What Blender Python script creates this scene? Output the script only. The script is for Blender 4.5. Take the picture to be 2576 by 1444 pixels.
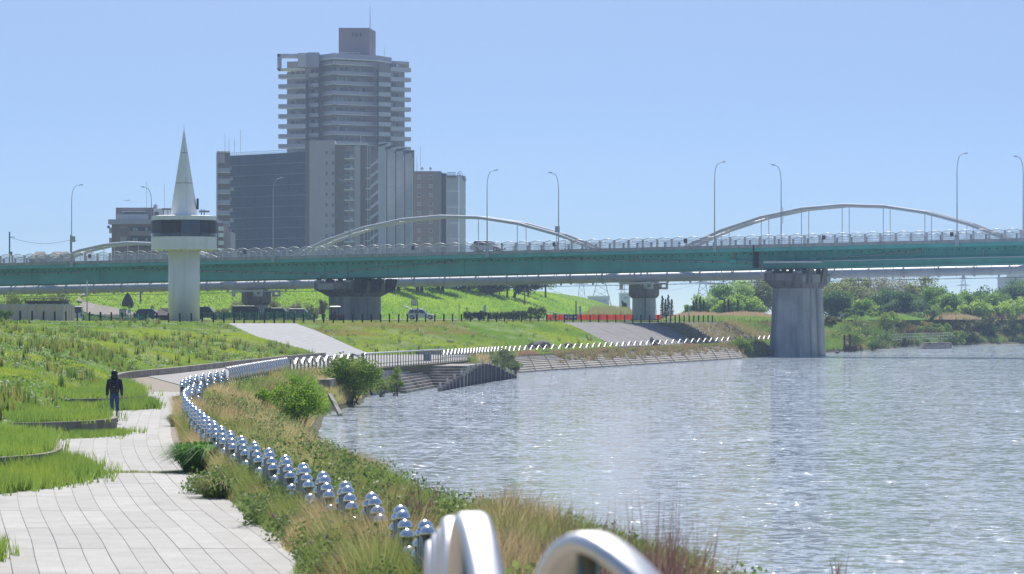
import bpy, bmesh, math, random
import numpy as np
from mathutils import Vector, Matrix

scene = bpy.context.scene
for o in list(bpy.data.objects):
    bpy.data.objects.remove(o)
random.seed(7)
rng = np.random.default_rng(11)
R = math.radians

# ------------------------------------------------------------------ camera
F, E, H0, CX = 8000.0, 5.25, 790.0, 1288.0      # focal length in picture units, eye height, horizon row, centre column
cam_d = bpy.data.cameras.new('camera')
cam = bpy.data.objects.new('camera', cam_d)
scene.collection.objects.link(cam)
cam.location = (0, 0, E)
cam.rotation_euler = (R(90), 0, 0)
cam_d.sensor_width = 36.0
cam_d.lens = F / 2576.0 * 36.0
cam_d.shift_y = (H0 - 722.0) / 2576.0
cam_d.clip_start = 0.5
cam_d.clip_end = 12000
cam_d.dof.use_dof = True
cam_d.dof.focus_distance = 260.0
cam_d.dof.aperture_fstop = 5.6
scene.camera = cam

# ------------------------------------------------------------------ sky, sun, exposure
SKY_STRETCH, SKY_LIFT = 5.0, 0.042
SUN_EL, SUN_AZ = R(54), R(-4)                    # azimuth from +Y towards +X
world = bpy.data.worlds.new('World')
scene.world = world
world.use_nodes = True
wn = world.node_tree
wn.nodes.clear()
sky = wn.nodes.new('ShaderNodeTexSky')
sky.sky_type = 'NISHITA'
sky.sun_disc = False
sky.sun_elevation = SUN_EL
sky.sun_rotation = SUN_AZ
sky.air_density = 1.0
sky.dust_density = 0.4
sky.ozone_density = 2.2
# the photograph's sky deepens quickly above the horizon: the dome is read with its heights stretched, alike in every direction
tcw = wn.nodes.new('ShaderNodeTexCoord')
mpw = wn.nodes.new('ShaderNodeMapping')
mpw.inputs['Scale'].default_value = (1, 1, SKY_STRETCH)
mpw.inputs['Location'].default_value = (0, 0, SKY_LIFT)
nrw = wn.nodes.new('ShaderNodeVectorMath')
nrw.operation = 'NORMALIZE'
wn.links.new(tcw.outputs['Generated'], mpw.inputs['Vector'])
wn.links.new(mpw.outputs[0], nrw.inputs[0])
wn.links.new(nrw.outputs[0], sky.inputs['Vector'])
bg = wn.nodes.new('ShaderNodeBackground')
bg.inputs['Strength'].default_value = 0.10
wo = wn.nodes.new('ShaderNodeOutputWorld')
hsv = wn.nodes.new('ShaderNodeHueSaturation')
hsv.inputs['Saturation'].default_value = 1.06
wn.links.new(sky.outputs[0], hsv.inputs['Color'])
wn.links.new(hsv.outputs[0], bg.inputs[0])
wn.links.new(bg.outputs[0], wo.inputs[0])
sun_d = bpy.data.lights.new('sun', 'SUN')
sun_d.energy = 3.8
sun_d.angle = R(0.53)
sun_d.color = (1.0, 0.955, 0.89)
sun = bpy.data.objects.new('sun', sun_d)
scene.collection.objects.link(sun)
sdir = Vector((math.sin(SUN_AZ) * math.cos(SUN_EL), math.cos(SUN_AZ) * math.cos(SUN_EL), math.sin(SUN_EL)))
sun.rotation_euler = (-sdir).to_track_quat('-Z', 'Y').to_euler()
sun.location = (0, 200, 300)
scene.view_settings.view_transform = 'Standard'
scene.view_settings.look = 'None'
scene.view_settings.gamma = 1.0
scene.view_settings.exposure = 0.56
scene.view_settings.use_curve_mapping = False
scene.cycles.max_bounces = 8
scene.cycles.volume_bounces = 1
scene.cycles.transparent_max_bounces = 12
scene.cycles.caustics_reflective = False
scene.cycles.caustics_refractive = False


def P(x, y, Y):
    """a place seen at column x, row y (picture 2576 wide) when it stands Y metres away"""
    return Vector(((x - CX) * Y / F, Y, E - (y - H0) * Y / F))


# ------------------------------------------------------------------ materials
def mat(name, col, rough=0.7, metal=0.0, var=0.0, vscale=1.0, bump=0.0, bscale=20.0, col2=None, spec=0.5,
        stretch=None, attr=None, trans=0.0, rust=None, alpha=None):
    m = bpy.data.materials.new(name)
    m.use_nodes = True
    nt = m.node_tree
    N, L = nt.nodes, nt.links
    b = N['Principled BSDF']
    b.inputs['Base Color'].default_value = (*col, 1)
    b.inputs['Roughness'].default_value = rough
    b.inputs['Metallic'].default_value = metal
    b.inputs['Specular IOR Level'].default_value = spec
    csock = None
    if attr:
        a = N.new('ShaderNodeAttribute')
        a.attribute_name = attr
        csock = a.outputs['Color']
    tc = mp = None
    if var or bump or rust:
        tc = N.new('ShaderNodeNewGeometry')
        mp = N.new('ShaderNodeMapping')
        if stretch:
            mp.inputs['Scale'].default_value = stretch
        L.new(tc.outputs['Position'], mp.inputs['Vector'])
    if var:
        n = N.new('ShaderNodeTexNoise')
        n.inputs['Scale'].default_value = vscale
        n.inputs['Detail'].default_value = 6
        n.inputs['Roughness'].default_value = 0.65
        L.new(mp.outputs[0], n.inputs['Vector'])
        r = N.new('ShaderNodeMapRange')
        r.inputs['From Min'].default_value = 0.3
        r.inputs['From Max'].default_value = 0.7
        L.new(n.outputs['Fac'], r.inputs['Value'])
        mx = N.new('ShaderNodeMix')
        mx.data_type = 'RGBA'
        c2 = col2 or tuple(c * (1 - var) for c in col)
        c1 = col if col2 else tuple(min(1, c * (1 + var * 0.5)) for c in col)
        mx.inputs['A'].default_value = (*c1, 1)
        mx.inputs['B'].default_value = (*c2, 1)
        L.new(r.outputs[0], mx.inputs['Factor'])
        csock = mx.outputs['Result']
    if rust:
        n = N.new('ShaderNodeTexNoise')
        n.inputs['Scale'].default_value = rust[1]
        n.inputs['Detail'].default_value = 8
        m2 = N.new('ShaderNodeMapping')
        m2.inputs['Scale'].default_value = rust[2]
        L.new(tc.outputs['Position'], m2.inputs['Vector'])
        L.new(m2.outputs[0], n.inputs['Vector'])
        r = N.new('ShaderNodeMapRange')
        r.inputs['From Min'].default_value = 0.5
        r.inputs['From Max'].default_value = 0.68
        r.inputs['To Max'].default_value = rust[3]
        L.new(n.outputs['Fac'], r.inputs['Value'])
        mx = N.new('ShaderNodeMix')
        mx.data_type = 'RGBA'
        if csock:
            L.new(csock, mx.inputs['A'])
        else:
            mx.inputs['A'].default_value = (*col, 1)
        mx.inputs['B'].default_value = (*rust[0], 1)
        L.new(r.outputs[0], mx.inputs['Factor'])
        csock = mx.outputs['Result']
    if csock:
        L.new(csock, b.inputs['Base Color'])
    if bump:
        n = N.new('ShaderNodeTexNoise')
        n.inputs['Scale'].default_value = bscale
        n.inputs['Detail'].default_value = 5
        L.new(mp.outputs[0], n.inputs['Vector'])
        bp = N.new('ShaderNodeBump')
        bp.inputs['Strength'].default_value = 1.0
        bp.inputs['Distance'].default_value = bump
        L.new(n.outputs['Fac'], bp.inputs['Height'])
        L.new(bp.outputs[0], b.inputs['Normal'])
    if trans:
        t = N.new('ShaderNodeBsdfTranslucent')
        if csock:
            L.new(csock, t.inputs['Color'])
        else:
            t.inputs['Color'].default_value = (*col, 1)
        ms = N.new('ShaderNodeMixShader')
        ms.inputs[0].default_value = trans
        L.new(b.outputs[0], ms.inputs[1])
        L.new(t.outputs[0], ms.inputs[2])
        L.new(ms.outputs[0], N['Material Output'].inputs['Surface'])
    if alpha is not None:
        t = N.new('ShaderNodeBsdfTransparent')
        ms = N.new('ShaderNodeMixShader')
        ms.inputs[0].default_value = alpha
        L.new(t.outputs[0], ms.inputs[1])
        L.new(b.outputs[0], ms.inputs[2])
        L.new(ms.outputs[0], N['Material Output'].inputs['Surface'])
    return m


# ------------------------------------------------------------------ mesh helpers
def cr(a, b):
    return Vector(a).cross(Vector(b))


class MB:
    def __init__(s):
        s.v, s.f = [], []

    def add(s, vs, fs):
        k = len(s.v)
        s.v += [tuple(p) for p in vs]
        s.f += [tuple(i + k for i in f) for f in fs]
        return s

    def obox(s, o, a, b, c):
        o, a, b, c = Vector(o), Vector(a), Vector(b), Vector(c)
        if a.cross(b).dot(c) < 0:
            a, b = b, a
        vs = [o, o + a, o + a + b, o + b, o + c, o + a + c, o + a + b + c, o + b + c]
        return s.add(vs, [(0, 3, 2, 1), (4, 5, 6, 7), (0, 1, 5, 4), (1, 2, 6, 5), (2, 3, 7, 6), (3, 0, 4, 7)])

    def bx(s, x0, x1, y0, y1, z0, z1):
        return s.obox((x0, y0, z0), (x1 - x0, 0, 0), (0, y1 - y0, 0), (0, 0, z1 - z0))

    def tube(s, pts, r, n=8, cap=True):
        pts = [Vector(p) for p in pts]
        m = len(pts)
        rs = [r] * m if not isinstance(r, (list, tuple)) else list(r)
        vs, fs = [], []
        ref = None
        for i, p in enumerate(pts):
            d = (pts[min(i + 1, m - 1)] - pts[max(i - 1, 0)])
            d = d.normalized() if d.length > 1e-9 else Vector((0, 0, 1))
            if ref is None:
                ref = Vector((0, 0, 1)) if abs(d.z) < 0.9 else Vector((1, 0, 0))
            x = ref - d * ref.dot(d)
            x = x.normalized() if x.length > 1e-6 else d.orthogonal().normalized()
            ref = x
            y = d.cross(x)
            for k in range(n):
                t = 2 * math.pi * k / n
                vs.append(p + (x * math.cos(t) + y * math.sin(t)) * rs[i])
        for i in range(m - 1):
            for k in range(n):
                a, b = i * n + k, i * n + (k + 1) % n
                fs.append((a, b, b + n, a + n))
        if cap:
            fs.append(tuple(reversed(range(n))))
            fs.append(tuple(range((m - 1) * n, m * n)))
        return s.add(vs, fs)

    def lathe(s, prof, c=(0, 0, 0), n=24, cap=True):
        vs, fs = [], []
        m = len(prof)
        for r, z in prof:
            for k in range(n):
                t = 2 * math.pi * k / n
                vs.append((c[0] + r * math.cos(t), c[1] + r * math.sin(t), c[2] + z))
        for i in range(m - 1):
            for k in range(n):
                a, b = i * n + k, i * n + (k + 1) % n
                fs.append((a, b, b + n, a + n))
        if cap:
            fs.append(tuple(reversed(range(n))))
            fs.append(tuple(range((m - 1) * n, m * n)))
        return s.add(vs, fs)

    def prism(s, poly, z0, z1):
        n = len(poly)
        ar = sum(poly[i][0] * poly[(i + 1) % n][1] - poly[(i + 1) % n][0] * poly[i][1] for i in range(n))
        if ar < 0:
            poly = list(reversed(poly))
        vs = [(p[0], p[1], z0) for p in poly] + [(p[0], p[1], z1) for p in poly]
        fs = [tuple(reversed(range(n))), tuple(range(n, 2 * n))]
        fs += [(i, (i + 1) % n, (i + 1) % n + n, i + n) for i in range(n)]
        return s.add(vs, fs)

    def loft(s, rings, cap=True):
        n = len(rings[0])
        vs = [p for r in rings for p in r]
        fs = []
        for i in range(len(rings) - 1):
            for k in range(n):
                a, b = i * n + k, i * n + (k + 1) % n
                fs.append((a, b, b + n, a + n))
        if cap:
            fs.append(tuple(reversed(range(n))))
            fs.append(tuple(range((len(rings) - 1) * n, len(rings) * n)))
        return s.add(vs, fs)

    def band(s, pts, w, h, side=None):
        """rectangular bar swept along pts; w across (horizontal), h thick"""
        pts = [Vector(p) for p in pts]
        m = len(pts)
        rings = []
        for i, p in enumerate(pts):
            d = (pts[min(i + 1, m - 1)] - pts[max(i - 1, 0)]).normalized()
            sd = Vector(side).normalized() if side is not None else Vector((d.y, -d.x, 0)).normalized()
            up = sd.cross(d).normalized()
            rings.append([p - sd * w / 2 - up * h / 2, p + sd * w / 2 - up * h / 2, p + sd * w / 2 + up * h / 2, p - sd * w / 2 + up * h / 2])
        return s.loft(rings)

    def mesh(s, name, m, smooth=False):
        me = bpy.data.meshes.new(name)
        me.from_pydata([tuple(p) for p in s.v], [], s.f)
        if m is not None:
            me.materials.append(m)
        if smooth:
            me.polygons.foreach_set('use_smooth', [True] * len(me.polygons))
        me.update()
        return me

    def build(s, name, m, parent=None, smooth=False, world=True):
        """world=True: vertices are world places, moved into the parent's frame"""
        off = None
        if parent is not None and world:
            r = parent
            while r.parent is not None:
                r = r.parent
            off = Vector(r.location)
            if off.length > 0:
                s.v = [(p[0] - off[0], p[1] - off[1], p[2] - off[2]) for p in s.v]
        return link(name, s.mesh(name, m, smooth), parent)


def link(name, me, parent=None, loc=(0, 0, 0), rz=0.0):
    o = bpy.data.objects.new(name, me)
    scene.collection.objects.link(o)
    o.parent = parent
    o.location = loc
    if rz:
        o.rotation_euler = (0, 0, rz)
    return o


def tag(o, label=None, cat=None, group=None, kind=None):
    if label:
        o['label'] = label
    if cat:
        o['category'] = cat
    if group:
        o['group'] = group
    if kind:
        o['kind'] = kind
    return o


def thing(name, label, cat, loc=(0, 0, 0), rz=0.0, group=None):
    o = link(name, None, None, loc, rz)
    o.empty_display_size = 0.5
    return tag(o, label, cat, group)


def copy_tree(o, parent=None, loc=None, rz=None, label=None):
    c = o.copy()
    scene.collection.objects.link(c)
    c.parent = parent
    if loc is not None:
        c.location = loc
    if rz is not None:
        c.rotation_euler = (0, 0, rz)
    if label:
        c['label'] = label
    for ch in list(o.children):
        copy_tree(ch, c)
    return c


def fast_mesh(name, V, faces_n, m, cols=None, smooth=False):
    """V (n,3); every face uses faces_n consecutive vertices; cols (n,3)"""
    me = bpy.data.meshes.new(name)
    n = len(V)
    nf = n // faces_n
    me.vertices.add(n)
    me.vertices.foreach_set('co', np.asarray(V, np.float32).ravel())
    me.loops.add(n)
    me.loops.foreach_set('vertex_index', np.arange(n, dtype=np.int32))
    me.polygons.add(nf)
    me.polygons.foreach_set('loop_start', np.arange(0, n, faces_n, dtype=np.int32))
    if cols is not None:
        a = me.attributes.new('col', 'FLOAT_COLOR', 'POINT')
        c4 = np.ones((n, 4), np.float32)
        c4[:, :3] = cols
        a.data.foreach_set('color', c4.ravel())
    me.materials.append(m)
    me.update(calc_edges=True)
    return me


def catmull(pts, k):
    pts = np.asarray(pts, float)
    n = len(pts)
    out = []
    for i in range(n - 1):
        p0, p1, p2, p3 = pts[max(i - 1, 0)], pts[i], pts[i + 1], pts[min(i + 2, n - 1)]
        for j in range(k):
            t = j / k
            out.append(0.5 * ((2 * p1) + (-p0 + p2) * t + (2 * p0 - 5 * p1 + 4 * p2 - p3) * t * t + (-p0 + 3 * p1 - 3 * p2 + p3) * t ** 3))
    out.append(pts[-1])
    return np.array(out)


def resample(pts, step):
    """points at even spacing along a 3D polyline, with unit tangents"""
    pts = np.asarray(pts, float)
    d = np.r_[0, np.cumsum(np.linalg.norm(np.diff(pts, axis=0), axis=1))]
    n = max(2, int(round(d[-1] / step)) + 1)
    t = np.linspace(0, d[-1], n)
    q = np.stack([np.interp(t, d, pts[:, k]) for k in range(pts.shape[1])], 1)
    g = np.gradient(q, axis=0)
    g /= np.linalg.norm(g, axis=1)[:, None] + 1e-9
    return q, g


# value noise used for placing and tinting plants
_perm = np.random.default_rng(3).random((64, 64))


def vnoise(x, y):
    x, y = np.asarray(x, float), np.asarray(y, float)
    xi, yi = np.floor(x).astype(int), np.floor(y).astype(int)
    fx, fy = x - xi, y - yi
    fx, fy = fx * fx * (3 - 2 * fx), fy * fy * (3 - 2 * fy)
    g = lambda a, b: _perm[a % 64, b % 64]
    return (g(xi, yi) * (1 - fx) + g(xi + 1, yi) * fx) * (1 - fy) + (g(xi, yi + 1) * (1 - fx) + g(xi + 1, yi + 1) * fx) * fy


def fbm(x, y):
    return (vnoise(x, y) + 0.5 * vnoise(2.1 * x + 7, 2.1 * y + 3) + 0.25 * vnoise(4.3 * x + 1, 4.3 * y + 9)) / 1.75


# shared materials
M = {}
M['grass'] = mat('grass_blades', (0.1, 0.2, 0.03), 0.6, attr='col', trans=0.6, spec=0.25)
M['leaf'] = mat('tree_leaves', (0.06, 0.12, 0.03), 0.5, attr='col', trans=0.5, spec=0.35)
M['bark'] = mat('bark', (0.055, 0.042, 0.032), 0.9, var=0.4, vscale=6, bump=0.01, bscale=30)
M['concrete'] = mat('concrete', (0.42, 0.41, 0.39), 0.85, var=0.22, vscale=0.6, bump=0.01, bscale=12, rust=((0.17, 0.16, 0.15), 0.9, (1.5, 1.5, 0.25), 0.6))
M['concrete_dark'] = mat('stained_concrete', (0.2, 0.185, 0.17), 0.9, var=0.35, vscale=0.9, bump=0.01, bscale=10, rust=((0.08, 0.07, 0.065), 1.2, (2, 2, 0.2), 0.7))
M['steel'] = mat('polished_steel', (0.82, 0.83, 0.84), 0.25, 1.0, var=0.2, vscale=7)
M['steel_satin'] = mat('satin_steel', (0.7, 0.7, 0.71), 0.46, 1.0, var=0.1, vscale=4)
M['silver'] = mat('silver_paint', (0.62, 0.63, 0.64), 0.5, 0.35, var=0.1, vscale=3)
M['steel_post'] = mat('brushed_steel_olive_reflection', (0.24, 0.25, 0.19), 0.38, 0.75, var=0.25, vscale=4)  # olive reflection of the weeds put into the base colour
M['black'] = mat('black_paint', (0.012, 0.012, 0.014), 0.6)
M['white'] = mat('white_paint', (0.78, 0.78, 0.76), 0.5, var=0.05, vscale=0.5)
M['grey_paint'] = mat('grey_paint', (0.52, 0.54, 0.56), 0.45, var=0.1, vscale=0.6)
M['rail_paint'] = mat('railing_paint', (0.6, 0.6, 0.6), 0.4, var=0.12, vscale=0.4)
M['glass'] = mat('window_glass', (0.03, 0.04, 0.06), 0.08, spec=0.8)
M['tyre'] = mat('tyre_rubber', (0.015, 0.015, 0.015), 0.8)
# ------------------------------------------------------------------ terrain: one lofted ground sheet
# stations from behind the camera along the river to the far bank:
#          shore         bank top (fence line)  inner edge of walk      edge of plaza          far plain       horizon
ST = [
    ((17, -60),   (1.7, -60, 3.7),   (-9, -60, 3.7),     (-40, -60, 5.0),    (-700, -400),  (-3900, -450)),
    ((11.5, 2),     (0.9, 0, 3.55),    (-8.6, 0, 3.5),     (-42, 20, 4.9),     (-700, 0),     (-3900, 0)),
    ((6.8, 36),   (-0.35, 20, 2.75), (-8.2, 22, 2.6),    (-44, 70, 4.8),     (-700, 200),   (-3900, 500)),
    ((3.0, 62),   (-1.0, 36.5, 1.7), (-8.2, 42, 1.7),    (-46, 120, 4.7),    (-700, 350),   (-3900, 1000)),
    ((-0.5, 76),   (-2.6, 47.6, 1.7), (-10.6, 60, 1.7),   (-47, 170, 4.6),    (-700, 500),   (-3900, 1600)),
    ((-3.2, 91),  (-5.0, 61.5, 1.7), (-12.2, 78, 1.7),   (-48, 210, 4.55),   (-700, 650),   (-3900, 2200)),
    ((-5.3, 104), (-8.2, 83, 1.7),   (-15.0, 100, 1.7),  (-48, 245, 4.5),    (-600, 800),   (-3900, 2800)),
    ((-8.0, 126), (-10.6, 104, 1.7), (-17.5, 135, 1.7),  (-48, 276, 4.5),    (-500, 950),   (-3900, 3400)),
    ((-8.8, 146), (-12.4, 124, 1.7), (-21.0, 170, 1.7),  (-46, 297, 4.5),    (-400, 1000),  (-3800, 3900)),
    ((-9.7, 168), (-12.8, 150, 1.7), (-20.0, 190, 1.7),  (-40, 304, 4.4),    (-300, 1000),  (-2600, 3900)),
    ((-8.8, 186), (-12.2, 174, 1.7), (-18.2, 225, 1.7),  (-32, 310, 4.3),    (-200, 1000),  (-1700, 3900)),
    ((-9.0, 207), (-9.8, 202, 1.68), (-15.2, 262, 1.7),  (-25.5, 316, 4.25), (-120, 1000),  (-1000, 3900)),
    ((-4.9, 239), (-5.4, 236, 1.6),  (-9.5, 285, 1.6),   (-14, 338, 4.2),    (-50, 1000),   (-500, 3900)),
    ((0.3, 281),  (-0.4, 292, 1.28), (-4.5, 300, 1.4),   (-5, 364, 4.2),     (-25, 1000),     (-100, 3900)),
    ((8.2, 311),  (7.2, 323, 1.25),  (3.2, 330, 1.35),   (2, 382, 4.15),     (-5, 1000),    (250, 3900)),
    ((16.5, 339), (15.2, 352, 1.3),  (10.5, 357, 1.4),   (8, 390, 4.15),     (15, 1000),    (600, 3900)),
    ((26, 372),   (25.6, 383, 1.45), (21.0, 386, 1.5),   (15.5, 395, 4.1),   (35, 1000),   (1000, 3900)),
    ((36.5, 410), (36.2, 417, 1.5),  (33.0, 419, 1.55),  (28.0, 422, 4.0),   (65, 1000),   (1400, 3900)),
    ((53.5, 467), (52.0, 474, 1.4),  (49.3, 476, 1.6),   (43.5, 481, 3.9),   (110, 1000),   (1800, 3900)),
    ((70, 528),   (67.5, 535, 1.5),  (65.0, 538, 1.9),   (59.5, 546, 3.8),   (190, 1000),   (2300, 3900)),
    ((90, 558),   (89.5, 566, 1.6),  (88, 572, 2.2),     (84, 586, 3.8),     (330, 1000),   (2800, 3900)),
    ((118, 566),  (118, 574, 1.7),   (118, 583, 2.3),    (118, 598, 3.8),    (560, 1000),   (3200, 3900)),
    ((420, 600),  (420, 610, 1.8),   (420, 620, 2.4),    (420, 640, 3.8),    (1200, 1000),  (3950, 3900)),
    ((3950, 700), (3950, 715, 1.8),  (3950, 730, 2.4),   (3950, 760, 3.8),   (3955, 1000),  (3960, 3900)),
]
KS = 14


def rail(j):
    p = np.array([(*s[j], 0.0) if len(s[j]) == 2 else s[j] for s in ST], float)
    a = catmull(p[:-2], KS)
    b = [p[k] + (p[k + 1] - p[k]) * t for k in (len(p) - 3, len(p) - 2) for t in np.arange(1, KS + 1) / KS]
    return np.concatenate([a, b])



RS, RF, RW, RP, R0_, R1_ = [rail(j) for j in range(6)]
R0_[:, 2] = 4.42
R1_[:, 2] = 4.42
NT = len(RS)
RD = RS.copy()                                   # river bed out from the shore
for i in range(NT):
    d = RS[i, :2] - RF[i, :2]
    d /= np.linalg.norm(d) + 1e-6
    RD[i, :2] += d * 6
    RD[i, 2] = -2.2


def bank_pt(i, t):
    a, b = RS[i], RF[i]
    p = a + (b - a) * t
    p = p.copy()
    p[2] = b[2] * (1 - (1 - t) ** 1.7)
    return p


def hill_pt(i, t):
    a, b = RW[i], RP[i]
    p = a + (b - a) * t
    p = p.copy()
    s = t * t * (3 - 2 * t) * 0.45 + 0.55 * t
    kk = min(1.0, max(0.0, (9.6 * KS - i) / (1.6 * KS)))       # the near mound climbs faster from the walk
    s = s * (1 - kk) + (max(t, 0.0) ** 0.58) * kk
    p[2] = a[2] + (b[2] - a[2]) * s
    w = math.sin(math.pi * min(1, max(0, t))) * (0.3 if 10.3 * KS < i < 18 * KS else 1.0)
    p[2] += w * 0.35 * (float(fbm(p[0] * 0.09 + 3, p[1] * 0.05)) - 0.5)
    return p


rows = []
kinds = []          # material of the strip that follows each row
rows.append(RD); kinds.append(0)
NB = 9
for k in range(NB):
    rows.append(np.array([bank_pt(i, k / NB) for i in range(NT)])); kinds.append(0)
rows.append(RF.copy()); kinds.append(1)
rows.append((RF + RW) / 2); kinds.append(1)
NH = 16
for k in range(NH):
    rows.append(np.array([hill_pt(i, k / NH) for i in range(NT)])); kinds.append(2)
rows.append(RP.copy()); kinds.append(3)
for t in (0.04, 0.15, 0.4):
    q = RP + (R0_ - RP) * t
    q[:, 2] = RP[:, 2] * (1 - min(1, t * 9)) + 4.42 * min(1, t * 9)
    rows.append(q); kinds.append(3)
rows.append(R0_); kinds.append(3)
rows.append(R1_)
verts = np.concatenate(rows)
faces, fm = [], []
for r in range(len(rows) - 1):
    for i in range(NT - 1):
        a = r * NT + i
        faces.append((a, a + 1, a + NT + 1, a + NT))
        fm.append(kinds[r])
me = bpy.data.meshes.new('ground')
me.from_pydata(verts.tolist(), [], faces)
M['bank_soil'] = mat('bank_soil', (0.15, 0.13, 0.07), 0.95, var=0.5, vscale=0.8, col2=(0.07, 0.085, 0.03), bump=0.06, bscale=6)
M['walk_base'] = mat('walk_base', (0.36, 0.31, 0.25), 0.95, var=0.25, vscale=1.2, col2=(0.27, 0.22, 0.165), bump=0.01, bscale=40)
M['hill_soil'] = mat('hill_turf', (0.17, 0.22, 0.04), 0.95, var=0.5, vscale=0.25, col2=(0.12, 0.17, 0.035), bump=0.12, bscale=4)
M['plain'] = mat('plaza_turf', (0.17, 0.2, 0.07), 0.95, var=0.4, vscale=0.12, col2=(0.13, 0.17, 0.045), bump=0.05, bscale=3)
for k in ('bank_soil', 'walk_base', 'hill_soil', 'plain'):
    me.materials.append(M[k])
me.polygons.foreach_set('material_index', fm)
me.polygons.foreach_set('use_smooth', [True] * len(fm))
me.update()
ground = tag(link('ground', me), 'grassy riverside ground with bank, slope and flat plaza', 'ground', kind='structure')


def rail_at(rl, s):
    """point on a rail at a station number (float)"""
    x = min(max(s * KS, 0), NT - 1.001)
    i = int(x)
    return rl[i] + (rl[i + 1] - rl[i]) * (x - i)


def hill_at(s, t):
    x = min(max(s * KS, 0), NT - 1.001)
    i = int(x)
    a, b = hill_pt(i, t), hill_pt(i + 1, t)
    return a + (b - a) * (x - i)


def bank_at(s, t):
    x = min(max(s * KS, 0), NT - 1.001)
    i = int(x)
    a, b = bank_pt(i, t), bank_pt(i + 1, t)
    return a + (b - a) * (x - i)


# ------------------------------------------------------------------ river
wm = bpy.data.materials.new('river_water')
wm.use_nodes = True
nt = wm.node_tree
b = nt.nodes['Principled BSDF']
b.inputs['Base Color'].default_value = (0.41, 0.46, 0.49, 1)
b.inputs['Roughness'].default_value = 0.045
b.inputs['IOR'].default_value = 1.33
b.inputs['Specular IOR Level'].default_value = 0.4
g = nt.nodes.new('ShaderNodeNewGeometry')
acc = None
# ripples: two sizes of random facet slopes, patchily ruffled by gusts
for sc, amp, det, st in ((1.1, 1.15, 3, (0.55, 1.0, 1)), (3.7, 2.5, 2, (0.75, 1.0, 1)), (0.10, 0.20, 2, (0.6, 1, 1))):
    mp = nt.nodes.new('ShaderNodeMapping')
    mp.inputs['Scale'].default_value = st
    mp.inputs['Rotation'].default_value = (0, 0, 0.22)
    nt.links.new(g.outputs['Position'], mp.inputs['Vector'])
    n = nt.nodes.new('ShaderNodeTexNoise')
    n.inputs['Scale'].default_value = sc
    n.inputs['Detail'].default_value = det
    n.inputs['Roughness'].default_value = 0.62
    n.inputs['Distortion'].default_value = 0.3
    nt.links.new(mp.outputs[0], n.inputs['Vector'])
    sb = nt.nodes.new('ShaderNodeVectorMath'); sb.operation = 'SUBTRACT'
    sb.inputs[1].default_value = (0.5, 0.5, 0.5)
    nt.links.new(n.outputs['Color'], sb.inputs[0])
    ml = nt.nodes.new('ShaderNodeVectorMath'); ml.operation = 'MULTIPLY'
    ml.inputs[1].default_value = (amp, amp, 0)
    nt.links.new(sb.outputs[0], ml.inputs[0])
    if acc is None:
        acc = ml
    else:
        ad = nt.nodes.new('ShaderNodeVectorMath'); ad.operation = 'ADD'
        nt.links.new(acc.outputs[0], ad.inputs[0]); nt.links.new(ml.outputs[0], ad.inputs[1])
        acc = ad
gn = nt.nodes.new('ShaderNodeTexNoise'); gn.inputs['Scale'].default_value = 0.035; gn.inputs['Detail'].default_value = 3
nt.links.new(g.outputs['Position'], gn.inputs['Vector'])
gr = nt.nodes.new('ShaderNodeMapRange'); gr.inputs['From Min'].default_value = 0.35; gr.inputs['From Max'].default_value = 0.65
gr.inputs['To Min'].default_value = 0.75; gr.inputs['To Max'].default_value = 1.25
nt.links.new(gn.outputs['Fac'], gr.inputs['Value'])
sc_ = nt.nodes.new('ShaderNodeVectorMath'); sc_.operation = 'SCALE'
nt.links.new(acc.outputs[0], sc_.inputs[0]); nt.links.new(gr.outputs[0], sc_.inputs['Scale'])
up = nt.nodes.new('ShaderNodeVectorMath'); up.operation = 'ADD'; up.inputs[1].default_value = (0, 0, 1)
nt.links.new(sc_.outputs[0], up.inputs[0])
nm = nt.nodes.new('ShaderNodeVectorMath'); nm.operation = 'NORMALIZE'
nt.links.new(up.outputs[0], nm.inputs[0])
nt.links.new(nm.outputs[0], b.inputs['Normal'])
mb = MB()
mb.add([(-60, -60, 0), (3940, -60, 0), (3940, 720, 0), (-60, 720, 0)], [(0, 1, 2, 3)])
tag(mb.build('river', wm), 'wide glittering grey blue river', 'river', kind='structure')

# unseen grassy slope added behind the camera to reflect green in the steel
mb = MB()
n = 24
for i in range(n + 1):
    x = -260 + 420 * i / n
    for y, z in ((-14, 2.6), (-24, 5.5), (-38, 10.0), (-48, 12.5), (-60, 12.8)):
        mb.v.append((x, y - 0.0006 * x * x, z + 0.5 * math.sin(x * 0.07 + y)))
for i in range(n):
    for j in range(4):
        a = i * 5 + j
        mb.f.append((a, a + 1, a + 6, a + 5))
tag(mb.build('added_rear_slope', M['hill_soil'], None, True), 'unseen grassy slope added behind the viewpoint for green reflections', 'slope', kind='structure')
# ------------------------------------------------------------------ green girder road bridge
BU = Vector((0.91438, -0.40485, 0))       # along the bridge, to the right
BN = Vector((0.40485, 0.91438, 0))        # across it, away from the camera
B0 = Vector((-59.7, 432.0, 0))
DW = 13.0                                 # deck width
PS = 30.95                                # lamp spacing


def dz(m):
    return 12.42 + 0.0143 * m


def BR(m, off, z):
    """z is relative to the deck edge top"""
    p = B0 + BU * m + BN * off
    p.z = dz(m) + z
    return p


def m_at(px, off):
    lo, hi = -200.0, 300.0
    for _ in range(60):
        mid = (lo + hi) / 2
        q = B0 + BU * mid + BN * off
        if q.x / q.y * F + CX < px:
            lo = mid
        else:
            hi = mid
    return lo


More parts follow.
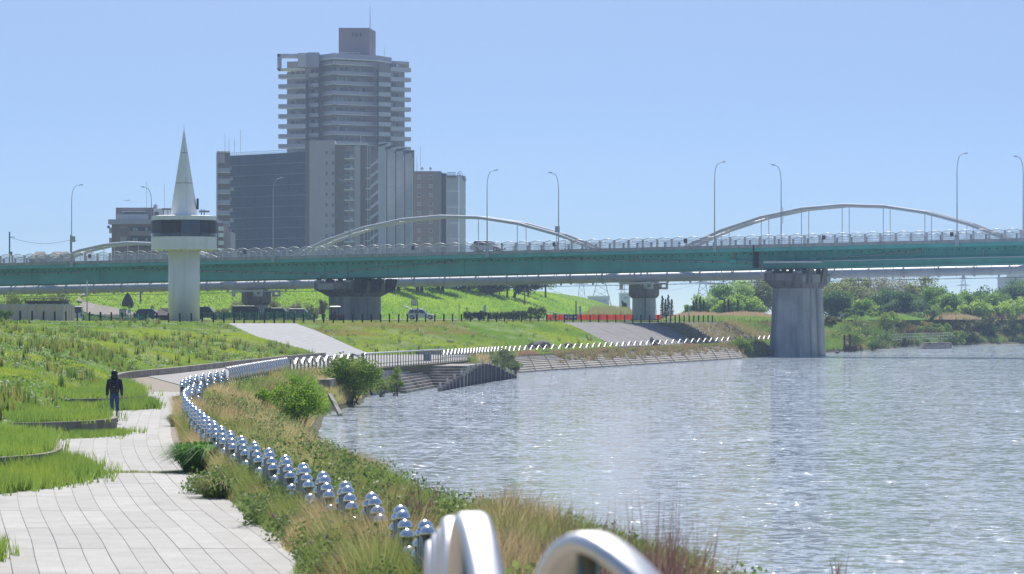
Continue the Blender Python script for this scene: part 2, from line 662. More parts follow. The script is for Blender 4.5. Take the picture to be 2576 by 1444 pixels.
MA, MZ = -78.0, 200.0
M['green'] = mat('green_girder_paint', (0.10, 0.46, 0.405), 0.5, var=0.2, vscale=0.25, rust=((0.06, 0.30, 0.26), 0.5, (1, 1, 0.3), 0.45))
M['fascia'] = mat('fascia_concrete', (0.43, 0.43, 0.43), 0.85, var=0.15, vscale=0.5, rust=((0.2, 0.2, 0.2), 1.0, (1.5, 1.5, 0.15), 0.5))
M['asphalt'] = mat('asphalt', (0.05, 0.05, 0.052), 0.9, var=0.2, vscale=2)
M['pipe_grey'] = mat('pipe_paint', (0.46, 0.48, 0.53), 0.45, var=0.12, vscale=0.3, rust=((0.33, 0.33, 0.35), 0.7, (1, 1, 1), 0.4))
M['arch_white'] = mat('arch_paint', (0.62, 0.63, 0.64), 0.4, var=0.1, vscale=0.3)
M['drain'] = mat('drain_pipe_plastic', (0.42, 0.42, 0.40), 0.5)
M['dark_steel'] = mat('bearing_steel', (0.03, 0.03, 0.035), 0.7)

bridge = thing('road_bridge', 'long green steel girder road bridge with arched grey railings spanning the river', 'bridge', (B0.x, B0.y, 0))


def seg_box(name, m, off0, off1, z0, z1, parent=bridge, ma=MA, mz=MZ):
    mb = MB()
    mb.obox(BR(ma, off0, z0), BR(mz, off0, z0) - BR(ma, off0, z0), BN * (off1 - off0), Vector((0, 0, z1 - z0)))
    return mb.build(name, m, parent)


seg_box('deck_slab', M['asphalt'], 0.35, DW - 0.35, -0.35, -0.06)
seg_box('fascia', M['fascia'], -0.05, 0.3, -0.40, 0.0)
seg_box('fascia', M['fascia'], DW - 0.3, DW + 0.05, -0.40, 0.0)
seg_box('edge_beam', M['green'], 0.0, 0.25, -0.86, -0.403)
seg_box('edge_beam', M['green'], DW - 0.25, DW, -0.86, -0.403)
seg_box('deck_soffit', M['green'], 0.26, DW - 0.26, -0.50, -0.36)
for off in (1.7, 4.9, 8.1, 11.3):
    g = seg_box('girder', M['green'], off, off + 0.06, -2.9, -0.51)
    seg_box('bottom_flange', M['green'], off - 0.3, off + 0.36, -2.97, -2.903, g)
# overhang brackets, one every 5.7 m
for k in range(int((MZ - MA) / 5.73)):
    m0 = MA + 2 + k * 5.73
    mb = MB()
    a, b, c = BR(m0, 0.26, -0.51), BR(m0, 1.69, -0.51), BR(m0, 1.69, -1.15)
    d = BR(m0, 0.26, -0.66)
    t = BU * 0.12
    mb.loft([[a, b, c, d], [a + t, b + t, c + t, d + t]])
    mb.build('overhang_bracket', M['green'], bridge)
# rows of small openings in the outer web
mb = MB()
for k in range(int((MZ - MA) / 0.95)):
    m0 = MA + 1 + k * 0.95 + random.uniform(-0.08, 0.08)
    mb.obox(BR(m0, 1.67, -1.22), BU * 0.16, BN * 0.028, Vector((0, 0, 0.16)))
tag(mb.build('web_studs', M['dark_steel'], bridge), kind='stuff')
# vertical web stiffeners at splices
for k in range(26):
    m0 = MA + 5 + k * 10.9
    MB().obox(BR(m0, 1.62, -2.88), BU * 0.05, BN * 0.077, Vector((0, 0, 2.3))).build('web_stiffener', M['green'], bridge)
PM1, PM2 = m_at(893, 6.5), m_at(2007, 6.5)
# expansion joint at the river pier and extra stiffeners over both piers
for pm in (PM1, PM2):
    for dd in (-2.1, 1.3):
        MB().obox(BR(pm + dd, 1.45, -2.88), BU * 0.12, BN * 0.24, Vector((0, 0, 2.35))).build('bearing_stiffener', M['green'], bridge)
MB().obox(BR(PM2 - 3.6, -0.12, -2.9), BU * 0.16, BN * 1.8, Vector((0, 0, 2.9))).build('expansion_joint', M['dark_steel'], bridge)


def drain(ms, zs, ups):
    mb = MB()
    pts = [BR(m_, 1.5, z_) for m_, z_ in zip(ms, zs)]
    mb.tube(pts, 0.075, 8)
    for m_, z_ in ups:
        mb.tube([BR(m_, 1.5, -0.55), BR(m_, 1.5, z_ + 0.35), BR(m_ + 0.2, 1.5, z_)], 0.07, 8)
    o = mb.build('drain_pipe', M['drain'], bridge, smooth=True)
    n = max(2, int((ms[-1] - ms[0]) / 2.1))
    for k in range(1, n):
        t = ms[0] + (ms[-1] - ms[0]) * k / n
        z = float(np.interp(t, ms, zs))
        MB().obox(BR(t, 1.4, z - 0.1), BU * 0.09, BN * 0.28, Vector((0, 0, 0.2))).build('pipe_clamp', M['dark_steel'], o)


drain([MA, m_at(200, 1.5), m_at(213, 1.5)], [-1.75, -1.45, -1.0], [])
drain([m_at(328, 1.5), m_at(335, 1.5), m_at(800, 1.5), m_at(806, 1.5)], [-1.05, -1.3, -2.35, -2.85], [(m_at(668, 1.5), -2.05), (m_at(330, 1.5), -1.2)])
drain([m_at(808, 1.5), m_at(815, 1.5), m_at(1150, 1.5), m_at(1158, 1.5)], [-2.85, -2.3, -1.25, -0.8], [(m_at(950, 1.5), -1.85)])
drain([m_at(1382, 1.5), m_at(1392, 1.5), m_at(1880, 1.5), m_at(1915, 1.5), m_at(1919, 1.5)], [-0.9, -1.2, -2.15, -2.2, -2.9], [(m_at(1600, 1.5), -1.6), (m_at(1848, 1.5), -2.1)])
drain([m_at(1995, 1.5), m_at(2005, 1.5), m_at(2310, 1.5), m_at(2325, 1.5)], [-2.6, -2.2, -1.25, -0.8], [(m_at(2070, 1.5), -2.0)])
# hanging maintenance walkway on the right span
cat_ = MB()
cat_.obox(BR(PM2 - 1, 0.6, -2.25), BR(MZ, 0.6, -2.25) - BR(PM2 - 1, 0.6, -2.25), BN * 0.8, Vector((0, 0, 0.1)))
cw = cat_.build('inspection_walkway', M['grey_paint'], bridge)
mb = MB()
for z in (-1.2, -1.7):
    mb.tube([BR(PM2 - 1, 0.6, z), BR(MZ, 0.6, z)], 0.022, 5)
mb.build('walkway_handrail', M['green'], cw)
for k in range(36):
    m0 = PM2 - 1 + k * 2.4
    MB().tube([BR(m0, 0.6, -2.2), BR(m0, 0.6, -0.86)], 0.03, 5).build('walkway_hanger', M['green'], cw)
MB().obox(BR(PM2 - 2.2, -0.2, -2.32), BU * 7.4, BN * 0.75, Vector((0, 0, 0.22))).build('inspection_platform', M['rail_paint'], bridge)
for m0 in (PM2 - 7.4, PM2 + 3.0):       # seismic dampers on the web
    o = MB().tube([BR(m0, 1.3, -1.95), BR(m0 + 0.5, 1.3, -1.95), BR(m0 + 1.2, 1.3, -1.95), BR(m0 + 1.21, 1.3, -1.95), BR(m0 + 3.5, 1.3, -2.0)], [0.12, 0.33, 0.33, 0.1, 0.1], 10).build('damper', M['green'], bridge)

# arched railing: panels of 16 to a lamp bay, both edges
PW = PS / 16
pm = MB()
n = 14
hh = lambda t: 0.92 + 0.26 * math.sin(math.pi * t)
pm.tube([(t * PW, 0, hh(t)) for t in np.linspace(0.04, 0.96, 9)], 0.042, 6)
pm.bx(0.1, PW - 0.1, -0.022, 0.022, 0.10, 0.15)
pm.bx(0.1, PW - 0.1, -0.018, 0.018, 0.76, 0.80)
for k in range(n):
    t = 0.09 + 0.82 * k / (n - 1)
    pm.bx(t * PW - 0.012, t * PW + 0.012, -0.012, 0.012, 0.15, hh(t) - 0.02)
panel_me = pm.mesh('railing_panel', M['rail_paint'])
pp = MB().bx(-0.11, 0.11, -0.09, 0.09, -0.005, 1.0)
post_me = pp.mesh('railing_post', M['rail_paint'])
ang = math.atan2(BU.y, BU.x)
k0, k1 = int(MA / PW) + 1, int(MZ / PW) - 1
for side, off in ((0, 0.12), (1, DW - 0.12)):
    for k in range(k0, k1):
        if side == 1 and (k < -34 or k > 92):
            continue
        p = BR(k * PW, off, 0.0) - Vector((B0.x, B0.y, 0))
        link('railing_panel', panel_me, bridge, p, ang)
        link('railing_post', post_me, bridge, p, ang)
# small dark plates hung on the near railing
for px in (222, 612, 1035, 1390, 1720, 2068, 2390):
    m0 = m_at(px, 0.0)
    MB().obox(BR(m0, -0.02, 0.42), BU * 0.42, BN * 0.05, Vector((0, 0, 0.5))).build('sign_plate', mat('plate_grey', (0.09, 0.1, 0.13), 0.5), bridge)


# ------------------------------------------------------------------ concrete bridge piers
def octo(cx, cy, L, W, ch, z):
    c = Vector((cx, cy, 0))
    pts = []
    for a, b in ((-L + ch, -W), (L - ch, -W), (L, -W + ch), (L, W - ch), (L - ch, W), (-L + ch, W), (-L, W - ch), (-L, -W + ch)):
        q = c + BN * a + BU * b
        pts.append(Vector((q.x, q.y, z)))
    return pts


M['pier'] = mat('pier_concrete', (0.42, 0.42, 0.41), 0.85, var=0.3, vscale=0.35, bump=0.008, bscale=8, rust=((0.11, 0.11, 0.125), 0.4, (1.2, 1.2, 0.14), 0.9))
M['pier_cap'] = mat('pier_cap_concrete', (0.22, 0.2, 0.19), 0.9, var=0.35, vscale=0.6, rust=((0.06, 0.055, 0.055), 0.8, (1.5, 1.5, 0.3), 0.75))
M['patch'] = mat('repaired_concrete', (0.36, 0.36, 0.34), 0.85, var=0.12, vscale=0.8)


def road_pier(label, m0, zb, ztop, L0, W0, L1, W1, cl, cw_, rows_, patches):
    c = B0 + BU * m0 + BN * 6.5
    t = thing('bridge_pier', label, 'bridge pier', (c.x, c.y, 0))
    zc0, zc1 = ztop - 2.45, ztop - 0.62
    MB().loft([octo(c.x, c.y, L0, W0, 1.1, zb), octo(c.x, c.y, L1, W1, 1.1, zc0)]).build('shaft', M['pier'], t)
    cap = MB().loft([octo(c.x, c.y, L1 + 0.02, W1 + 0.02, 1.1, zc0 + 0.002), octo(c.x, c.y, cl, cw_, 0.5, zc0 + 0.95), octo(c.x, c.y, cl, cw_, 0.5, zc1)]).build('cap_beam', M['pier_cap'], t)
    for k in range(5):
        off = -cl + 0.9 + (2 * cl - 1.8) * k / 4
        for s_ in (-1, 1):
            q = c + BN * (off - 0.5) + BU * (s_ * (cw_ - 0.55) - 0.45)
            bmb = MB().obox((q.x, q.y, zc1 + 0.003), BN * 0.95, BU * 0.9, Vector((0, 0, 0.30 + 0.12 * (k % 2))))
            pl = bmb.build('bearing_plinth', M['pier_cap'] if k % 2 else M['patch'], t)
            q = q + BN * 0.2 + BU * 0.2
            MB().obox((q.x, q.y, zc1 + 0.3), BN * 0.5, BU * 0.5, Vector((0, 0, ztop - zc1 - 0.3))).build('bearing', M['dark_steel'], pl)
    # projecting ribs on the near faces of the cap
    for a, b_, h_, m_ in rows_:
        q = c + BN * a + BU * (cw_ - 0.003)
        MB().loft([[q + Vector((0, 0, zc0 + 0.5)), q + BN * b_ + Vector((0, 0, zc0 + 0.5)), q + BN * b_ + Vector((0, 0, zc1 + h_)), q + Vector((0, 0, zc1 + h_))],
                   [q + BU * 0.08 + Vector((0, 0, zc0 + 0.9)), q + BU * 0.08 + BN * b_ + Vector((0, 0, zc0 + 0.9)), q + BU * 0.42 + BN * b_ + Vector((0, 0, zc1 + h_)), q + BU * 0.42 + Vector((0, 0, zc1 + h_))]]).build('stopper_block', m_, cap)
    for side, a, b_, z0, z1 in patches:
        if side == 'u':
            q = c + BN * a + BU * (cw_ + 0.0)
            MB().obox((q.x, q.y, zc0 + z0), BN * b_, BU * 0.05, Vector((0, 0, z1 - z0))).build('repair_panel', M['patch'], cap)
        else:
            q = c - BN * (cl + 0.05) + BU * a
            MB().obox((q.x, q.y, zc0 + z0), BU * b_, BN * 0.05, Vector((0, 0, z1 - z0))).build('repair_panel', M['patch'], cap)
    return t


road_pier('tall grey river pier with stained tapering shaft standing in the water', PM2, -1.5, dz(PM2) - 2.99, 5.5, 2.3, 4.9, 1.95, 6.4, 2.35,
          [(-3.4, 1.5, 0.9, M['pier_cap']), (2.2, 1.5, 0.9, M['pier_cap'])],
          [('u', -5.2, 1.1, 0.75, 1.6), ('u', -1.4, 3.0, 0.75, 1.75), ('u', 4.3, 1.0, 0.75, 1.6)])
ribm = mat('pier_rib', (0.035, 0.035, 0.045), 0.8, var=0.3, vscale=2)
road_pier('wide grey land pier with dark ribbed cap behind the grassy slope', PM1, 3.9, dz(PM1) - 2.99, 4.6, 2.1, 4.6, 2.1, 7.0, 2.7,
          [(-5.6 + 0.62 * k, 0.34, 0.55, ribm) for k in range(20) if k not in (6, 7, 13, 14)],
          [('n', -1.9, 2.3, 0.9, 1.7)])

# ------------------------------------------------------------------ street lamps on both edges of the bridge
def lamp_mesh():
    """pole 10.7 m with a swept arm along local +x"""
    pole = MB()
    pts = [(0, 0, -0.55), (0, 0, 3), (0, 0, 8.2)]
    for t in np.linspace(0.1, 1, 8):
        a = t * math.pi / 2 * 0.93
        pts.append((0.75 * (1 - math.cos(a)), 0, 8.2 + 2.05 * math.sin(a)))
    pts.append((1.2, 0, 10.36))
    pole.tube(pts, [0.085, 0.07, 0.05] + [0.042] * 8 + [0.036], 8)
    head = MB()
    head.loft([[(1.15, -0.09, 10.32), (1.15, 0.09, 10.32), (1.15, 0.07, 10.42), (1.15, -0.07, 10.42)],
               [(1.4, -0.15, 10.33), (1.4, 0.15, 10.33), (1.4, 0.1, 10.47), (1.4, -0.1, 10.47)],
               [(1.7, -0.09, 10.38), (1.7, 0.09, 10.38), (1.7, 0.06, 10.46), (1.7, -0.06, 10.46)]])
    base = MB().bx(-0.16, 0.16, -0.16, 0.16, -0.75, 0.35)
    return pole.mesh('pole', M['grey_paint'], True), head.mesh('lamp_head', M['grey_paint']), base.mesh('base_bracket', M['grey_paint'])


pole_me, head_me, base_me = lamp_mesh()
near_l = ['leftmost street lamp on the bridge, beside a utility pole',
          'street lamp on the bridge seen against the dark netted building',
          'street lamp on the near bridge railing beside the white car, arm bent right',
          'street lamp on the near railing at the left foot of the right arch',
          'street lamp on the near railing at the right shoulder of the right arch',
          'street lamp on the near railing far left outside the arches']
far_l = ['street lamp with arm bent left above the brown apartment house roof',
         'street lamp with arm bent left in front of the column of white balconies',
         'street lamp with arm bent left near the right end of the middle arch',
         'street lamp with arm bent left crossing the left half of the right arch',
         'street lamp at the right edge of the picture']
box_me = MB().bx(-0.05, 0.45, -0.18, 0.18, 2.6, 3.4).mesh('control_box', M['grey_paint'])
frame_me = MB().tube([(-0.05, 0, 3.0), (-0.3, 0, 3.0), (-0.3, 0, 5.0), (-0.05, 0, 5.0)], 0.04, 6).mesh('ladder_frame', M['grey_paint'])
aN, aF = math.atan2(BN.y, BN.x), math.atan2(-BN.y, -BN.x)
for i in range(5):
    p = BR(i * PS, -0.22, 0)
    t = thing('street_lamp', near_l[i], 'street lamp', p, aN - 0.55, 'street lamps along the bridge')
    link('pole', pole_me, t); link('lamp_head', head_me, t); link('base_bracket', base_me, t)
    if i == 0:
        link('control_box', box_me, t)
for i, px in enumerate((381, 878, 1405, 1965, 2574)):
    p = BR(m_at(px, DW + 0.22), DW + 0.22, 0)
    t = thing('street_lamp', far_l[i], 'street lamp', p, aF - 0.45, 'street lamps along the bridge')
    link('pole', pole_me, t); link('lamp_head', head_me, t); link('base_bracket', base_me, t)
    if i in (2,):
        link('control_box', box_me, t)
    if i == 3:
        link('ladder_frame', frame_me, t)

# ------------------------------------------------------------------ pipe bridge with tubular arches behind
OP = 28.0
pipe = thing('pipe_bridge', 'long pale grey water pipe carried behind the road bridge with white tubular arches', 'pipe bridge', (B0.x, B0.y, 0))


def PR(m, off, z):
    p = B0 + BU * m + BN * (OP + off)
    p.z = dz(m) - 3.28 + z
    return p


MB().tube([PR(MA, 0, 0), PR(MZ, 0, 0)], 0.62, 28, False).build('water_pipe', M['pipe_grey'], pipe, smooth=True)
ringA = MB().tube([(-0.04, 0, 0), (0.04, 0, 0)], 0.67, 24).mesh('pipe_ring', M['pipe_grey'])
ringB = MB().tube([(-0.07, 0, 0), (0.07, 0, 0)], 0.76, 24).mesh('pipe_flange', M['pipe_grey'])
sad = MB().bx(-0.09, 0.09, -0.16, 0.16, -0.86, -0.55).mesh('pipe_lug', M['pipe_grey'])
k = 0
m0 = MA + 1
while m0 < MZ:
    p = PR(m0, 0, 0) - Vector((B0.x, B0.y, 0))
    link('pipe_flange' if k % 2 else 'pipe_ring', ringB if k % 2 else ringA, pipe, p, ang)
    if k % 2 == 0:
        link('pipe_lug', sad, pipe, p + BU * 0.9, ang)
    m0 += 2.35
    k += 1
MB().tube([PR(MA, -0.5, -0.98), PR(MZ, -0.5, -0.98)], 0.035, 6).build('cable', M['dark_steel'], pipe)
MPA, MPB = m_at(645, OP), m_at(1620, OP)
DP = MPB - MPA
arches = [(m_at(40, OP), m_at(640, OP), 5.6), (m_at(650, OP), m_at(1612, OP), 8.1), (m_at(1628, OP), m_at(2655, OP), 8.0)]
for a0, a1, rise in arches:
    n = 10
    ms = [a0 + (a1 - a0) * j / n for j in range(n + 1)]
    zz = [rise * (1 - (2 * j / n - 1) ** 2) + 0.9 for j in range(n + 1)]
    ribs = []
    for off in (-1.5, 1.5):
        ribs.append(MB().tube([PR(m_, off, z_) for m_, z_ in zip(ms, zz)], 0.22, 12).build('arch_rib', M['arch_white'], pipe))
    for j in range(n + 1):
        mbs = MB().tube([PR(ms[j], -1.5, zz[j]), PR(ms[j], 1.5, zz[j])], 0.13, 8)
        mbs.build('cross_strut', M['arch_white'], pipe)
        if 0 < j < n:
            for off in (-1.5, 1.5):
                MB().tube([PR(ms[j], off, zz[j] - 0.2), PR(ms[j], off, 0)], 0.05, 6).build('hanger', M['arch_white'], pipe)
    for j in range(n):
        MB().tube([PR(ms[j], -1.5, zz[j]), PR(ms[j + 1], 1.5, zz[j + 1])], 0.07, 6).build('brace', M['arch_white'], pipe)

M['pipe_pier'] = mat('pipe_pier_concrete', (0.5, 0.5, 0.51), 0.85, var=0.15, vscale=0.5, rust=((0.25, 0.25, 0.26), 0.7, (1.5, 1.5, 0.3), 0.5))
for px, lab in ((645, 'grey pipe bridge pier with brown stained cap among bare bushes'), (1620, 'grey pipe bridge pier with brown stained cap beside the orange mesh fence')):
    m0 = m_at(px, OP)
    c = B0 + BU * m0 + BN * OP
    zt = dz(m0) - 3.28
    t = thing('pipe_pier', lab, 'bridge pier', (c.x, c.y, 0))
    oval = lambda a, b_, z: [Vector((c.x, c.y, z)) + BN * (a * math.cos(w)) + BU * (b_ * math.sin(w)) for w in np.linspace(0, 2 * math.pi, 25)[:-1]]
    MB().loft([oval(2.0, 1.5, 3.9), oval(2.0, 1.5, zt - 2.75)]).build('shaft', M['pipe_pier'], t, smooth=False)
    MB().loft([oval(2.35, 1.75, 3.95), oval(2.35, 1.75, 4.55)]).build('footing', M['concrete_dark'], t)
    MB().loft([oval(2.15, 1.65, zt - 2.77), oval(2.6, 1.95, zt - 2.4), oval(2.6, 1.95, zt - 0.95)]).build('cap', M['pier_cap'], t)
    for s_ in (-1, 1):
        fr = MB()
        for a0, a1, z0, z1 in ((-2.4, 2.4, -0.95, -0.66), (-2.4, -2.0, -1.6, -0.95), (1.1, 1.5, -1.6, -0.95), (1.1, 2.4, -1.6, -1.3), (2.1, 2.4, -1.3, -0.95)):
            q = c + BU * a0 + BN * (s_ * 2.75 - 0.12)
            fr.obox((q.x, q.y, zt + z0), BU * (a1 - a0), BN * 0.24, Vector((0, 0, z1 - z0)))
        fr.build('steel_frame', M['rail_paint'], t)
    for dd in (-1.7, -1.45, -1.2, 1.2, 1.45, 1.7):
        q = c + BU * dd
        MB().tube([(q.x, q.y, zt - 0.74), (q.x, q.y, zt - 0.62)], 0.1, 6).build('saddle_bolt', M['dark_steel'], t)
    q = c + BU * 0.95 - BN * 1.95
    MB().tube([(q.x, q.y, 4.0), (q.x, q.y, zt - 2.9), (q.x - 0.3, q.y - 0.75, zt - 2.6), (q.x - 0.3, q.y - 0.7, zt - 1.0)], 0.1, 8).build('downpipe', M['concrete_dark'], t)
# ------------------------------------------------------------------ white observation tower with pointed roof
def X_(px, Y):
    return (px - CX) * Y / F


def Z_(py, Y):
    return E - (py - H0) * Y / F


TY = 380.0
tx = X_(463, TY)
M['tower_white'] = mat('tower_white', (0.9, 0.9, 0.87), 0.6, var=0.06, vscale=0.5, rust=((0.6, 0.58, 0.52), 0.8, (2, 2, 0.12), 0.35))
M['seam'] = mat('seam_dark', (0.04, 0.045, 0.06), 0.7)
tw = thing('observation_tower', 'white round observation tower with dark window band and pointed cone roof', 'tower', (tx, TY, 0))
N_ = 48
MB().lathe([(1.86, 3.9), (1.86, 12.95)], (tx, TY, 0), N_).build('column', M['tower_white'], tw, True)
MB().lathe([(1.9, 12.83), (3.55, 12.83), (3.9, 12.95), (3.9, 14.45), (3.7, 14.46)], (tx, TY, 0), N_).build('lower_ring', M['tower_white'], tw)
MB().lathe([(3.6, 14.46), (3.6, 16.5)], (tx, TY, 0), N_).build('window_core', M['seam'], tw)
gl = [mat('tower_glass_blue', (0.014, 0.03, 0.075), 0.12, spec=0.7), mat('tower_blind_brown', (0.026, 0.017, 0.017), 0.5), mat('tower_glass_dark', (0.012, 0.012, 0.02), 0.2)]
NG = 20
for k in range(NG):
    a0, a1 = 2 * math.pi * k / NG + 0.006, 2 * math.pi * (k + 1) / NG - 0.006
    arc = np.linspace(a0, a1, 5)
    for z0, z1, part, m_ in ((14.9, 16.35, 'window_panel', gl[0] if k in (15, 16) else (gl[1] if k % 5 != 2 else gl[2])), (14.47, 14.88, 'lower_pane', gl[0] if k % 3 else M['glass'])):
        rings = []
        for a in arc:
            c_, s_ = math.cos(a), math.sin(a)
            rings.append([(tx + r * c_, TY + r * s_, z) for r, z in ((3.61, z0), (3.92, z0), (3.92, z1), (3.61, z1))])
        MB().loft(rings).build(part, m_, tw)
MB().lathe([(3.0, 16.42), (3.86, 16.42), (3.86, 16.92), (3.2, 17.0), (1.5, 17.05)], (tx, TY, 0), N_).build('roof_ring', M['tower_white'], tw)
zb, zt_ = 17.0, 27.3
rr = lambda z: 1.66 + (0.03 - 1.66) * (z - zb) / (zt_ - zb)
cuts = [zb, Z_(461, TY), Z_(385, TY), zt_]
MB().lathe([(rr(zb) - 0.04, zb), (rr(zt_ - 0.2) * 0.7, zt_ - 0.2)], (tx, TY, 0), N_).build('cone_core', M['seam'], tw)
for k in range(3):
    z0, z1 = cuts[k] + (0.03 if k else 0), cuts[k + 1] - (0.03 if k < 2 else 0)
    for h in range(3):
        a0 = R(-72) + h * 2 * math.pi / 3 + 0.012
        rings = []
        for a in np.linspace(a0, a0 + 2 * math.pi / 3 - 0.024 / max(0.3, rr(z0)), 17):
            c_, s_ = math.cos(a), math.sin(a)
            rings.append([(tx + r * c_, TY + r * s_, z) for r, z in ((rr(z0) - 0.05, z0), (rr(z0), z0), (rr(z1), z1), (max(0.005, rr(z1) - 0.05), z1))])
        MB().loft(rings).build('cone_panel', M['tower_white'], tw)
MB().tube([(tx, TY, zt_ - 0.3), (tx, TY, zt_ + 0.75)], [0.03, 0.008], 6).build('needle', M['grey_paint'], tw)
MB().obox((tx + 1.52, TY - 0.4, 17.75), (0.22, 0, 0), (0, 0.6, 0), (0, 0, 1.3)).build('hatch', M['seam'], tw)
for a in (-2.4, -1.57, -0.75):
    MB().lathe([(0.14, 12.79), (0.14, 12.84)], (tx + 2.9 * math.cos(a), TY + 2.9 * math.sin(a), 0), 12).build('soffit_light', M['seam'], tw)

# ------------------------------------------------------------------ apartment buildings
M['b_wall'] = mat('tower_block_wall', (0.304, 0.244, 0.284), 0.85, var=0.08, vscale=0.1)
M['b_parapet'] = mat('balcony_parapet', (0.459, 0.428, 0.544), 0.7, var=0.08, vscale=0.3)
M['b_parapet_l'] = mat('balcony_parapet_light', (0.600, 0.576, 0.672), 0.7, var=0.06, vscale=0.3)
M['b_slab'] = mat('balcony_slab', (0.8, 0.79, 0.76), 0.8)
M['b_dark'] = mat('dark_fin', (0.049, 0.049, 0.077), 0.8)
M['b_mauve'] = mat('gable_tiles', (0.486, 0.415, 0.469), 0.85, var=0.1, vscale=0.2)
M['b_brown'] = mat('brown_tiles', (0.225, 0.158, 0.158), 0.85, var=0.12, vscale=0.2)
M['b_brick'] = mat('brick_tiles', (0.30, 0.245, 0.24), 0.85, var=0.1, vscale=0.25)
M['b_net'] = mat('scaffold_net', (0.042, 0.063, 0.150), 0.9, var=0.25, vscale=0.12)
M['b_fin'] = mat('fin_panels', (0.550, 0.552, 0.672), 0.75, var=0.12, vscale=0.15)
M['b_frame'] = mat('window_frame', (0.62, 0.6, 0.57), 0.7)
M['b_glass'] = mat('far_glass', (0.05, 0.06, 0.075), 0.15, spec=0.8)
M['b_lit'] = mat('pale_curtain_glass', (0.34, 0.38, 0.4), 0.25)


def wall_pt(a, b, t, d):
    """plan point: t metres along a->b, d metres towards the camera side"""
    a, b = Vector(a), Vector(b)
    u = (b - a).normalized()
    nrm = Vector((u.y, -u.x))
    return a + u * t + nrm * d


def wbox(a, b, t0, t1, d0, d1, z0, z1):
    p = wall_pt(a, b, t0, d0)
    q = wall_pt(a, b, t1, d0) - p
    w = wall_pt(a, b, t0, d1) - p
    return MB().obox((p.x, p.y, z0), (q.x, q.y, 0), (w.x, w.y, 0), (0, 0, z1 - z0))


def plan(px, Y):
    return (X_(px, Y), Y)


bt = thing('apartment_tower', 'tall grey apartment tower with stacked balconies and a rooftop box with antenna', 'apartment building', (X_(870, 1000), 1000, 0))
FH = 25.1 * 980 / F                       # floor height, metres
z_top = Z_(165, 980)
NF = 14
# bodies
MB().prism([plan(722, 988), plan(806, 984), plan(840, 977), plan(952, 986), plan(1018, 996), plan(1012, 1030), plan(722, 1030)], 3.9, Z_(150, 980)).build('body', M['b_wall'], bt)
MB().prism([plan(803, 982), plan(838, 975), plan(951, 984), plan(985, 992), plan(985, 1030), plan(803, 1030)], Z_(150, 980) + 0.02, Z_(137, 980)).build('parapet_block', M['b_parapet'], bt)
MB().prism([plan(800, 981), plan(838, 973.6), plan(953, 983), plan(985, 991), plan(985, 1000), plan(800, 1000)], Z_(152, 980), Z_(149, 980)).build('roof_slab', M['b_slab'], bt)
MB().prism([plan(985, 992), plan(1029, 996), plan(1029, 1015), plan(985, 1015)], Z_(149, 980) - 0.4, Z_(145, 980)).build('roof_slab', M['b_parapet'], bt)
ph = MB().prism([plan(852, 990), plan(928, 990), plan(945, 1003), plan(945, 1018), plan(852, 1018)], Z_(140, 980), Z_(70, 990)).build('penthouse', M['b_wall'], bt)
for px0, px1 in ((886, 889), (893, 901), (906, 909)):
    MB().obox((X_(px0, 989.9), 989.7, Z_(92, 990)), (X_(px1, 990) - X_(px0, 990), 0, 0), (0, 0.25, 0), (0, 0, 9 / 8.08)).build('window', M['b_glass'], ph)
ax = X_(931, 1005)
MB().tube([(ax, 1005, Z_(72, 1000)), (ax, 1005, Z_(12, 1000))], [0.16, 0.05], 6).build('antenna', M['grey_paint'], bt)
MB().tube([(X_(967, 996), 996, Z_(146, 996)), (X_(967, 996), 996, Z_(120, 996))], 0.05, 5).build('antenna', M['grey_paint'], bt)
for k in range(12):
    p0 = X_(838 + k * 6, 984)
    MB().obox((p0, 984, Z_(137, 980)), (0.06, 0, 0), (0, 0.06, 0), (0, 0, 0.9)).build('roof_fence_post', M['b_slab'], bt)
MB().obox((X_(838, 984), 983.9, Z_(137, 980) + 0.9), (X_(905, 984) - X_(838, 984), 0, 0), (0, 0.06, 0), (0, 0, 0.08)).build('roof_fence_rail', M['b_slab'], bt)
# portal frame at the top left corner
zz0, zz1 = Z_(178, 980), Z_(138, 980)
for px0, px1, y0, y1, z0, z1, m_ in ((700, 708, 976, 981, zz0, zz1, 'b_parapet'), (700, 771, 976, 983, zz1 - 0.9, zz1, 'b_parapet_l'), (752, 772, 975, 983, zz0 + 0.8, zz1 + 0.2, 'b_parapet_l'), (700, 768, 976, 983, zz0, zz0 + 0.5, 'b_slab'), (772, 803, 978, 984, zz0 + 0.9, zz1 + 0.6, 'b_parapet')):
    MB().bx(X_(px0, 980), X_(px1, 980), y0, y1, z0, z1).build('corner_frame', M[m_], bt)


def balcony(a, b, t0, t1, z, h, depth, mp, ms, ends=True):
    o = wbox(a, b, t0, t1, -0.12, 0.0, z + 0.25, z + h).build('balcony', mp, bt)
    wbox(a, b, t0, t1, -depth, 0.06, z, z + 0.24).build('balcony_slab', ms, o)
    return o


def windows(a, b, spots, z, h, back, lit=0.2):
    for t0, t1 in spots:
        wbox(a, b, t0, t1, -back - 0.05, -back + 0.06, z, z + h).build('window', M['b_lit'] if random.random() < lit else M['b_glass'], bt)


